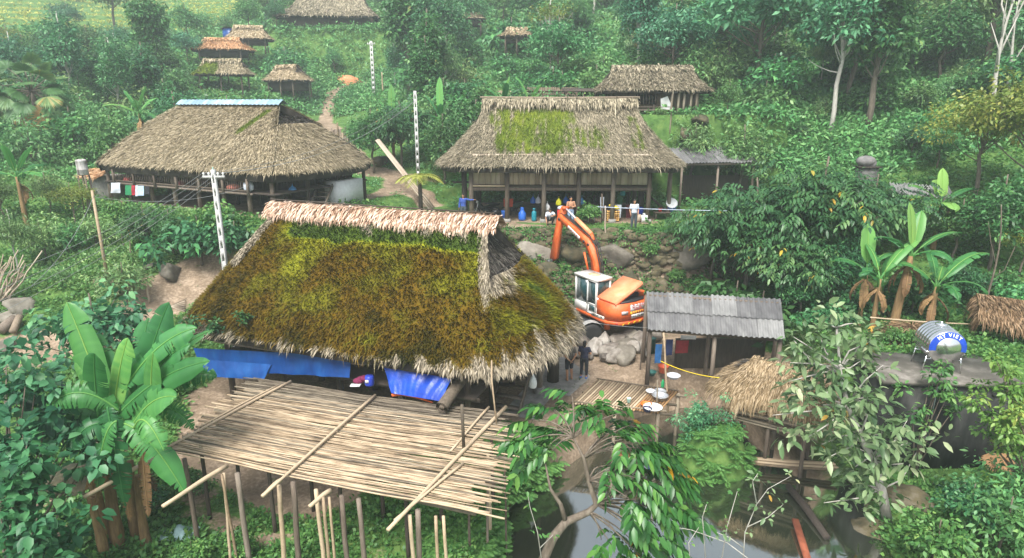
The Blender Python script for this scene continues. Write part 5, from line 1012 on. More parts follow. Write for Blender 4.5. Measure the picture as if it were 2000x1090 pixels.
# ---------------------------------------------------------------- people
def remesh(mb, name, m, vox, parent, smooth=2):
    me = mb.mesh(name, [m]); o = bpy.data.objects.new('tmp', me); COL.objects.link(o)
    md = o.modifiers.new('r', 'REMESH'); md.mode = 'VOXEL'; md.voxel_size = vox; md.use_smooth_shade = True
    sm = o.modifiers.new('s', 'SMOOTH'); sm.factor = .5; sm.iterations = smooth
    dg = bpy.context.evaluated_depsgraph_get(); me2 = bpy.data.meshes.new_from_object(o.evaluated_get(dg)); bpy.data.objects.remove(o); me2.name = name; me2.materials.clear(); me2.materials.append(m)
    return link(name, me2, parent)
def hand(mb, w_, d, side, cur=.6):
    """palm + four fingers + thumb, starting at wrist w_, pointing along d; side = direction of the thumb"""
    d = nrm(d); sd = nrm(np.asarray(side, float)-d*np.dot(side, d)); nn = np.cross(d, sd); w_ = np.asarray(w_, float); pc = w_+d*.05
    mb.cap(w_+d*.01+sd*.012, pc+d*.02+sd*.018, .022, .022); mb.cap(w_+d*.01-sd*.012, pc+d*.02-sd*.02, .022, .02)
    for k, l in enumerate((.068, .076, .07, .055)):
        b = w_+d*.085+sd*(.028-.019*k); m1 = b+(d*math.cos(cur*.5)+nn*math.sin(cur*.5))*l*.5; m2 = m1+(d*math.cos(cur*1.3)+nn*math.sin(cur*1.3))*l*.5; mb.cap(b-d*.02, m1, .0105, .0095, 6); mb.cap(m1, m2, .0095, .008, 6)
    t0 = w_+d*.025+sd*.03; t1 = t0+(d*.6+sd*.75)*.035; t2 = t1+(d*.95+sd*.2+nn*.3)*.03; mb.cap(t0, t1, .013, .0115, 6); mb.cap(t1, t2, .0115, .0095, 6)
SKIN = mat('skin', [(.3, (.34, .17, .095)), (.7, (.44, .235, .14))], 6, .5, .03); HAIR = flat('black_hair', (.012, .01, .009), .5)
def person(loc, rz, label, J, shirt=None, trousers=None, shirt_m=None, trous_m=None, sleeve=.5, leg=1.0, hair=.5, shoes=None, scale=1.0, head_tilt=0.0, group=None):
    """J: joints in local coords, the person faces local -y. keys pelvis chest neck head shL shR elL elR wrL wrR hiL hiR knL knR anL anR hdL hdR"""
    t = thing('person', label, 'person', loc, rz, scale=scale); J = {k: np.array(v, float) for k, v in J.items()}; mb = MB()
    up = nrm(J['neck']-J['pelvis']); sdv = nrm(J['shR']-J['shL']); fw = nrm(np.cross(up, sdv))
    if fw[1] > 0: fw = -fw
    Rb = np.stack([sdv, -fw, up], 1)
    mid = (J['pelvis']+J['chest'])/2
    mb.ell(J['pelvis']+up*.02, (.165, .115, .14), Rb, 14, 10); mb.ell(mid+up*.02, (.145, .10, .17), Rb, 14, 10); mb.ell(J['chest'], (.17, .115, .20), Rb, 14, 10); mb.ell(J['chest']+up*.13, (.17, .085, .07), Rb, 14, 8)
    mb.cap(J['chest']+up*.18, J['head']-up*.04, .058, .052)
    Rt = np.array(Matrix.Rotation(head_tilt, 3, 'X')); hd_ = J['head']; hR = Rb @ Rt
    def hp(x, y, z): return hd_+hR @ np.array((x, y, z))
    mb.ell(hp(0, .01, .03), (.075, .095, .105), hR, 16, 12); mb.ell(hp(0, -.03, -.045), (.055, .06, .065), hR, 12, 8); mb.cap(hp(0, -.085, .015), hp(0, -.105, -.02), .012, .016, 6); mb.ell(hp(0, -.083, -.058), (.026, .012, .011), hR, 8, 6)
    for s_ in (-1, 1): mb.ell(hp(s_*.077, .01, 0), (.012, .022, .035), hR, 8, 6); mb.ell(hp(s_*.033, -.083, .045), (.022, .01, .007), hR, 8, 6)
    for s_ in 'LR':
        mb.cap(J['sh'+s_], J['el'+s_], .056, .043); mb.cap(J['el'+s_], J['wr'+s_], .042, .029); mb.cap(J['chest']+up*.12, J['sh'+s_], .07, .058)
        hd2 = J.get('hd'+s_, J['wr'+s_]-J['el'+s_]); hand(mb, J['wr'+s_], hd2, (-fw*-1)+.01)
        mb.cap(J['hi'+s_], J['kn'+s_], .092, .06); mb.cap(J['kn'+s_], J['kn'+s_]*.55+J['an'+s_]*.45, .058, .057); mb.cap(J['kn'+s_]*.55+J['an'+s_]*.45, J['an'+s_], .056, .04)
        a = J['an'+s_]; mb.cap(a+np.array((0, .04, -.045)), a+np.array((0, -.13, -.062)), .036, .03); mb.cap(a, a+np.array((0, -.02, -.04)), .04, .036)
    remesh(mb, 'body', SKIN, .011, t, 3)
    ey = MB()
    for s_ in (-1, 1): ey.ell(hp(s_*.033, -.088, .025), (.011, .007, .006), hR, 8, 6)
    part(ey, 'eyes', HAIR, t)
    hb = MB(); hb.ell(hp(0, .022, .052), (.083, .10, .095), hR, 16, 10); hb.ell(hp(0, .06, .0), (.07, .055, .08 if hair < 1 else .12), hR, 14, 8)
    if hair >= 1: hb.ell(hp(0, .075, -.06), (.075, .05, .09), hR, 12, 8)
    remesh(hb, 'hair', HAIR, .012, t, 1)
    if shirt_m:
        sb = MB(); sb.ell(J['pelvis']+up*.08, (.178, .13, .12), Rb, 14, 8); sb.ell(mid+up*.02, (.168, .12, .19), Rb, 14, 10); sb.ell(J['chest'], (.185, .13, .21), Rb, 14, 10); sb.ell(J['chest']+up*.12, (.17, .095, .085), Rb, 14, 8)
        for s_ in 'LR':
            e = J['el'+s_]; s0 = J['sh'+s_]; sb.cap(J['chest']+up*.12, s0, .082, .072)
            if sleeve <= .6: sb.cap(s0, s0*(1-sleeve-.1)+e*(sleeve+.1), .072, .066)
            else: sb.cap(s0, e, .07, .057); sb.cap(e, J['wr'+s_]*.9+e*.1, .056, .043)
        remesh(sb, 'shirt', shirt_m, .014, t, 3)
    if trous_m:
        tb = MB(); tb.ell(J['pelvis'], (.178, .13, .13), Rb, 14, 8)
        for s_ in 'LR':
            k, a = J['kn'+s_], J['an'+s_]; f = min(1, leg*2); tb.cap(J['pelvis']*.4+J['hi'+s_]*.6, J['hi'+s_], .11, .108); tb.cap(J['hi'+s_], J['hi'+s_]*(1-f)+k*f, .107, .078)
            if leg > .5: tb.cap(k, k*(1-(leg-.5)*1.9)+a*(leg-.5)*1.9, .076, .06)
        remesh(tb, 'trousers', trous_m, .014, t, 3)
    if shoes:
        for s_ in 'LR': a = J['an'+s_]; fb = MB(); fb.cap(a+np.array((0, .045, -.05)), a+np.array((0, -.15, -.062)), .045, .038); remesh(fb, 'shoe', shoes, .012, t, 2)
    return t
def stand(**kw):
    J = dict(pelvis=(0, 0, .93), chest=(0, .0, 1.25), neck=(0, .01, 1.45), head=(0, -.01, 1.60), shL=(.19, .01, 1.40), shR=(-.19, .01, 1.40), elL=(.25, .03, 1.12), elR=(-.25, .03, 1.12), wrL=(.25, -.06, .88), wrR=(-.25, -.06, .88),
             hiL=(.095, 0, .88), hiR=(-.095, 0, .88), knL=(.11, -.02, .49), knR=(-.11, -.02, .49), anL=(.12, .02, .09), anR=(-.12, .02, .09)); J.update(kw); return J
GREY_T = flat('light_grey_cloth', (.50, .54, .60), .85, var=.08); DENIM = flat('denim', (.22, .30, .42), .85); DKJ = flat('dark_jeans', (.045, .06, .075), .85); DK = flat('charcoal_cloth', (.02, .022, .03), .85); TAUPE = flat('taupe_cloth', (.10, .085, .075), .85); WHT = flat('whitish_cloth', (.58, .62, .70), .85, var=.06); BLU = flat('royal_cloth', (.035, .075, .30), .85); NAVY = flat('navy_shirt', (.018, .02, .045), .85); SLIP = flat('blue_slipper', (.05, .16, .45), .6)
q = G(1237, 448, 4.33); person(q, .1, 'man in a light grey t-shirt and dark jeans standing on the terrace grass', stand(elL=(.24, .02, 1.12), wrL=(.2, -.1, .92), elR=(-.25, .04, 1.12), wrR=(-.22, -.06, .9)), shirt_m=GREY_T, trous_m=DKJ, shoes=DK, scale=1.0, head_tilt=.25)
q = G(1114, 441, 4.33); person(q, .15, 'bare chested man with folded arms and faded jeans behind the excavator arm', stand(elL=(.26, -.06, 1.15), elR=(-.26, -.06, 1.15), wrL=(-.03, -.21, 1.19), wrR=(.05, -.19, 1.14), hdL=(-1, .05, .1), hdR=(1, .05, .1)), trous_m=DENIM, leg=1.0, shoes=DK, scale=1.0, head_tilt=.15)
q = G(1073, 438, 4.33)
SQ = dict(pelvis=(0, .12, .30), chest=(0, -.05, .58), neck=(0, -.12, .74), head=(0, -.19, .88), shL=(.19, -.1, .70), shR=(-.19, -.1, .70), elL=(.24, -.36, .60), elR=(-.27, -.2, .42), wrL=(.06, -.5, .58), wrR=(-.25, -.34, .18), hdL=(-1, -.1, -.1), hdR=(.1, -.2, -1), hiL=(.1, .1, .28), hiR=(-.1, .1, .28), knL=(.2, -.30, .47), knR=(-.2, -.28, .47), anL=(.15, -.1, .09), anR=(-.15, -.1, .09))
person(q, .2, 'crouching man in a white shirt at the edge of the stone terrace', SQ, shirt_m=WHT, trous_m=DK, shoes=DK, head_tilt=.3)
q = Vector(toW2(onY2(905, 406, -3.9))); q[2] = hz(q[0], q[1]); person(q, -.2, 'person in a blue long sleeved shirt leaning one hand on the house post', stand(elL=(.42, .02, 1.36), wrL=(.66, .02, 1.38), hdL=(1, 0, .1)), shirt_m=BLU, trous_m=DKJ, sleeve=1, shoes=DK, head_tilt=.2)
q = G(1111, 741, 0.02); person(q, PI+.35, 'barefoot man in a taupe t-shirt and black shorts with hands clasped behind him', stand(elL=(.25, .12, 1.13), elR=(-.25, .12, 1.13), wrL=(.05, .17, .92), wrR=(-.04, .19, .93), hdL=(-.6, .1, -.6), hdR=(.6, .1, -.6), anL=(.13, .12, .09), knL=(.11, .02, .49), head=(0, -.04, 1.60)), shirt_m=TAUPE, trous_m=DK, leg=.44, scale=1.0, head_tilt=.1)
q = G(1140, 738, 0.02); person(q, PI-.35, 'woman in navy top and dark trousers with blue slippers beside the man in shorts', stand(elL=(.24, .05, 1.12), wrL=(.17, -.1, .95), elR=(-.27, -.02, 1.15), wrR=(-.12, -.2, 1.10), hdR=(.8, -.2, .3), hdL=(-.1, -.6, -.8)), shirt_m=NAVY, trous_m=DK, sleeve=.4, leg=.9, hair=1, shoes=SLIP, scale=.98)
# ---------------------------------------------------------------- things under the middle house
def L2(px, py, yl): q = Vector(toW2(onY2(px, py, yl))); q[2] = 4.32; return q
def tyre(mb, c, R_, r, M=None): 
    a = np.linspace(0, 2*PI, 25)[:-1]; rows = [np.stack([(R_+r*math.cos(b))*np.cos(a), r*.9*math.sin(b)*np.ones(24), (R_+r*math.cos(b))*np.sin(a)], 1) for b in np.linspace(0, 2*PI, 9)]; mb.grid(np.array(rows)+np.array(c), 0, .5, True)
def motorbike(p, rz, label, fm, sc=1.0):
    t = thing('motorbike', label, 'motorbike', p, rz, scale=sc)
    for x in (-.6, .62):
        mb = MB(); tyre(mb, (x, 0, .29), .25, .045); ty = part(mb, 'wheel', M_black, t, smooth=True); mb = MB(); mb.lathe([(.02, -.06), (.05, -.05), (.05, .05), (.02, .06)], (x, 0, .29), 12, 0, Matrix.Rotation(PI/2, 4, 'X'))
        for k in range(9): a = k*2*PI/9; mb.tube([(x, 0, .29), (x+.24*math.cos(a), 0, .29+.24*math.sin(a))], .006, 4)
        part(mb, 'spokes', M_chrome, ty)
    mb = MB(); mb.prism([(-.45, .55), (-.2, .36), (.2, .32), (.45, .5), (.85, .68), (.9, .78), (.3, .72), (-.1, .6), (-.3, .86), (-.44, .9)], (0, 0, 0), (1, 0, 0), (0, 0, 1), (0, 1, 0), .16); part(mb, 'fairing', fm, t)
    mb = MB(); mb.ell((.36, 0, .78), (.42, .12, .06)); part(mb, 'seat', M_black, t, smooth=True); mb = MB(); mb.box((.05, 0, .32), (.38, .2, .22)); mb.tube([(.1, .14, .25), (.85, .14, .33)], [.035, .05], 8); part(mb, 'engine', M_iron, t)
    mb = MB(); mb.tube([(-.6, .05, .29), (-.4, .05, .9)], .025, 6); mb.tube([(-.6, -.05, .29), (-.4, -.05, .9)], .025, 6); part(mb, 'fork', M_chrome, t); mb = MB(); mb.tube([(-.3, -.33, .98), (-.4, 0, .95), (-.3, .33, .98)], .016, 6); part(mb, 'handlebar', M_black, t)
    for s_ in (-1, 1): mb = MB(); mb.tube([(-.36, s_*.25, .96), (-.38, s_*.3, 1.12)], .008, 5); mb.ell((-.38, s_*.31, 1.16), (.015, .05, .04)); part(mb, 'mirror', M_black, t)
    mb = MB(); mb.ell((-.5, 0, .88), (.07, .1, .08)); part(mb, 'headlight', M_white, t); mb = MB(); mb.tube([(.1, -.12, .28), (.15, -.25, .0)], .012, 5); part(mb, 'stand', M_iron, t)
motorbike(L2(948, 402, -1.9), .12, 'dark motorbike parked under the left bay of the middle house', flat('black_gloss', (.015, .017, .02), .25), 1.05)
motorbike(L2(1000, 402, -1.2), .6, 'green and grey motorbike half hidden behind the second bay post', flat('green_grey_gloss', (.10, .16, .15), .3))
motorbike(at(1247, 49.0)+Vector((0, 0, .0)), .2, 'small red motorbike parked by the upper right house', flat('red_gloss', (.35, .01, .03), .3), .85)
def cyl(px, py, yl, prof, label, m, name, cat): q = L2(px, py, yl); mb = MB().lathe(prof, n=20); return solo(mb, name, m, label, cat, q, smooth=True)
GC = [(.1, 0), (.15, .02), (.155, .08), (.155, .5), (.12, .6), (.05, .63), (.05, .68), (.09, .69), (.09, .78), (.05, .78)]
cyl(1043, 434, -3.5, GC, 'teal gas cylinder standing between the middle house posts', flat('teal_paint', (.01, .20, .26), .4), 'gas_cylinder', 'gas cylinder')
cyl(1020, 428, -3.3, [(.2, 0), (.24, .1), (.24, .45), (.15, .55), (.1, .7), (.12, .8)], 'blue water pump drum with a round badge under the middle house', M_blue, 'drum', 'drum')
cyl(986, 428, -3.0, [(.2, 0), (.22, .5), (.24, .55), (.2, .55)], 'blue plastic barrel behind the second house post', M_blue, 'barrel', 'barrel')
cyl(1247, 436, -2.6, [(.25, 0), (.28, .6), (.25, .72), (.1, .75)], 'deep blue barrel behind the man in grey t-shirt', flat('deep_blue_plastic', (.01, .03, .25), .4), 'barrel', 'barrel')
q = L2(1258, 436, -3.9); mb = MB(); mb.box((0, 0, .22), (.34, .22, .44)); mb.lathe([(.05, .44), (.05, .52), (.0, .53)], n=12); jc = solo(mb, 'jerrycan', M_white, 'white plastic jerrycan by the right post of the middle house', 'jerrycan', q); mb = MB(); mb.tube([(-.1, 0, .45), (-.08, 0, .55), (.02, 0, .55)], .02, 6); part(mb, 'handle', M_white, jc)
q = L2(1246, 435, -3.7); mb = MB(); mb.lathe([(.12, 0), (.17, .1), (.2, .3), (.16, .45), (.15, .44)], n=18); solo(mb, 'basket', M_plank, 'brown woven basket between the jerrycan and the man in grey', 'basket', q, smooth=True)
q = L2(1196, 438, -3.6); wp = thing('firewood_stack', 'stack of split yellow firewood in the right bay of the middle house', 'firewood', q)
for i in range(6):
    for j in range(5): mb = MB(); mb.tube([(-.32+i*.13+R5.random()*.02, -.15, .08+j*.13), (-.32+i*.13, .25, .08+j*.13+R5.random()*.02)], .058, 7, 0, R5.random()); part(mb, 'log', mat('yellow_log', [(.2, (.25, .12, .03)), (.8, (.62, .38, .13))], 5, attr=.6), wp)
mb = MB(); mb.ell((0, 0, .12), (.36, .15, .12), np.array(Matrix.Rotation(.35, 3, 'Y'))); solo(mb, 'yellow_can', M_yellow, 'yellow plastic can lying on top of the firewood stack', 'can', q+Vector((.05, -.05, .78)), smooth=True)
q = L2(1262, 395, -3.9)
def shang(px0, px1, py0, py1, yl, label, m, seed): 
    a, b = Vector(toW2(onY2(px0, py0, yl))), Vector(toW2(onY2(px1, py0, yl))); c, d = Vector(toW2(onY2(px0+1, py1, yl))), Vector(toW2(onY2(px1-2, py1, yl))); mb = cloth(a, b, c, d, 10, 10, .06, seed); return solo(mb, 'hanging_cloth', m, label, 'cloth', a, smooth=True, world=True)
shang(1201, 1214, 400, 425, -3.4, 'white and blue patterned shirt hung between the firewood and the man in grey', GREY_T, 21); shang(1205, 1217, 382, 400, -2.5, 'green cloth hung in shadow above the patterned shirt', flat('dark_green_cloth', (.02, .09, .03), .9), 22); shang(1172, 1180, 385, 414, -3.5, 'pale shirt on a stake in front of the right bays', WHT, 23)
shang(983, 1003, 388, 404, -2.0, 'red and black striped cloth hung behind the second post', flat('brick_red_cloth', (.40, .06, .03), .9), 24); shang(1222, 1238, 400, 428, -2.3, 'dark maroon cloth over a bench behind the man in grey', flat('maroon_cloth', (.12, .015, .02), .9), 25)
for px, py, lab, m in ((1069, 407, 'white plastic bag hung on the third house post', M_white), (1051, 393, 'small white bag hanging deeper under the middle house', WHT), (1041, 393, 'blue bag hanging beside the small white bag', M_blue), (1091, 397, 'bright yellow bag hung near the bare chested man', flat('lime_yellow', (.65, .62, .02), .5)), (1105, 393, 'blue cloth bag by the bare chested man', M_blue), (1136, 395, 'pale blue bag hanging behind the fourth post', flat('sky_blue', (.08, .3, .62), .5)), (1216, 378, 'turquoise bag under the floor beam at right', flat('turquoise', (.04, .30, .36), .5))):
    q = Vector(toW2(onY2(px, py+4, -3.3 if px in (1069, 1091) else -2.0))); bag(q, .32, .45, lab, m, px)
q = L2(1096, 436, -3.6); mb = MB(); mb.box((0, 0, .35), (.5, .4, .7)); rb = solo(mb, 'red_crate', M_red, 'faded red crate stacked behind the excavator stick', 'crate', q); mb = MB(); mb.ell((0, 0, .82), (.26, .18, .14)); solo(mb, 'white_bundle', WHT, 'pale bundle lying on the faded red crate', 'bundle', q, smooth=True)
q = L2(1152, 438, -3.6); ch_ = thing('plastic_chair', 'light grey plastic chair beside the shrub under the middle house', 'chair', q, .3)
mb = MB(); mb.box((0, 0, .42), (.45, .45, .04)); part(mb, 'seat', GREY_T, ch_); mb = MB(); mb.box((0, .22, .7), (.44, .04, .5)); part(mb, 'backrest', GREY_T, ch_)
for x in (-.19, .19):
    for y in (-.19, .19): mb = MB(); mb.tube([(x*1.1, y*1.1, 0), (x, y, .42)], .025, 6); part(mb, 'leg', GREY_T, ch_)
q = L2(1312, 398, -2.6); mb = MB(); mb.lathe([(.1, 0), (.3, .25), (.32, .3), (.28, .28)], n=20); solo(mb, 'basin', M_blue, 'blue tub on the drying rack right of the middle house', 'basin', q+Vector((0, 0, .45)), smooth=True)
mb = MB(); mb.lathe([(.02, 0), (.25, .03), (.36, .08), (.37, .09), (.25, .05), (.001, .02)], n=24, M=Matrix.Rotation(.9, 4, 'X')); solo(mb, 'white_basin', M_white, 'white round basin tilted up on the blue tub', 'basin', q+Vector((-.03, -.05, .95)), smooth=True)
mb = MB(); mb.box((0, 0, .42), (2.2, .8, .05)); rk = solo(mb, 'drying_rack', M_wood, 'low wooden drying rack right of the middle house', 'rack', q)
for x in (-1, 1):
    for y in (-.3, .3): mb = MB(); mb.tube([(x, y, -.1), (x, y, .4)], .04, 6); part(mb, 'leg', M_wood, rk)
q2 = q+Vector((-.7, 0, .45)); mb = MB(); mb.lathe([(.1, 0), (.14, .2), (.12, .2)], n=16); solo(mb, 'red_pot', M_red, 'small red pot on the drying rack', 'pot', q2, smooth=True)
a = L2(1177, 438, -3.95); pole(a, a+Vector((-.12, 0, 1.75)), .07, 'rough wooden stake with a pale shirt before the right bays', M_wood)
# ---------------------------------------------------------------- laundry of the straw house
for k, (x0, x1, y0, y1, m, lab) in enumerate(((217, 235, 357, 377, WHT, 'white washing at the left end below the balcony'), (245, 257, 362, 381, flat('green_cloth', (.02, .22, .09), .9), 'green shirt on the washing line below the balcony'), (257, 264, 362, 381, flat('red_cloth', (.35, .02, .04), .9), 'red shirt on the washing line below the balcony'), (265, 269, 362, 383, WHT, 'narrow white cloth beside the red shirt'), (269, 281, 363, 382, flat('pale_blue_cloth', (.45, .58, .75), .9), 'pale blue shirt on the washing line below the balcony'), (283, 292, 364, 379, DK, 'black cloth at the right end of the washing line'))):
    a, b, c, d = (Vector(toW1(onY1(*q, -4.45))) for q in ((x0, y0), (x1, y0), (x0, y1), (x1, y1))); mb = cloth(a, b, c, d, 8, 8, .05, 30+k); solo(mb, 'washing', m, lab, 'washing', a, smooth=True, world=True)
for k, (px, py, w_, m, lab) in enumerate(((251, 352, .3, flat('pink_red', (.5, .08, .08), .6), 'red tub on the left part of the balcony'), (352, 360, .3, flat('maroon_tub', (.25, .05, .06), .6), 'maroon bowl in the middle of the balcony'), (457, 367, .42, flat('coral_bundle', (.55, .2, .15), .8), 'coral and blue bundle at the right of the balcony'))):
    q = Vector(toW1(onY1(px, py+4, -3.9))); mb = MB(); mb.ell((0, 0, .15), (w_, w_*.7, .2)); solo(mb, 'bundle', m, lab, 'bundle', q, smooth=True)
q = Vector(toW1(onY1(486, 372, -4.1))); bag(q, .5, .7, 'large white sack at the balcony corner of the straw house', WHT, 5, .2)
q = Vector(toW1(onY1(572, 376, -2.2))); bag(q, .4, .4, 'blue bag hanging by the stairs of the straw house', flat('sky_blue', (.08, .3, .62), .5), 6, .2)
# grey drum on a post at the left of the straw house
q = D(163, 342, 38.0); mb = MB(); mb.lathe([(.26, 0), (.3, .05), (.29, .3), (.31, .32), (.29, .36), (.29, .8), (.31, .84), (.24, .92), (.01, .95)], n=22); tk = solo(mb, 'water_drum', mat('stained_drum', [(.35, (.08, .05, .04)), (.5, (.35, .33, .32)), (.7, (.6, .58, .58))], 2, stretch=(2, 2, .5)), 'stained pale water drum left of the straw house roof', 'water drum', q, smooth=True)
st_ = thing('drum_stand', 'thin post stand carrying the stained water drum', 'stand', q-Vector((0, 0, 2.6)))
for x in (-.2, .2):
    for y in (-.2, .2): mb = MB(); mb.tube([(x, y, -.8), (x, y, 2.58)], .05, 6); part(mb, 'leg', M_wood, st_)
# ---------------------------------------------------------------- pieces left of the mossy house
rb_ = np.random.RandomState(31)
bp0 = thing('branch_pile', 'pile of long bare pale branches at the left edge', 'branches', hit(5, 600))
for k in range(15):
    a = np.array((rb_.rand()*.9-.6, rb_.rand()*.6-.3, .1+.03*k)); d = np.array((.45+.5*rb_.rand(), .3*rb_.rand(), .9+.6*rb_.rand()))*(1.2+rb_.rand()*.9); k_ = np.linspace(0, 1, 6)[:, None]; P = a*(1-k_)+(a+d)*k_; P[1:-1] += .06*rb_.randn(4, 3); mb = MB(); mb.tube(P, np.linspace(.05, .025, 6), 6); part(mb, 'branch', M_plank, bp0, smooth=True)
q = hit(18, 650); mb = MB(); mb.tube([(-.15, -.3, .2), (.0, .5, .5)], .22, 14); solo(mb, 'sawn_log', M_wood, 'thick sawn grey log lying by the brown domed boulder', 'log', q); q = hit(36, 650); mb = MB(); mb.tube([(0, -.3, .15), (-.2, .5, .6)], .15, 12); solo(mb, 'sawn_log', M_plank, 'pale sawn log leaning next to the thick grey one', 'log', q)
for k in range(7):
    a = D(300+4*k, 612-3*k, 26.6-.03*k); b = D(362, 584+4*k, 26.2); a[2] = max(a[2], hz(a[0], a[1])+.05+.04*k); b[2] = max(b[2], hz(b[0], b[1])+.1+.05*k); mb = MB(); mb.beam(a, b, .14, .04); solo(mb, 'plank', M_plank, 'pale sawn plank in the small stack left of the mossy roof', 'plank', tuple(a), world=True, group='plank stack by the mossy roof')
a = hit(292, 592); pole(a, a+Vector((0, 0, .9)), .05, 'short stake beside the plank stack', M_plank, 'stake', 'stake')
for k, (px, py, hgt) in enumerate(((322, 468, 1.2), (243, 490, 1.3), (255, 505, 1.0), (305, 500, .9), (128, 405, 1.2))): a = hit(px, py); pole(a-Vector((0, 0, .1)), a+Vector((.12*(k % 3-1), 0, hgt)), .03, ('stake at the right end of the vegetable plot', 'tilted stake in the middle of the vegetable plot', 'thin stake near the slim wooden pole', 'short stake by the garden bushes', 'stake on the slope below the water drum')[k], M_bambooold, 'stake', 'garden_stake')
a, b = D(735, 274, 46), D(838, 348, 42.5); b[2] = hz(b[0], b[1])+.1
for k in range(3): mb = MB(); mb.beam(a+Vector((.05*k, .1*k, .03*k)), b+Vector((.12*k, 0, .06*k)), .2, .05); solo(mb, 'long_plank', M_plank, 'long brown plank leaning down behind the tree fern', 'plank', tuple(a), world=True, group='leaning planks by the tree fern')
fn = thing('stick_fence', 'rough fence of upright dark sticks beside the path', 'fence', hit(690, 290))
for k in range(26): x = -1.9+k*.15; mb = MB(); mb.tube([(x, .3*math.sin(k), -.4), (x+.08*rb_.randn(), .1*math.sin(k), 1.5+.4*rb_.rand())], .05, 6, 0, rb_.rand()); part(mb, 'stick', M_wooddk if k % 3 else M_wood, fn)
for k, (px, py) in enumerate(((663, 300), (748, 185))): a = hit(px, py); pole(a, a+Vector((0, 0, 2.6)), .08, ('tall reddish stake at the left end of the stick fence', 'short stake near the distant utility pole')[k], M_bamboo, 'stake', 'stake')
p = at(1078, 54); wf = thing('wattle_fence', 'woven bamboo fence panel behind the ridge of the middle house', 'fence', Vector((p[0], p[1], D(1078, 196, 54)[2]))); mb = MB()
for k in range(26): mb.box((-2+k*.16, 0, .45), (.14, .03, 1.1+.1*R5.random()), rnd=R5.random())
part(mb, 'panel', M_bw, wf); mb = MB(); mb.tube([(-2.1, -.05, .7), (2.2, -.05, .75)], .03, 6); part(mb, 'rail', M_bambooold, wf)
a = D(1312, 196, 47); pole(a-Vector((0, 0, 2.5)), D(1316, 162, 47), .05, 'thin upright pole in front of the upper right house', M_bambooold)
q = D(1298, 196, 48.2); mb = cloth(q+Vector((-.3, 0, .1)), q+Vector((.2, 0, .3)), q+Vector((-.2, .1, -.7)), q+Vector((.75, .1, -.75)), 10, 10, .08, 77); solo(mb, 'white_sheet', M_white, 'white sheet hung out in front of the upper right house', 'cloth', q, smooth=True, world=True)
q = Vector((sh4.location[0]-.15, sh4.location[1], sh4.location[2]+.27)); mb = MB(); mb.ell((0, 0, .3), (.6, .45, .35)); mb.ell((.35, .1, .15), (.35, .4, .35)); solo(mb, 'dusty_tank', mat('dusty_grey', [(.3, (.10, .10, .10)), (.7, (.24, .22, .22))], 2), 'dusty grey tank under a cover on the flat grey hut', 'tank', q, smooth=True)
# ---------------------------------------------------------------- concrete store with the steel tank
cs = thing('concrete_store', 'dark stained concrete store building with flat roof beside the pond', 'building', (15.4, 21.6, -1.6), math.radians(-4))
M_cst = mat('stained_concrete', [(.28, (.006, .006, .006)), (.48, (.018, .019, .018)), (.64, (.055, .055, .052)), (.85, (.15, .145, .14))], .9, stretch=(1.6, 1.6, .45), bump=.2)
M_csr = mat('mossy_roof_slab', [(.25, (.04, .038, .03)), (.5, (.10, .092, .078)), (.62, (.18, .165, .145)), (.8, (.36, .34, .32))], 1.0, bump=.3)
mb = MB(); mb.box((.05, 0, 1.72), (4.5, 2.5, 3.5)); part(mb, 'wall', M_cst, cs); mb = MB(); mb.box((0.05, 0, 3.54), (4.75, 2.75, .14)); part(mb, 'roof_slab', M_csr, cs)
mb = MB(); mb.lathe([(.09, -.02), (.12, -.02), (.12, .03), (.09, .03)], (1.55, -1.26, 3.2), 16, 0, Matrix.Rotation(PI/2, 4, 'X')); part(mb, 'pipe_hole', M_black, cs)
mb = MB(); mb.tube([(-.45, -1.3, 3.45), (-.46, -1.3, 1.5)], .018, 6); mb.box((-.46, -1.3, 1.42), (.34, .06, .08)); part(mb, 'hanging_pipe', flat('grey_pipe', (.2, .25, .25), .5), cs)
tc_ = D(1834, 672, 21.6); tz = cs.location[2]+3.61; tr = .62
tk = thing('steel_water_tank', 'shiny steel water tank with blue MY VIET label on the concrete store', 'water tank', (tc_[0], tc_[1], tz), math.radians(-101))
M_st = mat('stainless_steel', [(.3, (.62, .63, .64)), (.7, (.8, .81, .82))], 1.5, .16, .03, metal=.95)
prof = [(.001, -.74), (.38, -.72), (.40, -.70), (.58, -.63), (.62, -.56)]
for k in range(6): z = -.5+k*.19; prof += [(.62, z), (.645, z+.03), (.645, z+.06), (.62, z+.09)]
prof += [(.62, .60), (.60, .65), (.40, .72), (.385, .74), (.001, .76)]
Mt = Matrix.Rotation(PI/2, 4, 'Y'); mb = MB().lathe(prof, (0, 0, 1.0), 48, 0, Mt); part(mb, 'drum', M_st, tk, smooth=True)
# printed label: blue ring segment on the end cap (cone between r .40 and .60)
def capx(r): return .655+(.60-r)/(.60-.40)*.068
mb = MB(); an = np.linspace(math.radians(-12), math.radians(192), 40); rr = np.linspace(.405, .60, 6)
mb.grid(np.array([[(capx(r)+.006, r*math.cos(a), 1.0+r*math.sin(a)) for a in an] for r in rr]))
lb = part(mb, 'label', flat('label_blue', (.012, .06, .42), .35), tk, smooth=True)
for k, (chr_, ad) in enumerate((('M', 131), ('Y', 115), ('V', 92), ('I', 79), ('E', 67), ('T', 51))):
    a = math.radians(ad); rm_ = .50; o = Vector((capx(rm_)+.012, rm_*math.cos(a), 1+rm_*math.sin(a))); upv = Vector((-.34, math.cos(a), math.sin(a))).normalized(); ri = upv.cross(Vector((1, 0, 0))); ri = Vector((0, math.sin(a), -math.cos(a)))
    text_mesh(chr_, .17, basisM(o, ri, upv), M_white, 'lettering', lb, .004, bold=.006)
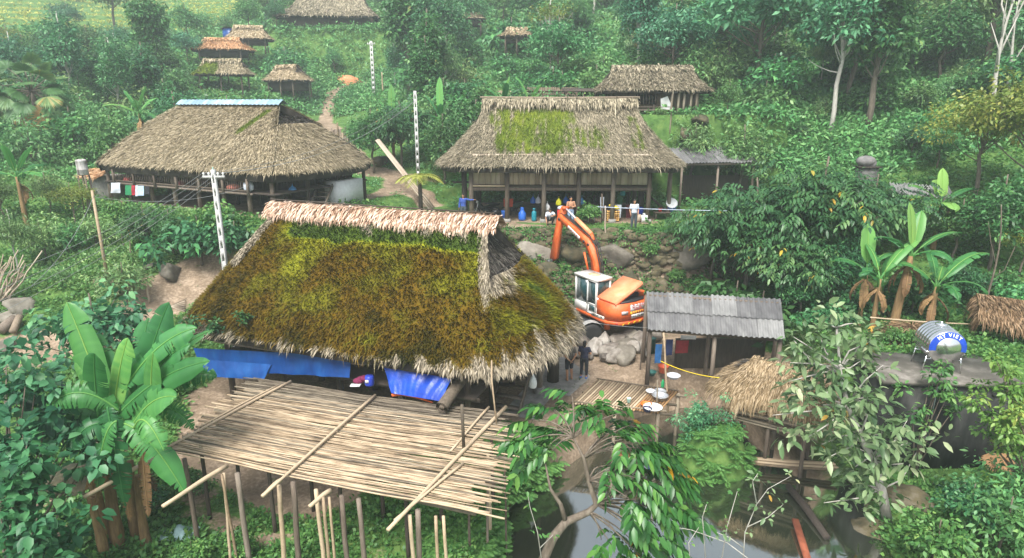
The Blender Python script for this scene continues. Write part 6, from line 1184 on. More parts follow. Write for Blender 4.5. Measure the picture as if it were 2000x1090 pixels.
mb = MB(); mb.lathe([(.2, 0), (.2, .06), (.17, .08), (.001, .09)], (-.1, 0, 1.60), 20); mb.tube([(-.1, 0, 1.68), (-.1, 0, 1.74)], .05, 8); part(mb, 'lid', M_st, tk, smooth=True)
lg = MB()
for x in (-.42, .5):
    for y in (-.55, .55): a = MB(); a.tube([(x, y*1.15, 0), (x, y, .62)], .022, 6); part(a, 'leg', M_st, tk)
    a = MB(); a.tube([(x, -.6, .5), (x, .6, .5)], .02, 6); part(a, 'crossbar', M_st, tk)
for y in (-.6, .6): a = MB(); a.tube([(-.5, y, .78), (.6, y, .78)], .03, 6); part(a, 'side_bar', M_st, tk)
# ---------------------------------------------------------------- pond things
a, b = G(1445, 903, -1.45), G(1640, 918, -1.4)
br = thing('bamboo_bridge', 'footbridge of a few bamboo poles from the island to the right bank', 'bridge', tuple(a))
for k in range(5): mb = MB(); e = Vector((0, .11*k, .015*(k % 2))); mb.tube([Vector((0, 0, 0))+e, (b-a)/2+e+Vector((0, 0, -.05)), b-a+e], .05, 7); part(mb, 'pole', M_bamboo, br, smooth=True)
mb = MB(); mb.tube([(.1, -.05, -.5), (.1, -.05, .2)], .04, 6); part(mb, 'stake', M_bamboo, br)
a, b = G(1540, 950, -1.62), G(1615, 1050, -1.72); mb = MB(); mb.tube([a, (a+b)/2+Vector((.05, 0, 0)), b], [.12, .13, .11], 10); solo(mb, 'floating_log', M_wooddk, 'dark waterlogged trunk lying in the pond by the right bank', 'log', tuple(a), world=True, smooth=True)
a, b = G(1553, 1015, -1.6), G(1578, 1095, -1.72); mb = MB(); mb.beam(a, b, .2, .09); solo(mb, 'rusty_beam', mat('rust', [(.3, (.12, .03, .015)), (.7, (.32, .1, .05))], 3, bump=.3), 'reddish old beam floating beside the dark trunk', 'beam', tuple(a), world=True)
a, b = D(1690, 905, 17.6), D(1720, 655, 17.9)
q = hit(345, 1052); mb = MB(); mb.grid(np.array([[(x, y, .05+.25*math.exp(-((x-.1)**2+(y)**2)*6)+.05*math.sin(x*9+y*7)) for x in np.linspace(-.6, .6, 12)] for y in np.linspace(-.35, .35, 8)])); solo(mb, 'plastic_sheet', flat('pale_teal_plastic', (.28, .42, .42), .4), 'crumpled pale teal plastic sheet on the ground under the bananas', 'plastic sheet', q, smooth=True)
q = hit(1640, 640); 
ribbon([G(1090, 770, 0), G(1130, 735, 0), G(1085, 700, 0)], 1.0, .02, 'cement_path', M_concrete)
ribbon([G(1010, 815, 0), G(1055, 762, 0), G(1088, 712, 0)], 1.3, .03, 'cement_path', M_concrete)
# ================================================================== VEGETATION
def leaves(mb, B, Dv, N, L, W, rnd, droop=.15, fold=.12, fine=False, mat=0):
    B = np.asarray(B, float); n = len(B); Dv = nrm(Dv); S = nrm(np.cross(Dv, N)); N = np.cross(S, Dv); L = np.broadcast_to(L, (n,))[:, None]; W = np.broadcast_to(W, (n,))[:, None]; rnd = np.broadcast_to(rnd, (n,))
    def pt(t, w, f, dz): 
        p = B+Dv*L*t+S*W*w+N*W*f; p[:, 2] -= (dz*L*droop)[:, 0]; return p
    if not fine:
        V = np.stack([pt(0, 0, 0, 0), pt(.48, .5, fold, .25), pt(1, 0, 0, 1), pt(.42, -.5, fold, .25)], 1); k = np.arange(n)[:, None]*4
        mb.add(V.reshape(-1, 3), k+np.array([[0, 1, 2, 3]]), mat, np.repeat(rnd, 4))
    else:
        V = np.stack([pt(0, 0, 0, 0), pt(.3, .44, fold, .1), pt(.3, 0, 0, .1), pt(.3, -.44, fold, .1), pt(.66, .42, fold, .45), pt(.66, 0, 0, .45), pt(.66, -.42, fold, .45), pt(1, 0, 0, 1)], 1); k = np.arange(n)[:, None]*8
        mb.add(V.reshape(-1, 3), [k+np.array([q]) for q in ([0, 1, 2], [0, 2, 3], [4, 7, 5], [5, 7, 6])]+[k+np.array([q]) for q in ([1, 4, 5, 2], [2, 5, 6, 3])], mat, np.repeat(rnd, 8))
def rdir(rs, n): return nrm(rs.randn(n, 3))
LV_DARK = [(.0, (.012, .06, .02)), (.35, (.03, .13, .04)), (.7, (.065, .22, .07)), (.93, (.13, .32, .10)), (1, (.24, .24, .05))]
LV_MID = [(.0, (.022, .095, .03)), (.4, (.058, .20, .065)), (.75, (.12, .32, .10)), (1, (.22, .43, .15))]
LV_LIGHT = [(.0, (.045, .14, .05)), (.4, (.10, .25, .09)), (.75, (.18, .36, .13)), (1, (.28, .45, .17))]
LV_YEL = [(.0, (.05, .12, .02)), (.4, (.12, .23, .045)), (.75, (.21, .32, .07)), (1, (.36, .37, .08))]
LV_TEAL = [(.0, (.015, .085, .042)), (.4, (.04, .18, .08)), (.75, (.09, .28, .125)), (1, (.17, .39, .19))]
ML = {k: leafmat('leaves_'+k, v) for k, v in dict(dark=LV_DARK, mid=LV_MID, light=LV_LIGHT, yellowish=LV_YEL, teal=LV_TEAL).items()}
M_walnut = leafmat('leaves_glossy', [(0, (.012, .06, .015)), (.4, (.03, .13, .03)), (.75, (.07, .22, .045)), (.94, (.15, .30, .06)), (.965, (.55, .33, .02)), (1, (.6, .35, .02))], .35, hue=0, val=0)
M_loquat = leafmat('leaves_grey_green', [(0, (.035, .085, .035)), (.4, (.09, .175, .075)), (.72, (.18, .28, .14)), (.9, (.30, .38, .23)), (.94, (.40, .28, .05)), (1, (.35, .20, .05))], .4, hue=0, val=0, transl=.15)
M_mulb = leafmat('leaves_big_blue_green', [(0, (.010, .06, .032)), (.4, (.028, .135, .062)), (.75, (.065, .235, .10)), (1, (.14, .34, .14))], .45, hue=.02, val=.15)
M_bigtree = leafmat('leaves_deep_green', [(0, (.010, .045, .02)), (.4, (.025, .095, .035)), (.7, (.055, .16, .055)), (.95, (.12, .25, .08)), (.97, (.45, .32, .03)), (1, (.5, .34, .03))], .38, hue=.02, val=.2)
M_ban = leafmat('banana_leaf', [(0, (.018, .10, .035)), (.4, (.045, .20, .06)), (.75, (.10, .32, .085)), (1, (.24, .48, .12))], .4, transl=.35, hue=.02, val=.2)
M_bandead = leafmat('dead_banana_leaf', [(0, (.07, .045, .025)), (.5, (.17, .11, .055)), (1, (.30, .21, .10))], .8, hue=0, val=.1)
M_banstem = mat('banana_stem', [(.2, (.07, .045, .022)), (.5, (.22, .14, .065)), (.8, (.34, .26, .12))], 3, stretch=(4, 4, .7), attr=.2)
M_bark = mat('bark', [(.2, (.05, .04, .03)), (.5, (.13, .105, .08)), (.8, (.24, .21, .17))], 5, stretch=(2, 2, .5), bump=.5)
M_palebark = mat('pale_bark', [(.2, (.22, .20, .17)), (.6, (.45, .43, .39))], 5, stretch=(2, 2, .5))
M_grass = leafmat('grass_blades', [(0, (.03, .09, .02)), (.4, (.07, .17, .04)), (.75, (.13, .25, .06)), (1, (.24, .30, .09))], .6, hue=0, val=0)
M_weed = leafmat('weed_leaves', [(0, (.022, .09, .025)), (.4, (.06, .19, .05)), (.75, (.12, .29, .075)), (1, (.22, .37, .10))], .5, hue=0, val=0)
M_fan = leafmat('fan_palm_leaf', [(0, (.03, .10, .04)), (.5, (.08, .20, .07)), (.85, (.16, .28, .10)), (.95, (.35, .28, .09)), (1, (.5, .33, .12))], .45, hue=0, val=.1)
# ---- crowns
def crown(mb, rs, C, R, n, L, W, up=.5, droop=.2, fine=False, out=.9, base=.5, flat=.6, comp=0):
    """clumps with centres C (k,3), radii R (k,); n leaves each"""
    k = len(C); ci = np.repeat(np.arange(k), n); m = len(ci); d = rdir(rs, m); d[:, 2] = d[:, 2]*flat+.18; r = R[ci]*(.35+.65*rs.rand(m)**.5); P = C[ci]+d*r[:, None]
    cr = rs.rand(k)
    if comp:                              # compound leaf: a rachis with paired leaflets
        ax = nrm(d*out+rdir(rs, m)*.35); ax[:, 2] -= droop; ax = nrm(ax); N = nrm(np.array((0, 0, 1.))+rdir(rs, m)*.35); S = nrm(np.cross(ax, N)); Bs, Ds, Ns, rr, Ls = [], [], [], [], []
        lr = rs.rand(m)
        for q in range(comp):
            t = .25+.75*q/(comp-1)
            for sd in ((-1, 1) if q < comp-1 else (0,)):
                p = P+ax*(L*2.6*t)[..., None] if np.ndim(L) else P+ax*L*2.6*t; p = p.copy(); p[:, 2] -= .35*droop*L*2.6*t*t
                dd = ax*(.55 if sd else 1)+S*sd*.85; dd[:, 2] -= .35
                Bs.append(p); Ds.append(dd); Ns.append(N+.15*rdir(rs, m)); rr.append(np.clip(base*.2+.45*cr[ci]*.8+.35*lr+.25*rs.rand(m), 0, 1)); Ls.append(L*(.7+.5*rs.rand(m))*(1.15 if q == comp-1 else 1))
        Lc = np.concatenate(Ls); leaves(mb, np.concatenate(Bs), np.concatenate(Ds), np.concatenate(Ns), Lc, Lc*W/L, np.concatenate(rr), .3, .1, fine); return
    Dv = nrm(d*out+rdir(rs, m)*.7); Dv[:, 2] -= droop; N = nrm(np.array((0, 0, up))+rdir(rs, m)*.55+d*.25); Ls = L*(.6+.7*rs.rand(m))
    leaves(mb, P, Dv, N, Ls, Ls*W/L, np.clip(.5*cr[ci]+.5*rs.rand(m), 0, 1), .25, .12, fine)
def limbs(mb, rs, H, r, C, h0=.35, lean=(0, 0), nb=None, wob=.04):
    k = np.linspace(0, 1, 8); top = np.array((lean[0], lean[1], H)); P = k[:, None]*top; P[1:-1, :2] += wob*H*.3*rs.randn(6, 2); P[0, 2] = -.3
    mb.tube(P, r*(1-.75*k)+.01, 8)
    idx = np.arange(len(C)) if nb is None else rs.choice(len(C), min(nb, len(C)), False)
    for i in idx:
        t = min(.95, max(h0, (C[i][2]/H)*(.55+.25*rs.rand()))); s = np.array([np.interp(t, k, P[:, a]) for a in range(3)]); e = C[i]; mid = (s+e)/2+np.array((0, 0, -.08*H*.3))+.05*rs.randn(3)*H*.2
        kk = np.linspace(0, 1, 5)[:, None]; Q = s*(1-kk)**2+2*mid*kk*(1-kk)+e*kk**2; mb.tube(Q, np.linspace(r*.42*(1-t*.6), .012, 5), 5)
def clumps(rs, n, c, R, shell=.55, lobes=0):
    d = rdir(rs, n); d[:, 2] = np.where(d[:, 2] < -.3, -d[:, 2]*.6, d[:, 2]); r = shell+(1-shell)*rs.rand(n)
    r = r*(1+.22*np.sin(d[:, 0]*3.1+d[:, 1]*2.3+rs.rand()*6)+.15*rs.randn(n)); return np.asarray(c)+d*r[:, None]*np.asarray(R)
TREES = {}
def proto(key, H, c, R, n, nl, rc, L, W, m, r=.14, bark=None, seed=0, lean=(0, 0), nb=14, fine=False, comp=0, droop=.2, up=.5, flat=.6, h0=.35, shell=.55, wob=.04):
    rs = np.random.RandomState(seed); C = clumps(rs, n, c, R, shell); tb = MB(); limbs(tb, rs, H, r, C, h0, lean, nb, wob); cb = MB()
    crown(cb, rs, C, rc*(.7+.6*rs.rand(n)), nl, L, W, up, droop, fine, comp=comp, flat=flat)
    TREES[key] = (tb.mesh('trunk', [bark or M_bark], True), cb.mesh('crown', [m]), H)
def plant(key, p, label, cat='tree', name='tree', s=1.0, rz=None, group=None, hgt=None, tm=None):
    tme, cme, H = TREES[key]; sc = s if hgt is None else hgt/H
    if rz is None: rz = R6.random()*6.28
    t = thing(name, label, cat, p, rz, group, sc)
    link('trunk', tme, t); link('crown', cme, t); return t
R6 = random.Random(66); rs6 = np.random.RandomState(66)
proto('round', 7, (0, 0, 3.9), (2.6, 2.6, 2.9), 160, 26, .62, .34, .17, ML['mid'], seed=1, fine=False)
proto('round2', 7, (.2, 0, 3.7), (2.9, 2.4, 2.9), 160, 30, .7, .34, .16, ML['dark'], seed=2)
proto('light', 7.5, (0, .2, 4.1), (2.5, 2.7, 3.0), 140, 26, .65, .36, .13, ML['light'], seed=3, droop=.45)
proto('tall', 11, (0, 0, 6.6), (2.0, 2.0, 4.2), 150, 26, .6, .34, .16, ML['teal'], .15, M_palebark, seed=4)
proto('spread', 8, (0, 0, 5.0), (3.4, 3.2, 2.4), 150, 26, .65, .38, .17, ML['teal'], seed=5)
proto('column', 10, (0, 0, 5.2), (1.6, 1.6, 4.8), 150, 26, .6, .4, .22, ML['dark'], .2, seed=6, h0=.1)
proto('feather', 8, (.3, 0, 4.9), (2.6, 2.6, 2.9), 130, 26, .8, .45, .075, ML['light'], .1, M_palebark, seed=7, droop=.7, shell=.3)
proto('sparse', 11, (0, 0, 8.3), (2.4, 2.4, 2.0), 46, 20, .6, .34, .15, ML['yellowish'], .17, M_palebark, seed=8, nb=22)
proto('bush', 2.6, (0, 0, 1.25), (1.35, 1.35, 1.15), 60, 24, .45, .27, .13, ML['mid'], .05, seed=9, h0=.1)
proto('bush2', 2.4, (0, 0, 1.1), (1.5, 1.3, 1.0), 60, 22, .5, .34, .17, ML['dark'], .05, seed=10, h0=.1)
proto('bush3', 2.2, (0, 0, 1.0), (1.2, 1.3, 1.0), 56, 26, .42, .22, .08, ML['light'], .04, seed=11, h0=.1)
proto('bush4', 2.4, (0, 0, 1.2), (1.2, 1.2, 1.1), 64, 28, .42, .24, .15, M_weed, .05, seed=12, h0=.1)
proto('yellowtree', 7, (0, 0, 4.6), (3.0, 2.8, 2.3), 150, 34, .6, .24, .11, ML['yellowish'], seed=13)
def bigproto(key, **kw): proto(key, **kw)
proto('walnut', 8, (0, 0, 4.9), (3.6, 3.4, 2.7), 130, 9, .7, .34, .15, M_bigtree, .16, seed=14, comp=4, droop=.45, fine=True, nb=40)
proto('tung', 4.4, (0, 0, 2.9), (1.5, 1.5, 1.2), 70, 22, .5, .26, .17, M_mulb, .06, seed=15, fine=True, droop=.45, nb=30)
proto('vine', 1.6, (0, 0, .9), (.8, .7, .7), 30, 16, .3, .26, .13, M_weed, .03, seed=16, fine=True, h0=.1)
# ---- fan palm
def fan_leaf(mb, rs, p, ax, N, R_, n=26, rnd=.4, droop=.25, spread=2.6):
    ax = nrm(np.asarray(ax)); N = nrm(N-ax*np.dot(N, ax)); S = np.cross(ax, N); a = np.linspace(-spread/2*1.15, spread/2*1.15, n); D_ = np.cos(a)[:, None]*ax+np.sin(a)[:, None]*S
    L_ = R_*(.75+.25*np.cos(a*.9))*(.9+.15*rs.rand(n)); leaves(mb, np.repeat(np.array(p)[None], n, 0), D_, np.repeat(N[None], n, 0)+.15*rs.randn(n, 3), L_, R_*.11, np.clip(rnd+.3*rs.rand(n), 0, 1), droop, .15, True)
def fan_palm(p, H, label, nl=26, R_=1.1, pet=1.6, seed=0, dead=6, trunk_r=.16, m=None):
    rs = np.random.RandomState(seed); t = thing('fan_palm', label, 'palm', p); tb = MB(); tb.tube([(0, 0, -.5), (.05, 0, H*.5), (0, .05, H)], [trunk_r*1.1, trunk_r, trunk_r*.9], 10); part(tb, 'trunk', M_bark, t, smooth=True)
    cb = MB(); pb = MB(); db = MB()
    for k in range(nl+dead):
        az = k*2.4+rs.rand()*.4; el = math.radians(80-115*((k % nl)/nl)**.8) if k < nl else math.radians(-35-40*rs.rand()); d = np.array((math.cos(az)*math.cos(el), math.sin(az)*math.cos(el), math.sin(el))); l = pet*(.75+.4*rs.rand())*(1 if k < nl else .7)
        b = np.array((0, 0, H)); q = b+d*l*.55; e = b+d*l+np.array((0, 0, -.25*l*math.cos(el))); ax = nrm(e-q); up = np.array((0, 0, 1.)) if abs(ax[2]) < .9 else np.array((math.cos(az), math.sin(az), .2))
        pb.tube([b, q, e], [.035, .028, .02], 5); fan_leaf(cb if k < nl else db, rs, e, ax+np.array((0, 0, -.1)), up*1.0+.3*rs.randn(3), R_*(.8+.35*rs.rand())*(1 if k < nl else .8), rnd=(.15+.5*rs.rand()) if k < nl else .85, droop=.25 if k < nl else .6)
    part(pb, 'leaf_stalks', M_bark, t); part(cb, 'crown', m or M_fan, t)
    if dead: part(db, 'dead_leaves', leafmat('dead_fan', [(0, (.3, .2, .07)), (1, (.55, .38, .16))], .7, hue=0, val=0), t)
    return t
# ---- banana
def banana_leaf(mb, rs, p0, az, el, L_, W_, curl, rnd, torn=.35, roll=0.0, mat=0):
    """arched blade with torn edge strips; returns midrib points"""
    n = 15; P = [np.array(p0, float)]; e = el
    for k in range(n-1):
        d = np.array((math.cos(az)*math.cos(e), math.sin(az)*math.cos(e), math.sin(e))); P.append(P[-1]+d*L_/(n-1)); e -= curl/(n-1)*(.4+1.2*k/n)
    P = np.array(P); T = nrm(np.gradient(P, axis=0)); hz_ = np.array((-math.sin(az), math.cos(az), 0)); N = nrm(np.cross(T, hz_)); N = np.where(N[:, 2:] < 0, -N, N) if abs(el) < 1.2 else N
    cr, sr = math.cos(roll), math.sin(roll); S = hz_[None]*cr+N*sr; N2 = -hz_[None]*sr+N*cr
    t = np.linspace(0, 1, n); prof = np.interp(t, [0, .06, .2, .5, .8, .95, 1], [.02, .25, .8, 1.0, .85, .4, .03])*W_/2
    for sd in (-1, 1):
        wv = np.linspace(0, 1, 4); dr = (.10+.28*wv**2)
        i = 0
        while i < n-1:                       # strips between tears
            j = min(n-1, i+(n if torn < .02 else max(1, int(rs.exponential(1.0/torn))))); sag = (rs.rand()*.5 if torn > .02 else .1); kk = np.arange(i, j+1)
            G_ = np.array([[P[q]+S[q]*sd*prof[q]*w_*(1-.25*sag*w_)+N2[q]*(.12*math.sin(w_*2.2)-.55*sag*w_*w_)*W_*.5*(1 if True else 0)-np.array((0, 0, .18*sag*w_*w_*W_)) for w_ in wv] for q in kk])
            if len(kk) > 1 and torn > .02: G_[0, 1:] += (G_[1, 1:]-G_[0, 1:])*.12*rs.rand(); G_[-1, 1:] -= (G_[-1, 1:]-G_[-2, 1:])*.12*rs.rand()
            mb.grid(G_, mat, np.clip(rnd+.12*(rs.rand()-.5), 0, 1)); i = j
    mb.tube(P+N2*.012, np.linspace(.028, .006, n), 5, mat, min(1, rnd+.45))
def banana(p, label, H, leaves_, seed, r=.13, m=None, dead=3, lean=(0, 0), stems=None, group=None):
    rs = np.random.RandomState(seed); t = thing('banana_plant', label, 'banana plant', p, group=group)
    for k, (sx, sy, sh, sr, lx, ly) in enumerate(stems or [(0, 0, H, r, lean[0], lean[1])]):
        sb = MB(); z = np.linspace(-.3, sh, 9); sb.tube(np.stack([sx+lx*np.maximum(z/sh, 0)**1.5, sy+ly*np.maximum(z/sh, 0)**1.5, z], 1), sr*np.linspace(1.25, .62, 9)*(1+.06*rs.randn(9)), 10)
        part(sb, 'stem', M_banstem, t, smooth=True)
    tp = np.array((lean[0], lean[1], H))
    for az, el, L_, W_, cu, rn, torn in leaves_:
        lb = MB(); d = np.array((math.cos(az)*math.cos(el), math.sin(az)*math.cos(el), math.sin(el))); b = tp+d*.35; lb.tube([tp-np.array((0, 0, .5)), tp+d*.12, b], [.06, .045, .03], 6, 0, .75); banana_leaf(lb, rs, b, az, el, L_, W_, cu, rn, torn, roll=(rs.rand()-.5)*.5); part(lb, 'leaf', m or M_ban, t)
    for k in range(dead):
        lb = MB(); az = rs.rand()*6.28; banana_leaf(lb, rs, tp-np.array((0, 0, .25+.3*rs.rand())), az, -.6, 1.0+.6*rs.rand(), .35, 1.6, rs.rand(), .6); part(lb, 'dead_leaf', M_bandead, t)
    return t
def ban_auto(rs, n, L_, W_=.55, torn=.3, els=(75, 5)):
    return [(k*2.4+rs.rand()*.5, math.radians(els[0]+(els[1]-els[0])*k/max(1, n-1)+8*rs.randn()), L_*(.8+.35*rs.rand()), W_*(.85+.3*rs.rand()), .5+1.1*k/n, .15+.7*rs.rand(), torn*(.3+1.2*k/n)) for k in range(n)]
# ---- fern / grass clumps as things
def fern(mb, rs, c, n, L_, leaf=.05, up=.9, rnd0=.3):
    for k in range(n):
        az = rs.rand()*6.28; el = up*(.5+.6*rs.rand()); m = 14; kk = np.linspace(0, 1, m); e = el-1.3*kk; r = np.cumsum(np.cos(e))*L_/m; z = np.cumsum(np.sin(e))*L_/m; P = np.asarray(c)+np.stack([r*math.cos(az), r*math.sin(az), z], 1); T = nrm(np.gradient(P, axis=0)); S = np.cross(T, (0, 0, 1.))
        for sd in (-1, 1): leaves(mb, P, S*sd+T*.5, np.repeat([[0, 0, 1.]], m, 0)+.1*rs.randn(m, 3), L_*.28*np.sin(np.clip(kk*2.7+.3, 0, PI))+.02, leaf, np.clip(rnd0+.4*rs.rand(m), 0, 1), .3, .1)
def grass(mb, rs, P, L_, W_, n=1, rnd=None, lean=.5):
    P = np.repeat(P, n, 0); m = len(P); d = np.stack([rs.randn(m)*lean, rs.randn(m)*lean, np.ones(m)], 1); leaves(mb, P+.04*rs.randn(m, 3)*np.array((1, 1, 0)), d, rdir(rs, m), L_*(.5+.8*rs.rand(m)), W_, rs.rand(m) if rnd is None else np.repeat(rnd, n), .55, .1)
# ================================================================== PLANTING
KEEP = [(175, 200, 700, 420, 36), (865, 192, 1352, 440, 36), (1160, 135, 1378, 222, 53), (570, 0, 742, 76, 97), (395, 50, 526, 110, 91), (390, 115, 482, 172, 77), (528, 124, 608, 190, 80), (978, 58, 1042, 84, 77), (612, 145, 762, 262, 88), (722, 80, 740, 190, 79), (806, 180, 828, 330, 46), (1308, 286, 1480, 345, 42),
        (905, 38, 940, 52, 93), (1172, 48, 1198, 57, 94), (670, 250, 860, 400, 41), (1640, 280, 1720, 335, 39), (900, 180, 1110, 200, 50), (670, 140, 700, 165, 88), (660, 262, 712, 300, 56), (680, 320, 900, 404, 60), (1100, 176, 1170, 196, 50), (-60, -10, 285, 40, 106)]
def blocked(p, hgt, rad, tol=0):
    px, py = PX(p); dep = p[1]; rp = rad/dep*FPX; top = PX((p[0], p[1], p[2]+hgt))[1]
    for x0, y0, x1, y1, Y in KEEP:
        if dep < Y and px+rp > x0+tol and px-rp < x1-tol and top < y1-tol and py > y0+tol: return True
    return False
# ---------------- forest on the slopes
SP = [('round', 'mid green rounded tree of the hillside forest', 2.6), ('round2', 'dark broad leaved tree of the hillside forest', 2.8), ('light', 'pale drooping tree of the hillside forest', 2.6), ('tall', 'slender bluish green tree of the hillside forest', 2.0), ('spread', 'flat topped spreading tree of the hillside forest', 3.2), ('column', 'creeper covered columnar tree of the hillside forest', 1.7), ('feather', 'feathery light tree of the hillside forest', 2.6), ('sparse', 'thin crowned yellowish tree of the hillside forest', 2.3), ('yellowtree', 'yellowish green broad tree of the hillside forest', 2.9)]
placed = []; tries = 0; cntk = {}
fr = random.Random(7)
while len(placed) < 292 and tries < 14000:
    tries += 1
    Y = 46*math.exp(fr.random()**.8*math.log(205/46.)); px = fr.uniform(-110, 2150)
    p = at(px, Y)
    if px < 520 and Y > 112 and p[0] < -45 and fr.random() < .93: continue            # rice terraces
    right = px > 1380
    wts = [3, 2.0, 2, 2, 2, .8, 2.0, .6, .5] if not right else [3, 4, 1.6, 2, 2, .8, 2.2, .4, 1.0]
    k = fr.choices(range(9), wts)[0]; key, lab, rad = SP[k]; base = TREES[key][2]; s = fr.uniform(.7, 1.2)*(1.2 if right else 1.0)
    if Y > 110: s *= 1.25
    if px < 560 and Y < 100: s *= .72
    if 600 < px < 800 and Y < 110: s *= .6
    hgt = base*s
    if blocked(p, hgt, rad*s*.8, 4): continue
    if any((p[0]-q[0])**2+(p[1]-q[1])**2 < (.92*(rad*s*.5+q[2]*.5))**2 for q in placed): continue
    if line_d(np.array([p[0]]), np.array([p[1]]), PATHW[2][0])[0] < 2.5: continue
    placed.append((p[0], p[1], rad*s))
    plant(key, p-Vector((0, 0, .15)), lab, 'tree', 'forest_tree', hgt=hgt, group='trees of the hillside forest', rz=fr.random()*6.28)
# ---------------- undergrowth of the slopes (stuff)
def scatter(n, ylo, yhi, pxl, pxh, rs):
    Y = ylo*np.exp(rs.rand(n)*math.log(yhi/ylo)); px = pxl+(pxh-pxl)*rs.rand(n); z = np.full(n, 8.0)
    for _ in range(3): x = (px-1000)/FPX*(Y*_c-(z-CH)*_s); z = h(x, Y)
    return np.stack([x, Y, z], 1), px
rsu = np.random.RandomState(17)
def dmask(P): return dirt(P[:, 0], P[:, 1])
HOUSES = [(rect(*H1['c'], H1['yaw'], 7.6, 4.6), .2), (rect(*H2['c'], H2['yaw'], 6.4, 4.3), .2), (rect(14.3, 50.6, 0, 4, 2.7), 0), (rect(*H3['c'], H3['yaw'], 6.6, 4.4), 0), (rect(-29, 100, 0, 7, 5), 0)]
def free(P, far=False):
    m = dmask(P) < .35
    for pl, mg_ in HOUSES: m &= poly_sd(P[:, 0], P[:, 1], pl) > mg_
    m &= poly_sd(P[:, 0], P[:, 1], POND) > .25
    return m
def blockmask(P, hgt):
    dep = P[:, 1]*_c-(P[:, 2]-CH)*_s; px = 1000+FPX*P[:, 0]/dep; py = 545-FPX*(P[:, 1]*_s+(P[:, 2]-CH)*_c)/dep; top = py-FPX*hgt/dep; m = np.zeros(len(P), bool)
    for x0, y0, x1, y1, Y in KEEP: m |= (P[:, 1] < Y) & (px > x0) & (px < x1) & (top < y1-3) & (py > y0)
    return m

nsh = 0; tries = 0
while nsh < 290 and tries < 6000:
    tries += 1; Y = 46*math.exp(fr.random()*math.log(150/46.)); p = at(fr.uniform(-80, 2080), Y)
    if Y > 108 and p[0] < -45: continue
    key, lab = fr.choice((('bush', 'mid green bush of the forest understorey'), ('bush2', 'dark bush of the forest understorey'), ('bush3', 'pale fine leaved bush of the forest understorey'), ('bush', 'mid green bush of the forest understorey'), ('bush3', 'pale fine leaved bush of the forest understorey'))); s = fr.uniform(.8, 1.9)*(Y/60)**.4
    if blocked(p, 2.4*s, 1.3*s, 4) or line_d(np.array([p[0]]), np.array([p[1]]), PATHW[2][0])[0] < 2.0: continue
    nsh += 1; plant(key, p-Vector((0, 0, .2)), lab, 'bush', 'forest_bush', s=s, group='bushes of the forest understorey', rz=fr.random()*6.28)
P, _px = scatter(30000, 44, 200, -260, 2320, rsu); sc_ = (.5+.95*rsu.rand(len(P)))*(P[:, 1]/70)**.55
bm_ = blockmask(P, sc_*1.0); pd_ = line_d(P[:, 0], P[:, 1], PATHW[2][0]); sc_ = np.where((pd_ < 4.5) & (P[:, 1] > 52), sc_*.3, sc_); sc_ = np.where(bm_, sc_*.45, sc_); ok = free(P) & ~((P[:, 1] > 112) & (P[:, 0] < -46)); P, sc_ = P[ok], sc_[ok]; 
P2 = np.concatenate([scatter(3200, 76, 99, 540, 820, rsu)[0], scatter(3400, 41, 62, 1250, 2080, rsu)[0]]); P2 = P2[free(P2) & ((P2[:, 1] > 70) | ((P2[:, 0] > 10.5) & (poly_sd(P2[:, 0], P2[:, 1], TERR) > .5)))]; P = np.concatenate([P, P2]); sc_ = np.concatenate([sc_, .45+.7*rsu.rand(len(P2))]); TM = (noise2(P[:, 0], P[:, 1], 6, 71, 2)*.5+.5)
for nm, sel, m in (('undergrowth', rsu.rand(len(P)) < .55, ML['mid']), ('undergrowth', None, ML['light'])):
    if sel is not None: s0 = sel
    else: s0 = ~s0
    Q, s_ = P[s0], sc_[s0]; n = 16; i = np.repeat(np.arange(len(Q)), n); d = rdir(rsu, len(i)); d[:, 2] = np.abs(d[:, 2])*.8; mb = MB()
    leaves(mb, Q[i]+d*(s_[i]*(.3+.7*rsu.rand(len(i))))[:, None], nrm(d+.8*rdir(rsu, len(i))-np.array((0, 0, .2))), np.array((0, 0, .6))+.6*rdir(rsu, len(i))+.3*d, s_[i]*.46, s_[i]*.2, np.clip(.45*TM[s0][i]+.2*rsu.rand(len(Q))[i]+.4*rsu.rand(len(i)), 0, 1), .2)
    tag(link(nm, mb.mesh(nm, [m])), 'tangled shrubs and saplings covering the slopes between the trees', 'undergrowth', kind='stuff')
# ---------------- weeds and grass near the camera (stuff)
P, _px = scatter(53000, 11.5, 48, -330, 2400, rsu); nn = noise2(P[:, 0], P[:, 1], 2.4, 91, 3); ok = free(P); ok &= ~((poly_sd(P[:, 0], P[:, 1], TERR) < .3) & (rsu.rand(len(P)) < .8)); ok &= (nn+.55*rsu.rand(len(P)) > -.1); P = P[ok]; nn = nn[ok]
LAWN = sstep(.6, 0, line_d(P[:, 0], P[:, 1], PATHW[1][0])-4.5)*(P[:, 1] > 36)*(P[:, 0] > -13)
hgt = (.10+.22*rsu.rand(len(P))+.18*np.clip(nn+.2, 0, 1))*(1-.75*LAWN); n = 7; i = np.repeat(np.arange(len(P)), n); d = rdir(rsu, len(i)); d[:, 2] = np.abs(d[:, 2])+.15
hgt = np.where(P[:, 1] > 30, hgt*1.35, hgt)
mb = MB(); leaves(mb, P[i]+d*(hgt[i]*(.25+.6*rsu.rand(len(i))))[:, None], nrm(d+.6*rdir(rsu, len(i))), np.array((0, 0, .8))+.5*rdir(rsu, len(i)), hgt[i]*.62, hgt[i]*.34, np.clip(.3*rsu.rand(len(P))[i]+.5*rsu.rand(len(i))+.15*nn[i]+.1, 0, 1), .25)
tag(link('weeds', mb.mesh('weeds', [M_weed])), 'low leafy weeds covering the ground', 'weeds', kind='stuff')
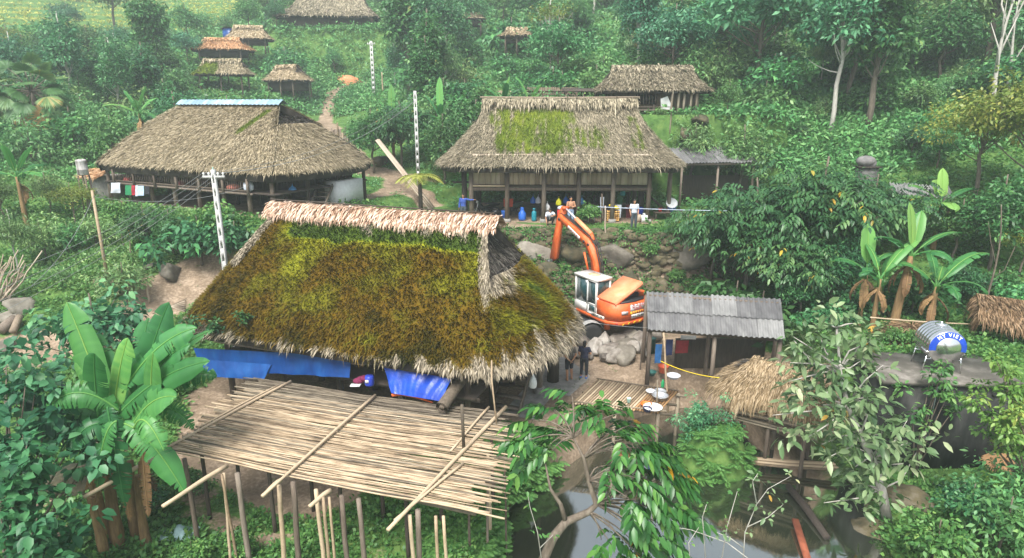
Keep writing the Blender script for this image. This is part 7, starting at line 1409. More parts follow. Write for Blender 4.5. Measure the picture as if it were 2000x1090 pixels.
P, _px = scatter(20000, 11.5, 46, -300, 2350, rsu); ok = free(P) | (rsu.rand(len(P)) < .06); ok &= poly_sd(P[:, 0], P[:, 1], POND) > .1; P = P[ok]; mb = MB(); grass(mb, rsu, P, .26, .022, 5); tag(link('grass', mb.mesh('grass', [M_grass])), 'tufts of grass between the weeds', 'grass', kind='stuff')
q_ = rsu.rand(5200, 2)*np.array((15.5, 3.2))+np.array((-3, 32.9)); q_ = q_[(noise2(q_[:, 0], q_[:, 1], 1.3, 95, 3)+.5*rsu.rand(len(q_))) > .05]; P = np.concatenate([q_, h(q_[:, 0], q_[:, 1])[:, None]], 1); n = 7; i = np.repeat(np.arange(len(P)), n); d = rdir(rsu, len(i)); d[:, 1] -= .5; mb = MB()
leaves(mb, P[i]+d*.16, nrm(d+.6*rdir(rsu, len(i))), np.array((0, -.3, .8))+.5*rdir(rsu, len(i)), .17, .09, np.clip(.3*rsu.rand(len(P))[i]+.5*rsu.rand(len(i)), 0, 1), .25); tag(link('bank_weeds', mb.mesh('bank_weeds', [M_weed])), 'small weeds growing out of the stone bank', 'weeds', kind='stuff')
# terrace crops: rows of rice on the far steps
P, _px = scatter(5200, 108, 200, -60, 470, rsu); P = P[P[:, 0] < -44]; mb = MB(); grass(mb, rsu, P, 1.0, .25, 4, lean=.35); tag(link('rice', mb.mesh('rice', [leafmat('rice_blades', [(0, (.30, .40, .07)), (1, (.56, .60, .17))], .6, hue=0, val=0)])), 'yellow green rice growing on the far terraces', 'rice', kind='stuff')
# vegetable plot
P, _px = scatter(5200, 29.5, 37.5, 60, 500, rsu); ok = (P[:, 0] < -17) & (P[:, 0] > -31) & free(P); P = P[ok]; n = 6; i = np.repeat(np.arange(len(P)), n); d = rdir(rsu, len(i)); d[:, 2] = np.abs(d[:, 2])+.2; mb = MB()
leaves(mb, P[i]+d*.2, nrm(d+.5*rdir(rsu, len(i))), np.array((0, 0, 1.))+.4*rdir(rsu, len(i)), .15, .10, .2+ .5*rsu.rand(len(P))[i]+.5*rsu.rand(len(i)), .2); tag(link('vegetable_plot', mb.mesh('vegetable_plot', [ML['light']])), 'leafy vegetable beds on the slope below the straw house', 'vegetables', kind='stuff')
# ---------------- named plants of the middle distance
def top_h(p, py): return D(1000, py, p[1])[2]-p[2]
def put(key, px, Y, pytop, label, name='tree', cat='tree', rz=None, hgt=None, dz=0, group=None):
    p = at(px, Y); hh = hgt if hgt else max(.6, (top_h(p, pytop))/1.0); key = {'bush': 'round', 'bush2': 'round2', 'bush3': 'light', 'bush4': 'round2'}.get(key, key) if hh/TREES[key][2] > 1.75 else key; return plant(key, p-Vector((0, 0, .1-dz)), label, cat, name, hgt=hh*(.97 if key in ('bush', 'bush2', 'bush3', 'bush4') else .97), rz=rz, group=group)
p = at(85, 50); fan_palm(p, top_h(p, 178), 'large fan palm with hanging dried fronds at the left', 30, 1.25, 2.1, 1, 9)
p = at(1256, 70); fan_palm(p, top_h(p, 42), 'tall fan palm on the slope above the upper right house', 26, 1.3, 2.0, 2, 3, .22)
p = at(1384, 82); fan_palm(p, top_h(p, 40), 'dark fan palm in the shadowed forest at upper right', 22, 1.2, 2.0, 3, 2, .2, ML['dark']); p = at(1426, 78); fan_palm(p, top_h(p, 72), 'smaller fan palm right of the dark fan palm', 20, 1.1, 1.6, 4, 2, .18)
p = at(1590, 62); fan_palm(p, top_h(p, 20), 'fan palm with a pale dried frond near the top right', 20, 1.2, 1.8, 6, 4, .18, ML['teal'])
put('tall', 146, 62, 12, 'slender tree with a bare pale trunk above the fan palm', rz=.4); put('column', 305, 74, -40, 'dark columnar tree at the top left edge of the forest'); put('round2', 228, 66, 60, 'dark tree between the slender tree and the orange hut')
put('column', 840, 66, 8, 'tall tree wrapped in creepers above the left end of the middle house ridge', rz=1.0); put('column', 800, 78, -60, 'very tall creeper tree reaching out of the picture beside the wrapped tree', rz=2.2)
for k, (px, Y, py, key, lab) in enumerate(((730, 50, 205, 'round2', 'dark leafy tree at the left of the thicket by the pole'), (785, 51, 190, 'walnut', 'broad dark tree behind the leaning planks'), (868, 48, 215, 'round2', 'leafy tree against the left gable of the middle house'), (905, 52, 195, 'round', 'rounded tree behind the left gable of the middle house'), (700, 57, 225, 'light', 'light bushy tree beside the stick fence'))): put(key, px, Y, py, lab)
rsb = np.random.RandomState(5)
for k, (px, Y, py, lab, big) in enumerate(((862, 51, 232, 'banana plant with one tall upright leaf left of the middle house ridge', 1), (770, 52, 245, 'banana plant with a bright rolled leaf in the thicket', 1), (985, 51, 205, 'banana plant with wide leaves behind the ridge of the middle house', 0), (1035, 51.5, 205, 'ragged banana plant right of the wide leaved one', 0), (290, 47, 222, 'banana plant behind the left end of the blue ridge', 0), (55, 36, 345, 'young banana plant on the left slope', 0))):
    p = at(px, Y); H_ = max(.7, top_h(p, py)); lv = ban_auto(rsb, 7, 1.9, .5); 
    if big: lv[0] = (1.5, 1.5, 2.8, .62, .15, .75, .0)
    banana(p, lab, H_, lv, 50+k)
# tree fern
p = at(822, 40); tf = thing('tree_fern', 'tree fern with a dark trunk and flat yellow green crown', 'tree fern', p); H_ = top_h(p, 345); tb = MB(); tb.tube([(0, 0, -.2), (.03, 0, H_*.5), (0, 0, H_)], [.16, .13, .12], 9); part(tb, 'trunk', M_wooddk, tf); cb = MB(); fern(cb, rsb, (0, 0, H_), 16, 1.7, .1, .45, .5); part(cb, 'crown', leafmat('tree_fern', [(0, (.12, .18, .03)), (1, (.36, .42, .10))], .5, hue=0, val=0), tf)
# shrubs by the straw house and the slope below it
for k, (px, Y, py, key, lab) in enumerate(((290, 33.5, 395, 'walnut', 'dark shrub tree in front of the balcony posts'), (340, 33, 402, 'round2', 'dense dark shrub in front of the straw house'), (395, 32.6, 412, 'bush2', 'rounded dark bush right of the dense shrub'), (428, 33.2, 390, 'bush4', 'slim leafy shrub behind the concrete pole'), (465, 32.5, 425, 'bush2', 'dark bush right of the concrete pole'), (245, 36, 385, 'bush4', 'light shrub below the washing line'), (190, 34, 415, 'bush3', 'fresh green shrub left of the slim pole'), (150, 37, 350, 'yellowtree', 'yellow green tree left of the annex'), (100, 38, 330, 'light', 'pale bushy tree below the fan palm'), (40, 31, 400, 'feather', 'feathery pale shrub at the left edge'), (90, 32.5, 420, 'bush3', 'airy bush on the left slope'), (10, 37, 330, 'light', 'light tree at the left edge of the slope'), (140, 33, 430, 'bush', 'mid green bush on the left slope'), (250, 29.3, 505, 'bush3', 'low bush between the slim pole and the rocks'), (120, 30, 520, 'bush3', 'low pale bush near the vegetable plot'), (450, 36, 402, 'bush3', 'small bush beneath the straw house posts'))): put(key, px, Y, py, lab, 'shrub' if 'bush' in lab or 'shrub' in lab else 'tree', 'shrub' if 'bush' in lab or 'shrub' in lab else 'tree')
put('tung', 215, 22.5, 560, 'small tree with big bluish leaves left of the mossy roof', rz=.5)
# ---------------- right side trees
put('walnut', 1585, 31, 292, 'big dense glossy tree in the middle right', rz=.3); put('walnut', 1455, 31.6, 335, 'dark leafy tree merging into the left of the big glossy tree', rz=2.0); put('walnut', 1690, 32.5, 330, 'dark leafy tree merging into the right of the big glossy tree', rz=4.0); put('walnut', 1390, 33.2, 392, 'young glossy tree at the terrace edge with a thin trunk', rz=1.2)
put('walnut', 1520, 29.5, 420, 'low glossy tree in front of the big dense tree', rz=5.0); put('round2', 1620, 29, 450, 'shaded tree under the big glossy tree', rz=1.0)
for k, (px, Y, py, key, lab) in enumerate(((1900, 36, 170, 'yellowtree', 'olive green tree leaning in at the right edge'), (1985, 33, 120, 'yellowtree', 'tall olive tree cut by the right edge'), (1830, 40, 240, 'round2', 'dark tree behind the olive trees'), (1780, 42, 235, 'walnut', 'mid green tree above the flat grey hut'), (1930, 30, 330, 'round2', 'dark tree at the right beyond the bananas'), (1990, 29, 420, 'yellowtree', 'yellow flecked tree at the right edge above the lean-to'), (1860, 31, 380, 'round2', 'shadowed tree behind the tall banana'), (1720, 45, 265, 'spread', 'spreading tree behind the flat grey hut'), (1560, 47, 235, 'walnut', 'leafy tree beyond the big glossy tree'), (1480, 48, 215, 'light', 'pale tree right of the upper house'), (1600, 55, 60, 'feather', 'tall feathery grey green tree on the right slope'), (1680, 58, -10, 'feather', 'tall feathery tree with a pale forked trunk'), (1730, 56, 70, 'feather', 'feathery tree right of the forked trunk'), (1640, 52, 160, 'feather', 'lower feathery tree in front of the forked trunk'), (1420, 50, 150, 'round', 'rounded tree right of the grey upper house'), (1340, 54, 120, 'light', 'airy tree behind the grey upper house'), (1440, 45, 235, 'bush', 'green shrub on the terrace right of the upper house'), (1290, 47.5, 228, 'bush3', 'vine covered bank below the upper house'), (1240, 47, 235, 'bush3', 'hanging creepers below the upper house terrace'), (1350, 46.5, 225, 'bush3', 'leafy edge of the upper house terrace'))): put(key, px, Y, py, lab, 'shrub' if 'bush' in key else 'tree', 'shrub' if 'bush' in key else 'tree')
# bare pale trunks
def bare(px, Y, pytop, label, seed, r=.13, bk=None):
    p = at(px, Y); H_ = top_h(p, pytop); rs = np.random.RandomState(seed); t = thing('bare_tree', label, 'tree', p); tb = MB(); k = np.linspace(0, 1, 9); T = np.stack([.05*H_*np.sin(k*4+seed)*k, .02*H_*k, k*H_], 1); tb.tube(T, r*(1-.8*k)+.012, 7); part(tb, 'trunk', bk or M_palebark, t, smooth=True)
    for q in range(5 if not bk else 2):
        b = T[3+q % 5]; a = rs.rand()*6.28; l = H_*(.22+.2*rs.rand()); e = b+np.array((math.cos(a)*l*.4, math.sin(a)*l*.3, l)); bb = MB(); bb.tube([b, (b+e)/2+.08*l*rs.randn(3), e], [r*.5, r*.35, .012], 6); part(bb, 'branch', bk or M_palebark, t, smooth=True)
bare(1932, 44, -30, 'bare pale forked tree near the top right corner', 3, .16); bare(1958, 46, -20, 'second bare pale trunk behind the forked one at top right', 8, .12); bare(1700, 56, -30, 'bare white branch tree standing in the feathery trees', 5, .13); bare(1918, 27, 400, 'thin dark sapling trunk at right', 6, .045, M_bark)
# ---------------- bananas on the right
def ban_at(px, Y, pystem, label, lv, seed, **kw):
    p = at(px, Y); H_ = top_h(p, pystem); return banana(p, label, H_, lv, seed, **kw)
U = lambda az, L_, W_=.62, rn=.8, el=1.45, cu=.25, torn=0.0: (az, el, L_, W_, cu, rn, torn)
ban_at(1676, 26.3, 530, 'short banana plant with one bright upright leaf right of the big tree', [U(1.7, 1.7, .66, .9), (.2, .9, 1.3, .5, 1.6, .5, .3), (2.8, .6, 1.2, .5, 1.5, .3, .4), (4.2, .5, 1.2, .45, 1.6, .3, .3)], 11, r=.11)
ban_at(1702, 25.6, 545, 'small banana plant with a leaf arching right', [(.35, .95, 2.2, .6, .9, .8, .05), (2.0, 1.2, 1.3, .5, .8, .5, .2), (3.6, .6, 1.2, .45, 1.5, .3, .4)], 12, r=.11)
ban_at(1744, 26.0, 500, 'tall thick stemmed banana plant in the right group', [U(2.2, 1.9, .62, .95), U(.9, 1.7, .6, .75, 1.2, .4), (.1, .75, 2.1, .6, 1.2, .4, .15), (3.0, .8, 1.5, .55, 1.4, .35, .3), (5.2, .5, 1.5, .5, 1.8, .3, .4), (1.8, .6, 1.4, .5, 1.4, .2, .4)], 13, r=.17, dead=5, lean=(.25, 0))
ban_at(1812, 25.4, 560, 'banana plant with long arching ragged leaves above the steel tank', [(.25, .85, 2.6, .6, 1.3, .5, .25), (2.9, .8, 2.0, .55, 1.5, .4, .4), (1.5, 1.1, 1.7, .5, 1.0, .3, .3), (4.6, .4, 1.5, .5, 1.7, .3, .5), (.9, .6, 1.8, .5, 1.5, .6, .4), (5.5, .5, 1.6, .5, 1.7, .25, .3)], 14, r=.14, dead=4)
ban_at(1820, 32, 400, 'banana plant with two broad glowing leaves further back on the right', [U(1.6, 1.5, .75, 1.0), U(1.3, 1.3, .8, .95, 1.1, 1.2), (2.9, .8, 1.6, .6, 1.0, .6, .2), (.2, .7, 1.8, .6, 1.2, .3, .3), (4.5, .3, 1.4, .8, 1.2, .95, .05)], 15, r=.13)
ban_at(1713, 27.5, 560, 'dry leaved banana stem in the shade of the group', ban_auto(rsb, 5, 1.3, .45, .5), 16, dead=5)
# right-hand undergrowth
for k, (px, Y, py, key, lab, nm) in enumerate(((1600, 26, 590, 'bush2', 'dark bush in the shade behind the corrugated shed', 'shrub'), (1560, 28, 520, 'round2', 'shaded small tree above the corrugated shed', 'tree'), (1660, 27, 560, 'bush2', 'dark bush at the foot of the banana group', 'shrub'), (1780, 27.5, 520, 'bush2', 'dark bush between the banana stems', 'shrub'), (1870, 28, 500, 'round2', 'dark small tree behind the lean-to', 'tree'), (1940, 28, 520, 'bush2', 'dark bush above the lean-to roof', 'shrub'), (1990, 26.5, 540, 'bush', 'bush at the right edge above the lean-to', 'shrub'), (1745, 24.2, 635, 'bush4', 'fresh green bush behind the concrete store', 'shrub'), (1780, 24.0, 640, 'bush4', 'leafy bush left of the steel tank', 'shrub'), (1430, 29.5, 540, 'bush2', 'dark creeping bush on the bank above the shed', 'shrub'), (1480, 28.5, 560, 'bush2', 'low dark bush behind the corrugated roof', 'shrub'), (1268, 34.2, 465, 'bush4', 'leafy bush at the edge of the stone bank', 'shrub'), (1285, 31.0, 525, 'bush4', 'bright small bush low on the stone bank', 'shrub'), (1215, 32.3, 505, 'vine', 'green seedling beside the excavator boom', 'shrub'), (1320, 33.5, 440, 'bush4', 'leafy bush below the young glossy tree', 'shrub'), (1345, 34.5, 425, 'vine', 'creeper at the end of the pale pipe', 'shrub'), (1150, 37.8, 392, 'bush4', 'garden shrub in front of the middle house posts', 'shrub'), (1138, 38.2, 412, 'vine', 'small plant beside the bare chested man', 'shrub'), )): 
    o = put(key, px, Y, py, lab, nm, nm, hgt={1268: 1.2, 1285: 1.3, 1320: 1.0, 1215: .8}.get(px))
# creeper on the store, right edge bright shrub
mb = MB(); rsv = np.random.RandomState(21); C = []
for px, py, Y in ((1818, 735, 19.9), (1835, 722, 20.0), (1850, 745, 19.9), (1862, 770, 19.9), (1828, 765, 19.8), (1800, 800, 19.8), (1782, 812, 19.8), (1810, 830, 19.8), (1870, 790, 19.8), (1765, 760, 20.0), (1845, 715, 20.1), (1862, 805, 19.9), (1850, 775, 19.8)): C.append(D(px, py, Y))
C = np.array(C); vt = thing('wall_creeper', 'bright climbing plant in front of the tank and store wall', 'creeper', (C[0][0], 19.9, -1.4)); cb = MB(); crown(cb, rsv, C-np.array(vt.location), np.full(len(C), .24), 40, .2, .09, .6, .35, True); part(cb, 'leaves', M_weed, vt); tb = MB()
for c in C[::2]: tb.tube([(0, -.05, 0), (np.array(c)-np.array(vt.location))*np.array((.5, 1, .6)), np.array(c)-np.array(vt.location)], [.03, .02, .01], 5)
part(tb, 'stem', M_bark, vt)
pass
q = hit(1945, 915); dl = MB(); 
for k in range(3): fan_leaf(dl, rsv, (0, 0, .55), (math.cos(k*1.1-2.2)*.6, math.sin(k*1.1-2.2)*.6, -.5), np.array((math.cos(k*1.1-2.2), math.sin(k*1.1-2.2), 1.)), .75, 24, .5, .1, 2.2)
solo(dl, 'dry_palm_leaf', leafmat('brown_fan', [(0, (.14, .09, .04)), (1, (.34, .22, .11))], .7, hue=0, val=0), 'dry brown palm leaf propped up at the lower right', 'palm leaf', q)
q = hit(1850, 965); gc = MB(); grass(gc, rsv, np.zeros((150, 3)), .75, .03, 1, lean=.7); solo(gc, 'grass_clump', ML['teal'], 'tall dark clump of strap leaves at the lower right', 'grass clump', q)
put('tung', 1880, 16.4, 935, 'pale bluish sapling in the lower right foreground', rz=1.0); put('bush4', 1820, 15.4, 1005, 'low pale leafy plant at the bottom right', 'shrub', 'shrub'); put('bush', 1950, 15.6, 960, 'mid green bush in the bottom right corner', 'shrub', 'shrub'); put('bush3', 1985, 16.8, 900, 'fine leaved bush at the lower right edge', 'shrub', 'shrub'); put('tung', 1690, 14.2, 1005, 'leafy sapling at the bottom edge right of the pond', rz=2.0, hgt=1.5); put('vine', 1645, 13.9, 1050, 'small leafy sprig at the bottom edge by the rusty beam', 'shrub', 'shrub', hgt=1.0)
# ================================================================== FOREGROUND PLANTS
rs8 = np.random.RandomState(88)
# ---- loquat tree leaning over the pond
b0 = at(1738, 17.6); lq = thing('loquat_tree', 'large leaved grey green tree with yellowing leaves leaning over the pond', 'tree', b0); bo_ = np.array(b0)
LC = []
for px, py, Y, n in ((1640, 640, 18.4, 9), (1600, 665, 18.2, 7), (1680, 675, 18.4, 8), (1570, 700, 18.0, 7), (1640, 715, 17.8, 10), (1700, 730, 18.2, 8), (1600, 755, 17.7, 9), (1670, 780, 17.6, 9), (1720, 790, 17.8, 7), (1560, 770, 17.7, 4), (1620, 815, 17.3, 8), (1700, 845, 17.3, 9), (1640, 865, 17.2, 8), (1740, 870, 17.5, 6), (1760, 905, 17.6, 4), (1670, 905, 17.1, 8), (1590, 840, 17.2, 4), (1545, 830, 17.2, 3), (1700, 940, 17.2, 7), (1640, 950, 17.0, 5), (1780, 870, 17.8, 3), (1530, 740, 17.8, 2)):
    for k in range(n): LC.append(np.array(D(px+28*rs8.randn(), py+22*rs8.randn(), Y+.45*rs8.randn()))-bo_)
LC = np.array(LC); cb = MB(); crown(cb, rs8, LC, np.full(len(LC), .34), 10, .36, .15, .55, .3, True, out=1.0); part(cb, 'crown', M_loquat, lq)
tp = [np.array(D(px, py, Y))-bo_ for px, py, Y in ((1738, 1010, 17.6), (1722, 955, 17.55), (1705, 900, 17.5), (1680, 850, 17.5), (1655, 790, 17.6), (1640, 720, 17.9), (1635, 640, 18.3))]; tp[0][2] -= .3
tb = MB(); tb.tube(tp, [.16, .14, .12, .10, .075, .05, .02], 9); part(tb, 'trunk', M_palebark, lq, smooth=True); bb = MB()
for i in range(0, len(LC), 3):
    e = LC[i]; s = min(tp[1:], key=lambda q: np.linalg.norm(q+np.array((0, 0, .5))-e)); bb.tube([s, (s+e)/2+.12*rs8.randn(3), e], [.035, .025, .01], 5)
part(bb, 'branches', M_palebark, lq)
# ---- central tree with drooping compound leaves
b0 = at(1075, 13.0); b0 = Vector((b0[0], b0[1], hz(b0[0], b0[1]))); wn = thing('walnut_tree', 'glossy foreground tree with drooping leaflets and a few yellow leaves over the pond', 'tree', b0); bo_ = np.array(b0)
tp = [np.array(D(px, py, Y))-bo_ for px, py, Y in ((1050, 1120, 12.8), (1080, 1050, 12.9), (1105, 1020, 13.0), (1150, 1000, 13.1), (1165, 985, 13.1), (1150, 940, 13.2), (1140, 895, 13.3), (1120, 855, 13.5))]
tb = MB(); tb.tube([tp[0]-np.array((0, 0, 1.0))]+tp, [.14, .125, .115, .10, .085, .075, .055, .04, .02], 9); tb.tube([tp[2], np.array(D(1095, 985, 13.0))-bo_, np.array(D(1075, 955, 13.1))-bo_, np.array(D(1065, 905, 13.2))-bo_], [.07, .05, .04, .015], 7); part(tb, 'trunk', M_bark, wn, smooth=True)
LC = []; LD = []
for px, py, Y, n in ((1085, 800, 14.2, 2), (1115, 790, 14.3, 3), (1150, 800, 14.3, 4), (1190, 815, 14.2, 5), (1060, 830, 13.8, 3), (1035, 860, 13.6, 3), (1100, 840, 13.7, 3), (1220, 840, 14.0, 6), (1255, 865, 13.8, 6), (1285, 900, 13.6, 6), (1240, 890, 13.4, 6), (1200, 860, 13.6, 4), (1300, 940, 13.4, 5), (1250, 945, 13.1, 6), (1220, 985, 12.9, 5), (1275, 985, 13.0, 5), (1240, 1030, 12.7, 5), (1280, 1050, 12.7, 4), (1215, 1065, 12.6, 5), (1260, 1080, 12.5, 4), (1180, 920, 13.2, 3), (1180, 1050, 12.8, 2), (1310, 985, 13.2, 3), (1050, 890, 13.4, 2), (1085, 870, 13.5, 2), (1330, 1020, 13.2, 2)):
    for k in range(n): LC.append(np.array(D(px+13*rs8.randn(), py+13*rs8.randn(), Y+.25*rs8.randn()))-bo_)
LC = np.array(LC); cb = MB(); m = len(LC); rep = 2
for q in range(rep):
    ctr = np.array(D(1165, 930, 13.2))-bo_; ax = nrm((LC-ctr)*np.array((1, 1, .35))+.8*rs8.randn(m, 3)*np.array((1, 1, .3))); ax[:, 2] = np.where(ax[:, 2] > .3, .3, ax[:, 2])-.15; ax = nrm(ax); N = nrm(np.array((0, 0, 1.))+.3*rs8.randn(m, 3)); S = nrm(np.cross(ax, N)); yel = rs8.rand(m) < .035
    for j in range(5):
        t = .2+.8*j/4
        for sd in ((-1, 1) if j < 4 else (0,)):
            p = LC+ax*.62*t; p[:, 2] -= .16*t*t; dd = ax*(.6 if sd else 1)+S*sd*.8; dd[:, 2] -= .5; L_ = (.24+.1*rs8.rand(m))*(1.0 if j else .8); leaves(cb, p, dd, N+.2*rs8.randn(m, 3), L_, L_*.46, np.where(yel & (rs8.rand(m) < .7), .99, np.clip(.1+.75*rs8.rand(m), 0, .93)), .35, .1, True)
part(cb, 'crown', M_walnut, wn); bb = MB()
for i in range(0, m, 2):
    e = LC[i]; s = min(tp[3:], key=lambda q: np.linalg.norm(q-e)); md = (s+e)/2+np.array((0, 0, .25))+.06*rs8.randn(3); k = np.linspace(0, 1, 6)[:, None]; bb.tube(s*(1-k)**2+2*md*k*(1-k)+e*k*k, np.linspace(.028, .008, 6), 5)
part(bb, 'branches', M_bark, wn)
# ---- paper mulberry like shrubs in the lower left corner
def leafy_cluster(label, px0, Yb, pts, leafL, leafW, m, seed, nl=26, rad=.5, cat='shrub', name='large_leaved_shrub', base=None):
    rs = np.random.RandomState(seed); b = base or at(px0, Yb); t = thing(name, label, cat, b); o = np.array(b); C = []
    for px, py, Y, n in pts:
        for k in range(n): C.append(np.array(D(px+30*rs.randn(), py+26*rs.randn(), Y+.4*rs.randn()))-o)
    C = np.array(C); cb = MB(); crown(cb, rs, C, np.full(len(C), rad), nl, leafL, leafW, .8, .35, True); part(cb, 'crown', m, t); tb = MB()
    for i in range(0, len(C), 2): e = C[i]; tb.tube([(.15*rs.randn(), .15*rs.randn(), -.2), e*np.array((.45, .5, .55))+.1*rs.randn(3), e], [.05, .035, .012], 5)
    part(tb, 'branches', M_bark, t); return t
leafy_cluster('big soft leaved shrub filling the left edge beside the bananas', 40, 15.0, [(30, 720, 15.6, 5), (70, 760, 15.3, 5), (20, 800, 15, 6), (90, 820, 15.2, 5), (40, 860, 14.8, 6), (130, 800, 15.4, 3), (15, 720, 16, 2), (130, 860, 15.0, 4), (170, 880, 14.9, 3), (210, 890, 14.8, 3), (100, 740, 15.8, 3)], .30, .22, M_mulb, 91, 20, .36)
leafy_cluster('leafy shrub in the bottom left corner', 50, 13.5, [(20, 930, 13.6, 6), (60, 960, 13.6, 6), (30, 1000, 13.2, 7), (80, 1040, 13.0, 6), (130, 1060, 13.2, 4), (20, 1060, 12.8, 6), (70, 900, 14, 5), (60, 1085, 12.8, 5), (120, 1010, 13.6, 2)], .28, .21, M_mulb, 92, 20, .33)
leafy_cluster('bright yellow green shrub at the right edge before the store', 2030, 17.2, [(1925, 795, 17.4, 3), (1960, 765, 17.4, 4), (1990, 740, 17.3, 4), (1950, 835, 17.2, 4), (1990, 800, 17.2, 5), (1980, 860, 17, 5), (1915, 768, 17.6, 1), (2000, 850, 17, 4)], .16, .08, ML['yellowish'], 95, 70, .3)
# ---- banana clump lower left
p = at(232, 15.9)
def az_to(dx, dy): return math.atan2(dy, dx)
ban = thing('banana_plant', 'large banana clump with broad torn leaves in the lower left', 'banana plant', p)
for k, (dx, dy, sh, r, lx) in enumerate(((0, 0, 2.9, .17, .15), (-.45, .2, 2.4, .16, -.1), (.35, .35, 2.6, .15, .2), (.75, .1, 2.3, .13, .1), (-.2, -.35, 1.9, .13, -.1))):
    sb = MB(); z = np.linspace(-.3, sh, 9); sb.tube(np.stack([dx+lx*(z/sh)**2, dy+0*z, z], 1), r*np.linspace(1.3, .6, 9)*(1+.05*rs8.randn(9)), 12); part(sb, 'stem', M_banstem, ban, smooth=True)
pw = np.array(p)
def bleaf(px0, py0, Y0, px1, py1, Y1, W_, sag, rn, torn, roll=0.0, m=None, name='leaf'):
    """leaf from photo point 0 (base) to photo point 1 (tip) arching by sag metres"""
    px0 += 24*rs8.randn(); py0 += 22*rs8.randn(); sag = sag*1.15+.1; rn = np.clip(rn*.8-.05+.2*rs8.randn(), .03, .85); torn = torn*1.7 if torn > .02 else .05
    a, b = np.array(D(px0, py0, Y0))-pw, np.array(D(px1, py1, Y1))-pw; n = 34; W_ = W_*.8; k = np.linspace(0, 1, n)[:, None]; md = (a+b)/2+np.array((0, 0, sag)); P = a*(1-k)**2+2*md*k*(1-k)+b*k*k; T = nrm(np.gradient(P, axis=0)); 
    ref = np.array((-P[:, 0]*0, P[:, 0]*0, P[:, 0]*0)).T+np.array((0, -.75, .65)); S = nrm(np.cross(T, ref)); N = np.cross(S, T); cr, sr = math.cos(roll), math.sin(roll); S, N = S*cr+N*sr, N*cr-S*sr
    t = k[:, 0]; prof = np.interp(t, [0, .05, .18, .5, .8, .95, 1], [.03, .3, .82, 1.0, .84, .4, .02])*W_/2; mb = MB(); wv = np.linspace(0, 1, 5); rs = rs8
    for sd in (-1, 1):
        i = 0
        while i < n-1:
            j = n-1 if torn < .02 else min(n-1, i+max(1, int(rs.exponential(.9/torn)))); sg = .12 if torn < .02 else rs.rand()*.8; kk = range(i, j+1); dl = 0 if torn < .02 else (rs.rand()-.5)*.5
            Gd = np.array([[P[q]+S[q]*sd*prof[q]*w_*(1-.15*sg*w_)+N[q]*(.16*math.sin(w_*2.4)-.5*sg*w_*w_)*prof[q]-np.array((0, 0, .5*sg*w_*w_*prof[q]))+T[q]*dl*w_*w_*prof[q]*.4 for w_ in wv] for q in kk])
            if torn > .02 and len(Gd) > 1: Gd[0, 1:] += (Gd[1, 1:]-Gd[0, 1:])*np.linspace(.1, .9, 4)[:, None]*rs.rand()
            mb.grid(Gd, 0, np.clip(rn+.1*(rs.rand()-.5)+.16*(rs.rand(len(Gd), 1)-.5)+np.zeros((1, 5)), 0, 1)); i = j
    mb.tube(P+N*.01, np.linspace(.032, .007, n), 6, 0, min(1, rn+.35)); part(mb, name, m or M_ban, ban, smooth=False)
cx_, cy_, cY = 238, 830, 15.9
for a in ((225, 800, 16.0, 130, 590, 16.6, 1.1, .25, .55, .05), (215, 800, 15.6, 250, 660, 15.5, .9, .2, .9, .0), (250, 790, 15.9, 330, 590, 16.2, 1.05, .25, .45, .1), (250, 800, 15.7, 372, 672, 15.7, .95, .5, .4, .2),
          (252, 810, 15.5, 410, 705, 15.3, .9, .5, .45, .22), (262, 800, 16.1, 424, 735, 16.0, .85, .75, .4, .4), (250, 820, 15.5, 345, 775, 14.9, 1.15, .65, .5, .1), (245, 830, 15.4, 362, 965, 14.9, 1.0, .95, .4, .3),
          (235, 830, 15.3, 245, 990, 14.9, .95, .75, .35, .45), (225, 825, 15.5, 130, 885, 14.8, 1.05, .85, .5, .15), (215, 820, 15.7, 35, 850, 15.4, .95, .9, .3, .25), (220, 815, 15.8, 110, 770, 15.9, .8, .5, .35, .35),
          (265, 805, 16.2, 355, 735, 16.8, .9, .4, .3, .3), (255, 830, 15.8, 378, 838, 15.7, .8, .55, .3, .4), (240, 800, 16.2, 170, 640, 16.9, .85, .3, .3, .15), (255, 790, 15.6, 300, 690, 15.2, .9, .3, .75, .03), (230, 810, 15.4, 185, 690, 15.1, .85, .35, .6, .08), (265, 810, 16.3, 415, 645, 16.9, .6, .6, .4, .3),
          (240, 800, 15.8, 290, 620, 16.5, .9, .25, .35, .12), (225, 815, 15.4, 90, 800, 15.0, .9, .8, .45, .3), (245, 825, 15.2, 320, 880, 14.6, .9, .8, .5, .3), (232, 830, 15.2, 190, 960, 14.8, .85, .7, .4, .4), (250, 805, 15.5, 385, 640, 15.9, .85, .5, .5, .15), (220, 805, 15.9, 150, 690, 16.3, .8, .3, .5, .1)): bleaf(*a, roll=(rs8.rand()-.5)*.5)
for a in ((215, 880, 15.6, 180, 1000, 15.4, .4, .2, .5, .5), (262, 880, 15.6, 290, 1010, 15.2, .45, .25, .4, .5), (240, 890, 15.4, 255, 1020, 15.2, .4, .1, .6, .5), (200, 890, 15.8, 165, 960, 15.8, .4, .3, .9, .4), (275, 890, 15.8, 305, 960, 15.7, .4, .2, .3, .6)): bleaf(*a, m=M_bandead, name='dead_leaf')
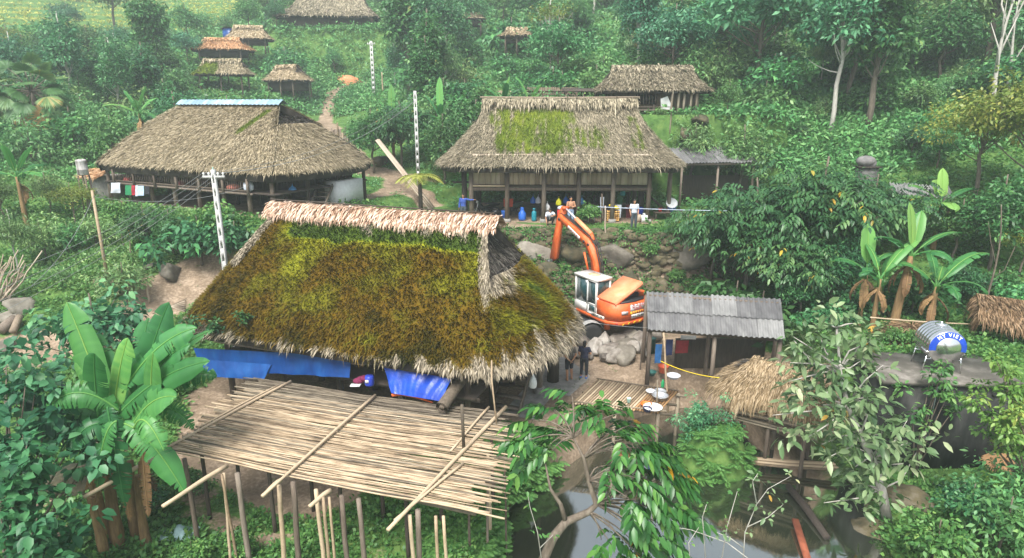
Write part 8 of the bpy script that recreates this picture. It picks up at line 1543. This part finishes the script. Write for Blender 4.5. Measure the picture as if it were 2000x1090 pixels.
# ---- ferns and shrubs growing on the near roof, moss bits
for k, (px, py, Y, r_, lab) in enumerate(((372, 635, 22.4, .32, 'dark little shrub growing on the left corner of the mossy roof'), (418, 640, 22.2, .26, 'leafy sprig growing on the mossy roof edge beside the little shrub'), (474, 622, 22.2, .2, 'tiny green plant on the lower mossy roof'), (945, 700, 19.6, .2, 'small weed at the right roof corner'))):
    c = D(px, py, Y); cb = MB(); rr = np.random.RandomState(40+k); C = rr.randn(7, 3)*r_*.5+np.array((0, 0, r_*.4)); crown(cb, rr, C, np.full(7, r_*.55), 18, .17, .08, .6, .1, True); o = solo(cb, 'roof_plant', M_bigtree, lab, 'plant', c)
# ---- island plants
il = Vector((ISL[0], ISL[1], -.35)); t = thing('island_shrub', 'feathery bright shrub on the little pond island', 'shrub', il+Vector((-.15, .35, 0))); rr = np.random.RandomState(3); C = np.array([np.array(D(1372+26*rr.randn(), 828+20*rr.randn(), ISL[1]+.2+.25*rr.randn()))-np.array(t.location) for k in range(80)]); cb = MB(); crown(cb, rr, C, np.full(80, .2), 34, .12, .05, .6, .2); part(cb, 'crown', ML['teal'], t); tb = MB()
for c in C[::3]: tb.tube([(0, 0, -.1), c*.55, c], [.03, .02, .008], 5)
part(tb, 'stems', M_bark, t)
mb = MB(); rr = np.random.RandomState(4)
for k in range(110): a = rr.rand()*6.28; q = rr.rand()**.4; x, y = il[0]+1.38*q*math.cos(a), il[1]+1.0*q*math.sin(a); fern(mb, rr, (x, y, max(-1.78, hz(x, y))), 7, .42, .03, .95, .35)
tag(link('island_ferns', mb.mesh('island_ferns', [M_weed])), 'ferns draping over the little pond island', 'ferns', kind='stuff')
# ---- ferns on the left pond bank, under the platform
mb = MB(); rr = np.random.RandomState(6)
for k in range(5500):
    x, y = -3+7.5*rr.rand(), 10.5+11*rr.rand(); d = poly_sd(np.array([x]), np.array([y]), POND)[0]
    if d < .05 or d > 2.2 or rr.rand() < .2+d*.22 or y > 20.9 or (y > 19.2 and x < -.6): continue
    fern(mb, rr, (x, y, hz(x, y)), 6, .3+.3*rr.rand(), .045, .8, .4)
tag(link('bank_ferns', mb.mesh('bank_ferns', [M_weed])), 'ferns and weeds along the pond bank beside the platform', 'ferns', kind='stuff')
for k, (px, Y, py, key, lab) in enumerate(((290, 17.5, 930, 'bush2', 'dark plants in the shade behind the banana stems'), (370, 18.5, 880, 'bush2', 'dark bush behind the front platform posts'), (760, 14.6, 1040, 'vine', 'low weeds under the platform front'), (905, 14.8, 1010, 'vine', 'weeds by the right platform posts'), (1000, 15.5, 940, 'vine', 'leafy weeds on the bank right of the platform'), (380, 15.2, 1045, 'bush4', 'small broad leaved plant by the teal plastic sheet'), (650, 16.0, 1020, 'vine', 'weeds deep under the platform'), (480, 15.6, 1060, 'vine', 'weeds beneath the left of the platform'))): 
    p_ = at(px, Y); plant(key, p_, lab, 'shrub', 'shrub', hgt=.7 if key == 'vine' else .9)
# ---- thin twigs in the pond foreground
def twig(label, base, pts, leaf, seed, m=M_loquat, L_=.14):
    b = np.array(base); t = thing('thin_sapling', label, 'sapling', tuple(b)); rr = np.random.RandomState(seed); tb = MB(); C = []
    for pl in pts:
        P = [np.array(D(*q))-b for q in pl]; tb.tube(P, np.linspace(.014, .005, len(P)), 5)
        for q in P[1:]: C += [q+.05*rr.randn(3) for _ in range(leaf)]
    part(tb, 'stem', M_palebark, t)
    if C: cb = MB(); C = np.array(C); crown(cb, rr, C, np.full(len(C), .1), 3, L_, L_*.5, .6, .2, True); part(cb, 'leaves', m, t)
bs = at(1455, 12.4); Yt = 12.4
twig('bare pale twig sapling in front of the pond reflection', bs, [[(1450, 1120, Yt), (1455, 1040, Yt), (1478, 985, Yt), (1500, 955, Yt), (1545, 930, Yt)], [(1478, 985, Yt), (1470, 940, Yt), (1480, 925, Yt)], [(1458, 1030, Yt), (1500, 1010, Yt), (1530, 985, Yt)], [(1452, 1070, Yt), (1425, 1050, Yt), (1400, 1040, Yt)]], 2, 3)
twig('leafless long twig arching across the lower pond', at(1390, 12.2), [[(1500, 1120, 12.2), (1420, 1060, 12.4), (1350, 1035, 12.6), (1290, 1025, 12.8)]], 0, 4)
twig('delicate leafy stems at the bottom centre', at(1380, 12.2), [[(1380, 1120, Yt), (1372, 1010, Yt), (1380, 985, Yt)], [(1405, 1120, Yt), (1420, 1030, Yt), (1440, 960, Yt)], [(1350, 1120, Yt), (1345, 1060, Yt), (1365, 1030, Yt)]], 2, 5, M_weed, .12)
twig('thin leafy stems left of the central tree trunk', at(1060, 12.6), [[(1060, 1110, 12.6), (1050, 1040, 12.6), (1035, 990, 12.6), (1030, 960, 12.6)], [(1055, 1070, 12.6), (1080, 1045, 12.7)]], 3, 6, M_weed, .12)
# ---------------- haze over the valley
hb = MB(); hb.box((0, 130, 60), (700, 420, 132))
mh = bpy.data.materials.new('haze'); mh.use_nodes = True; nh = mh.node_tree; nh.nodes.clear(); oh = nh.nodes.new('ShaderNodeOutputMaterial'); pv = nh.nodes.new('ShaderNodeVolumePrincipled')
pv.inputs['Color'].default_value = (.86, .95, 1, 1); pv.inputs['Density'].default_value = .0013; pv.inputs['Anisotropy'].default_value = .2; nh.links.new(pv.outputs[0], oh.inputs['Volume'])
tag(link('haze', hb.mesh('haze', [mh])), 'pale morning haze hanging over the valley', 'haze', kind='stuff')
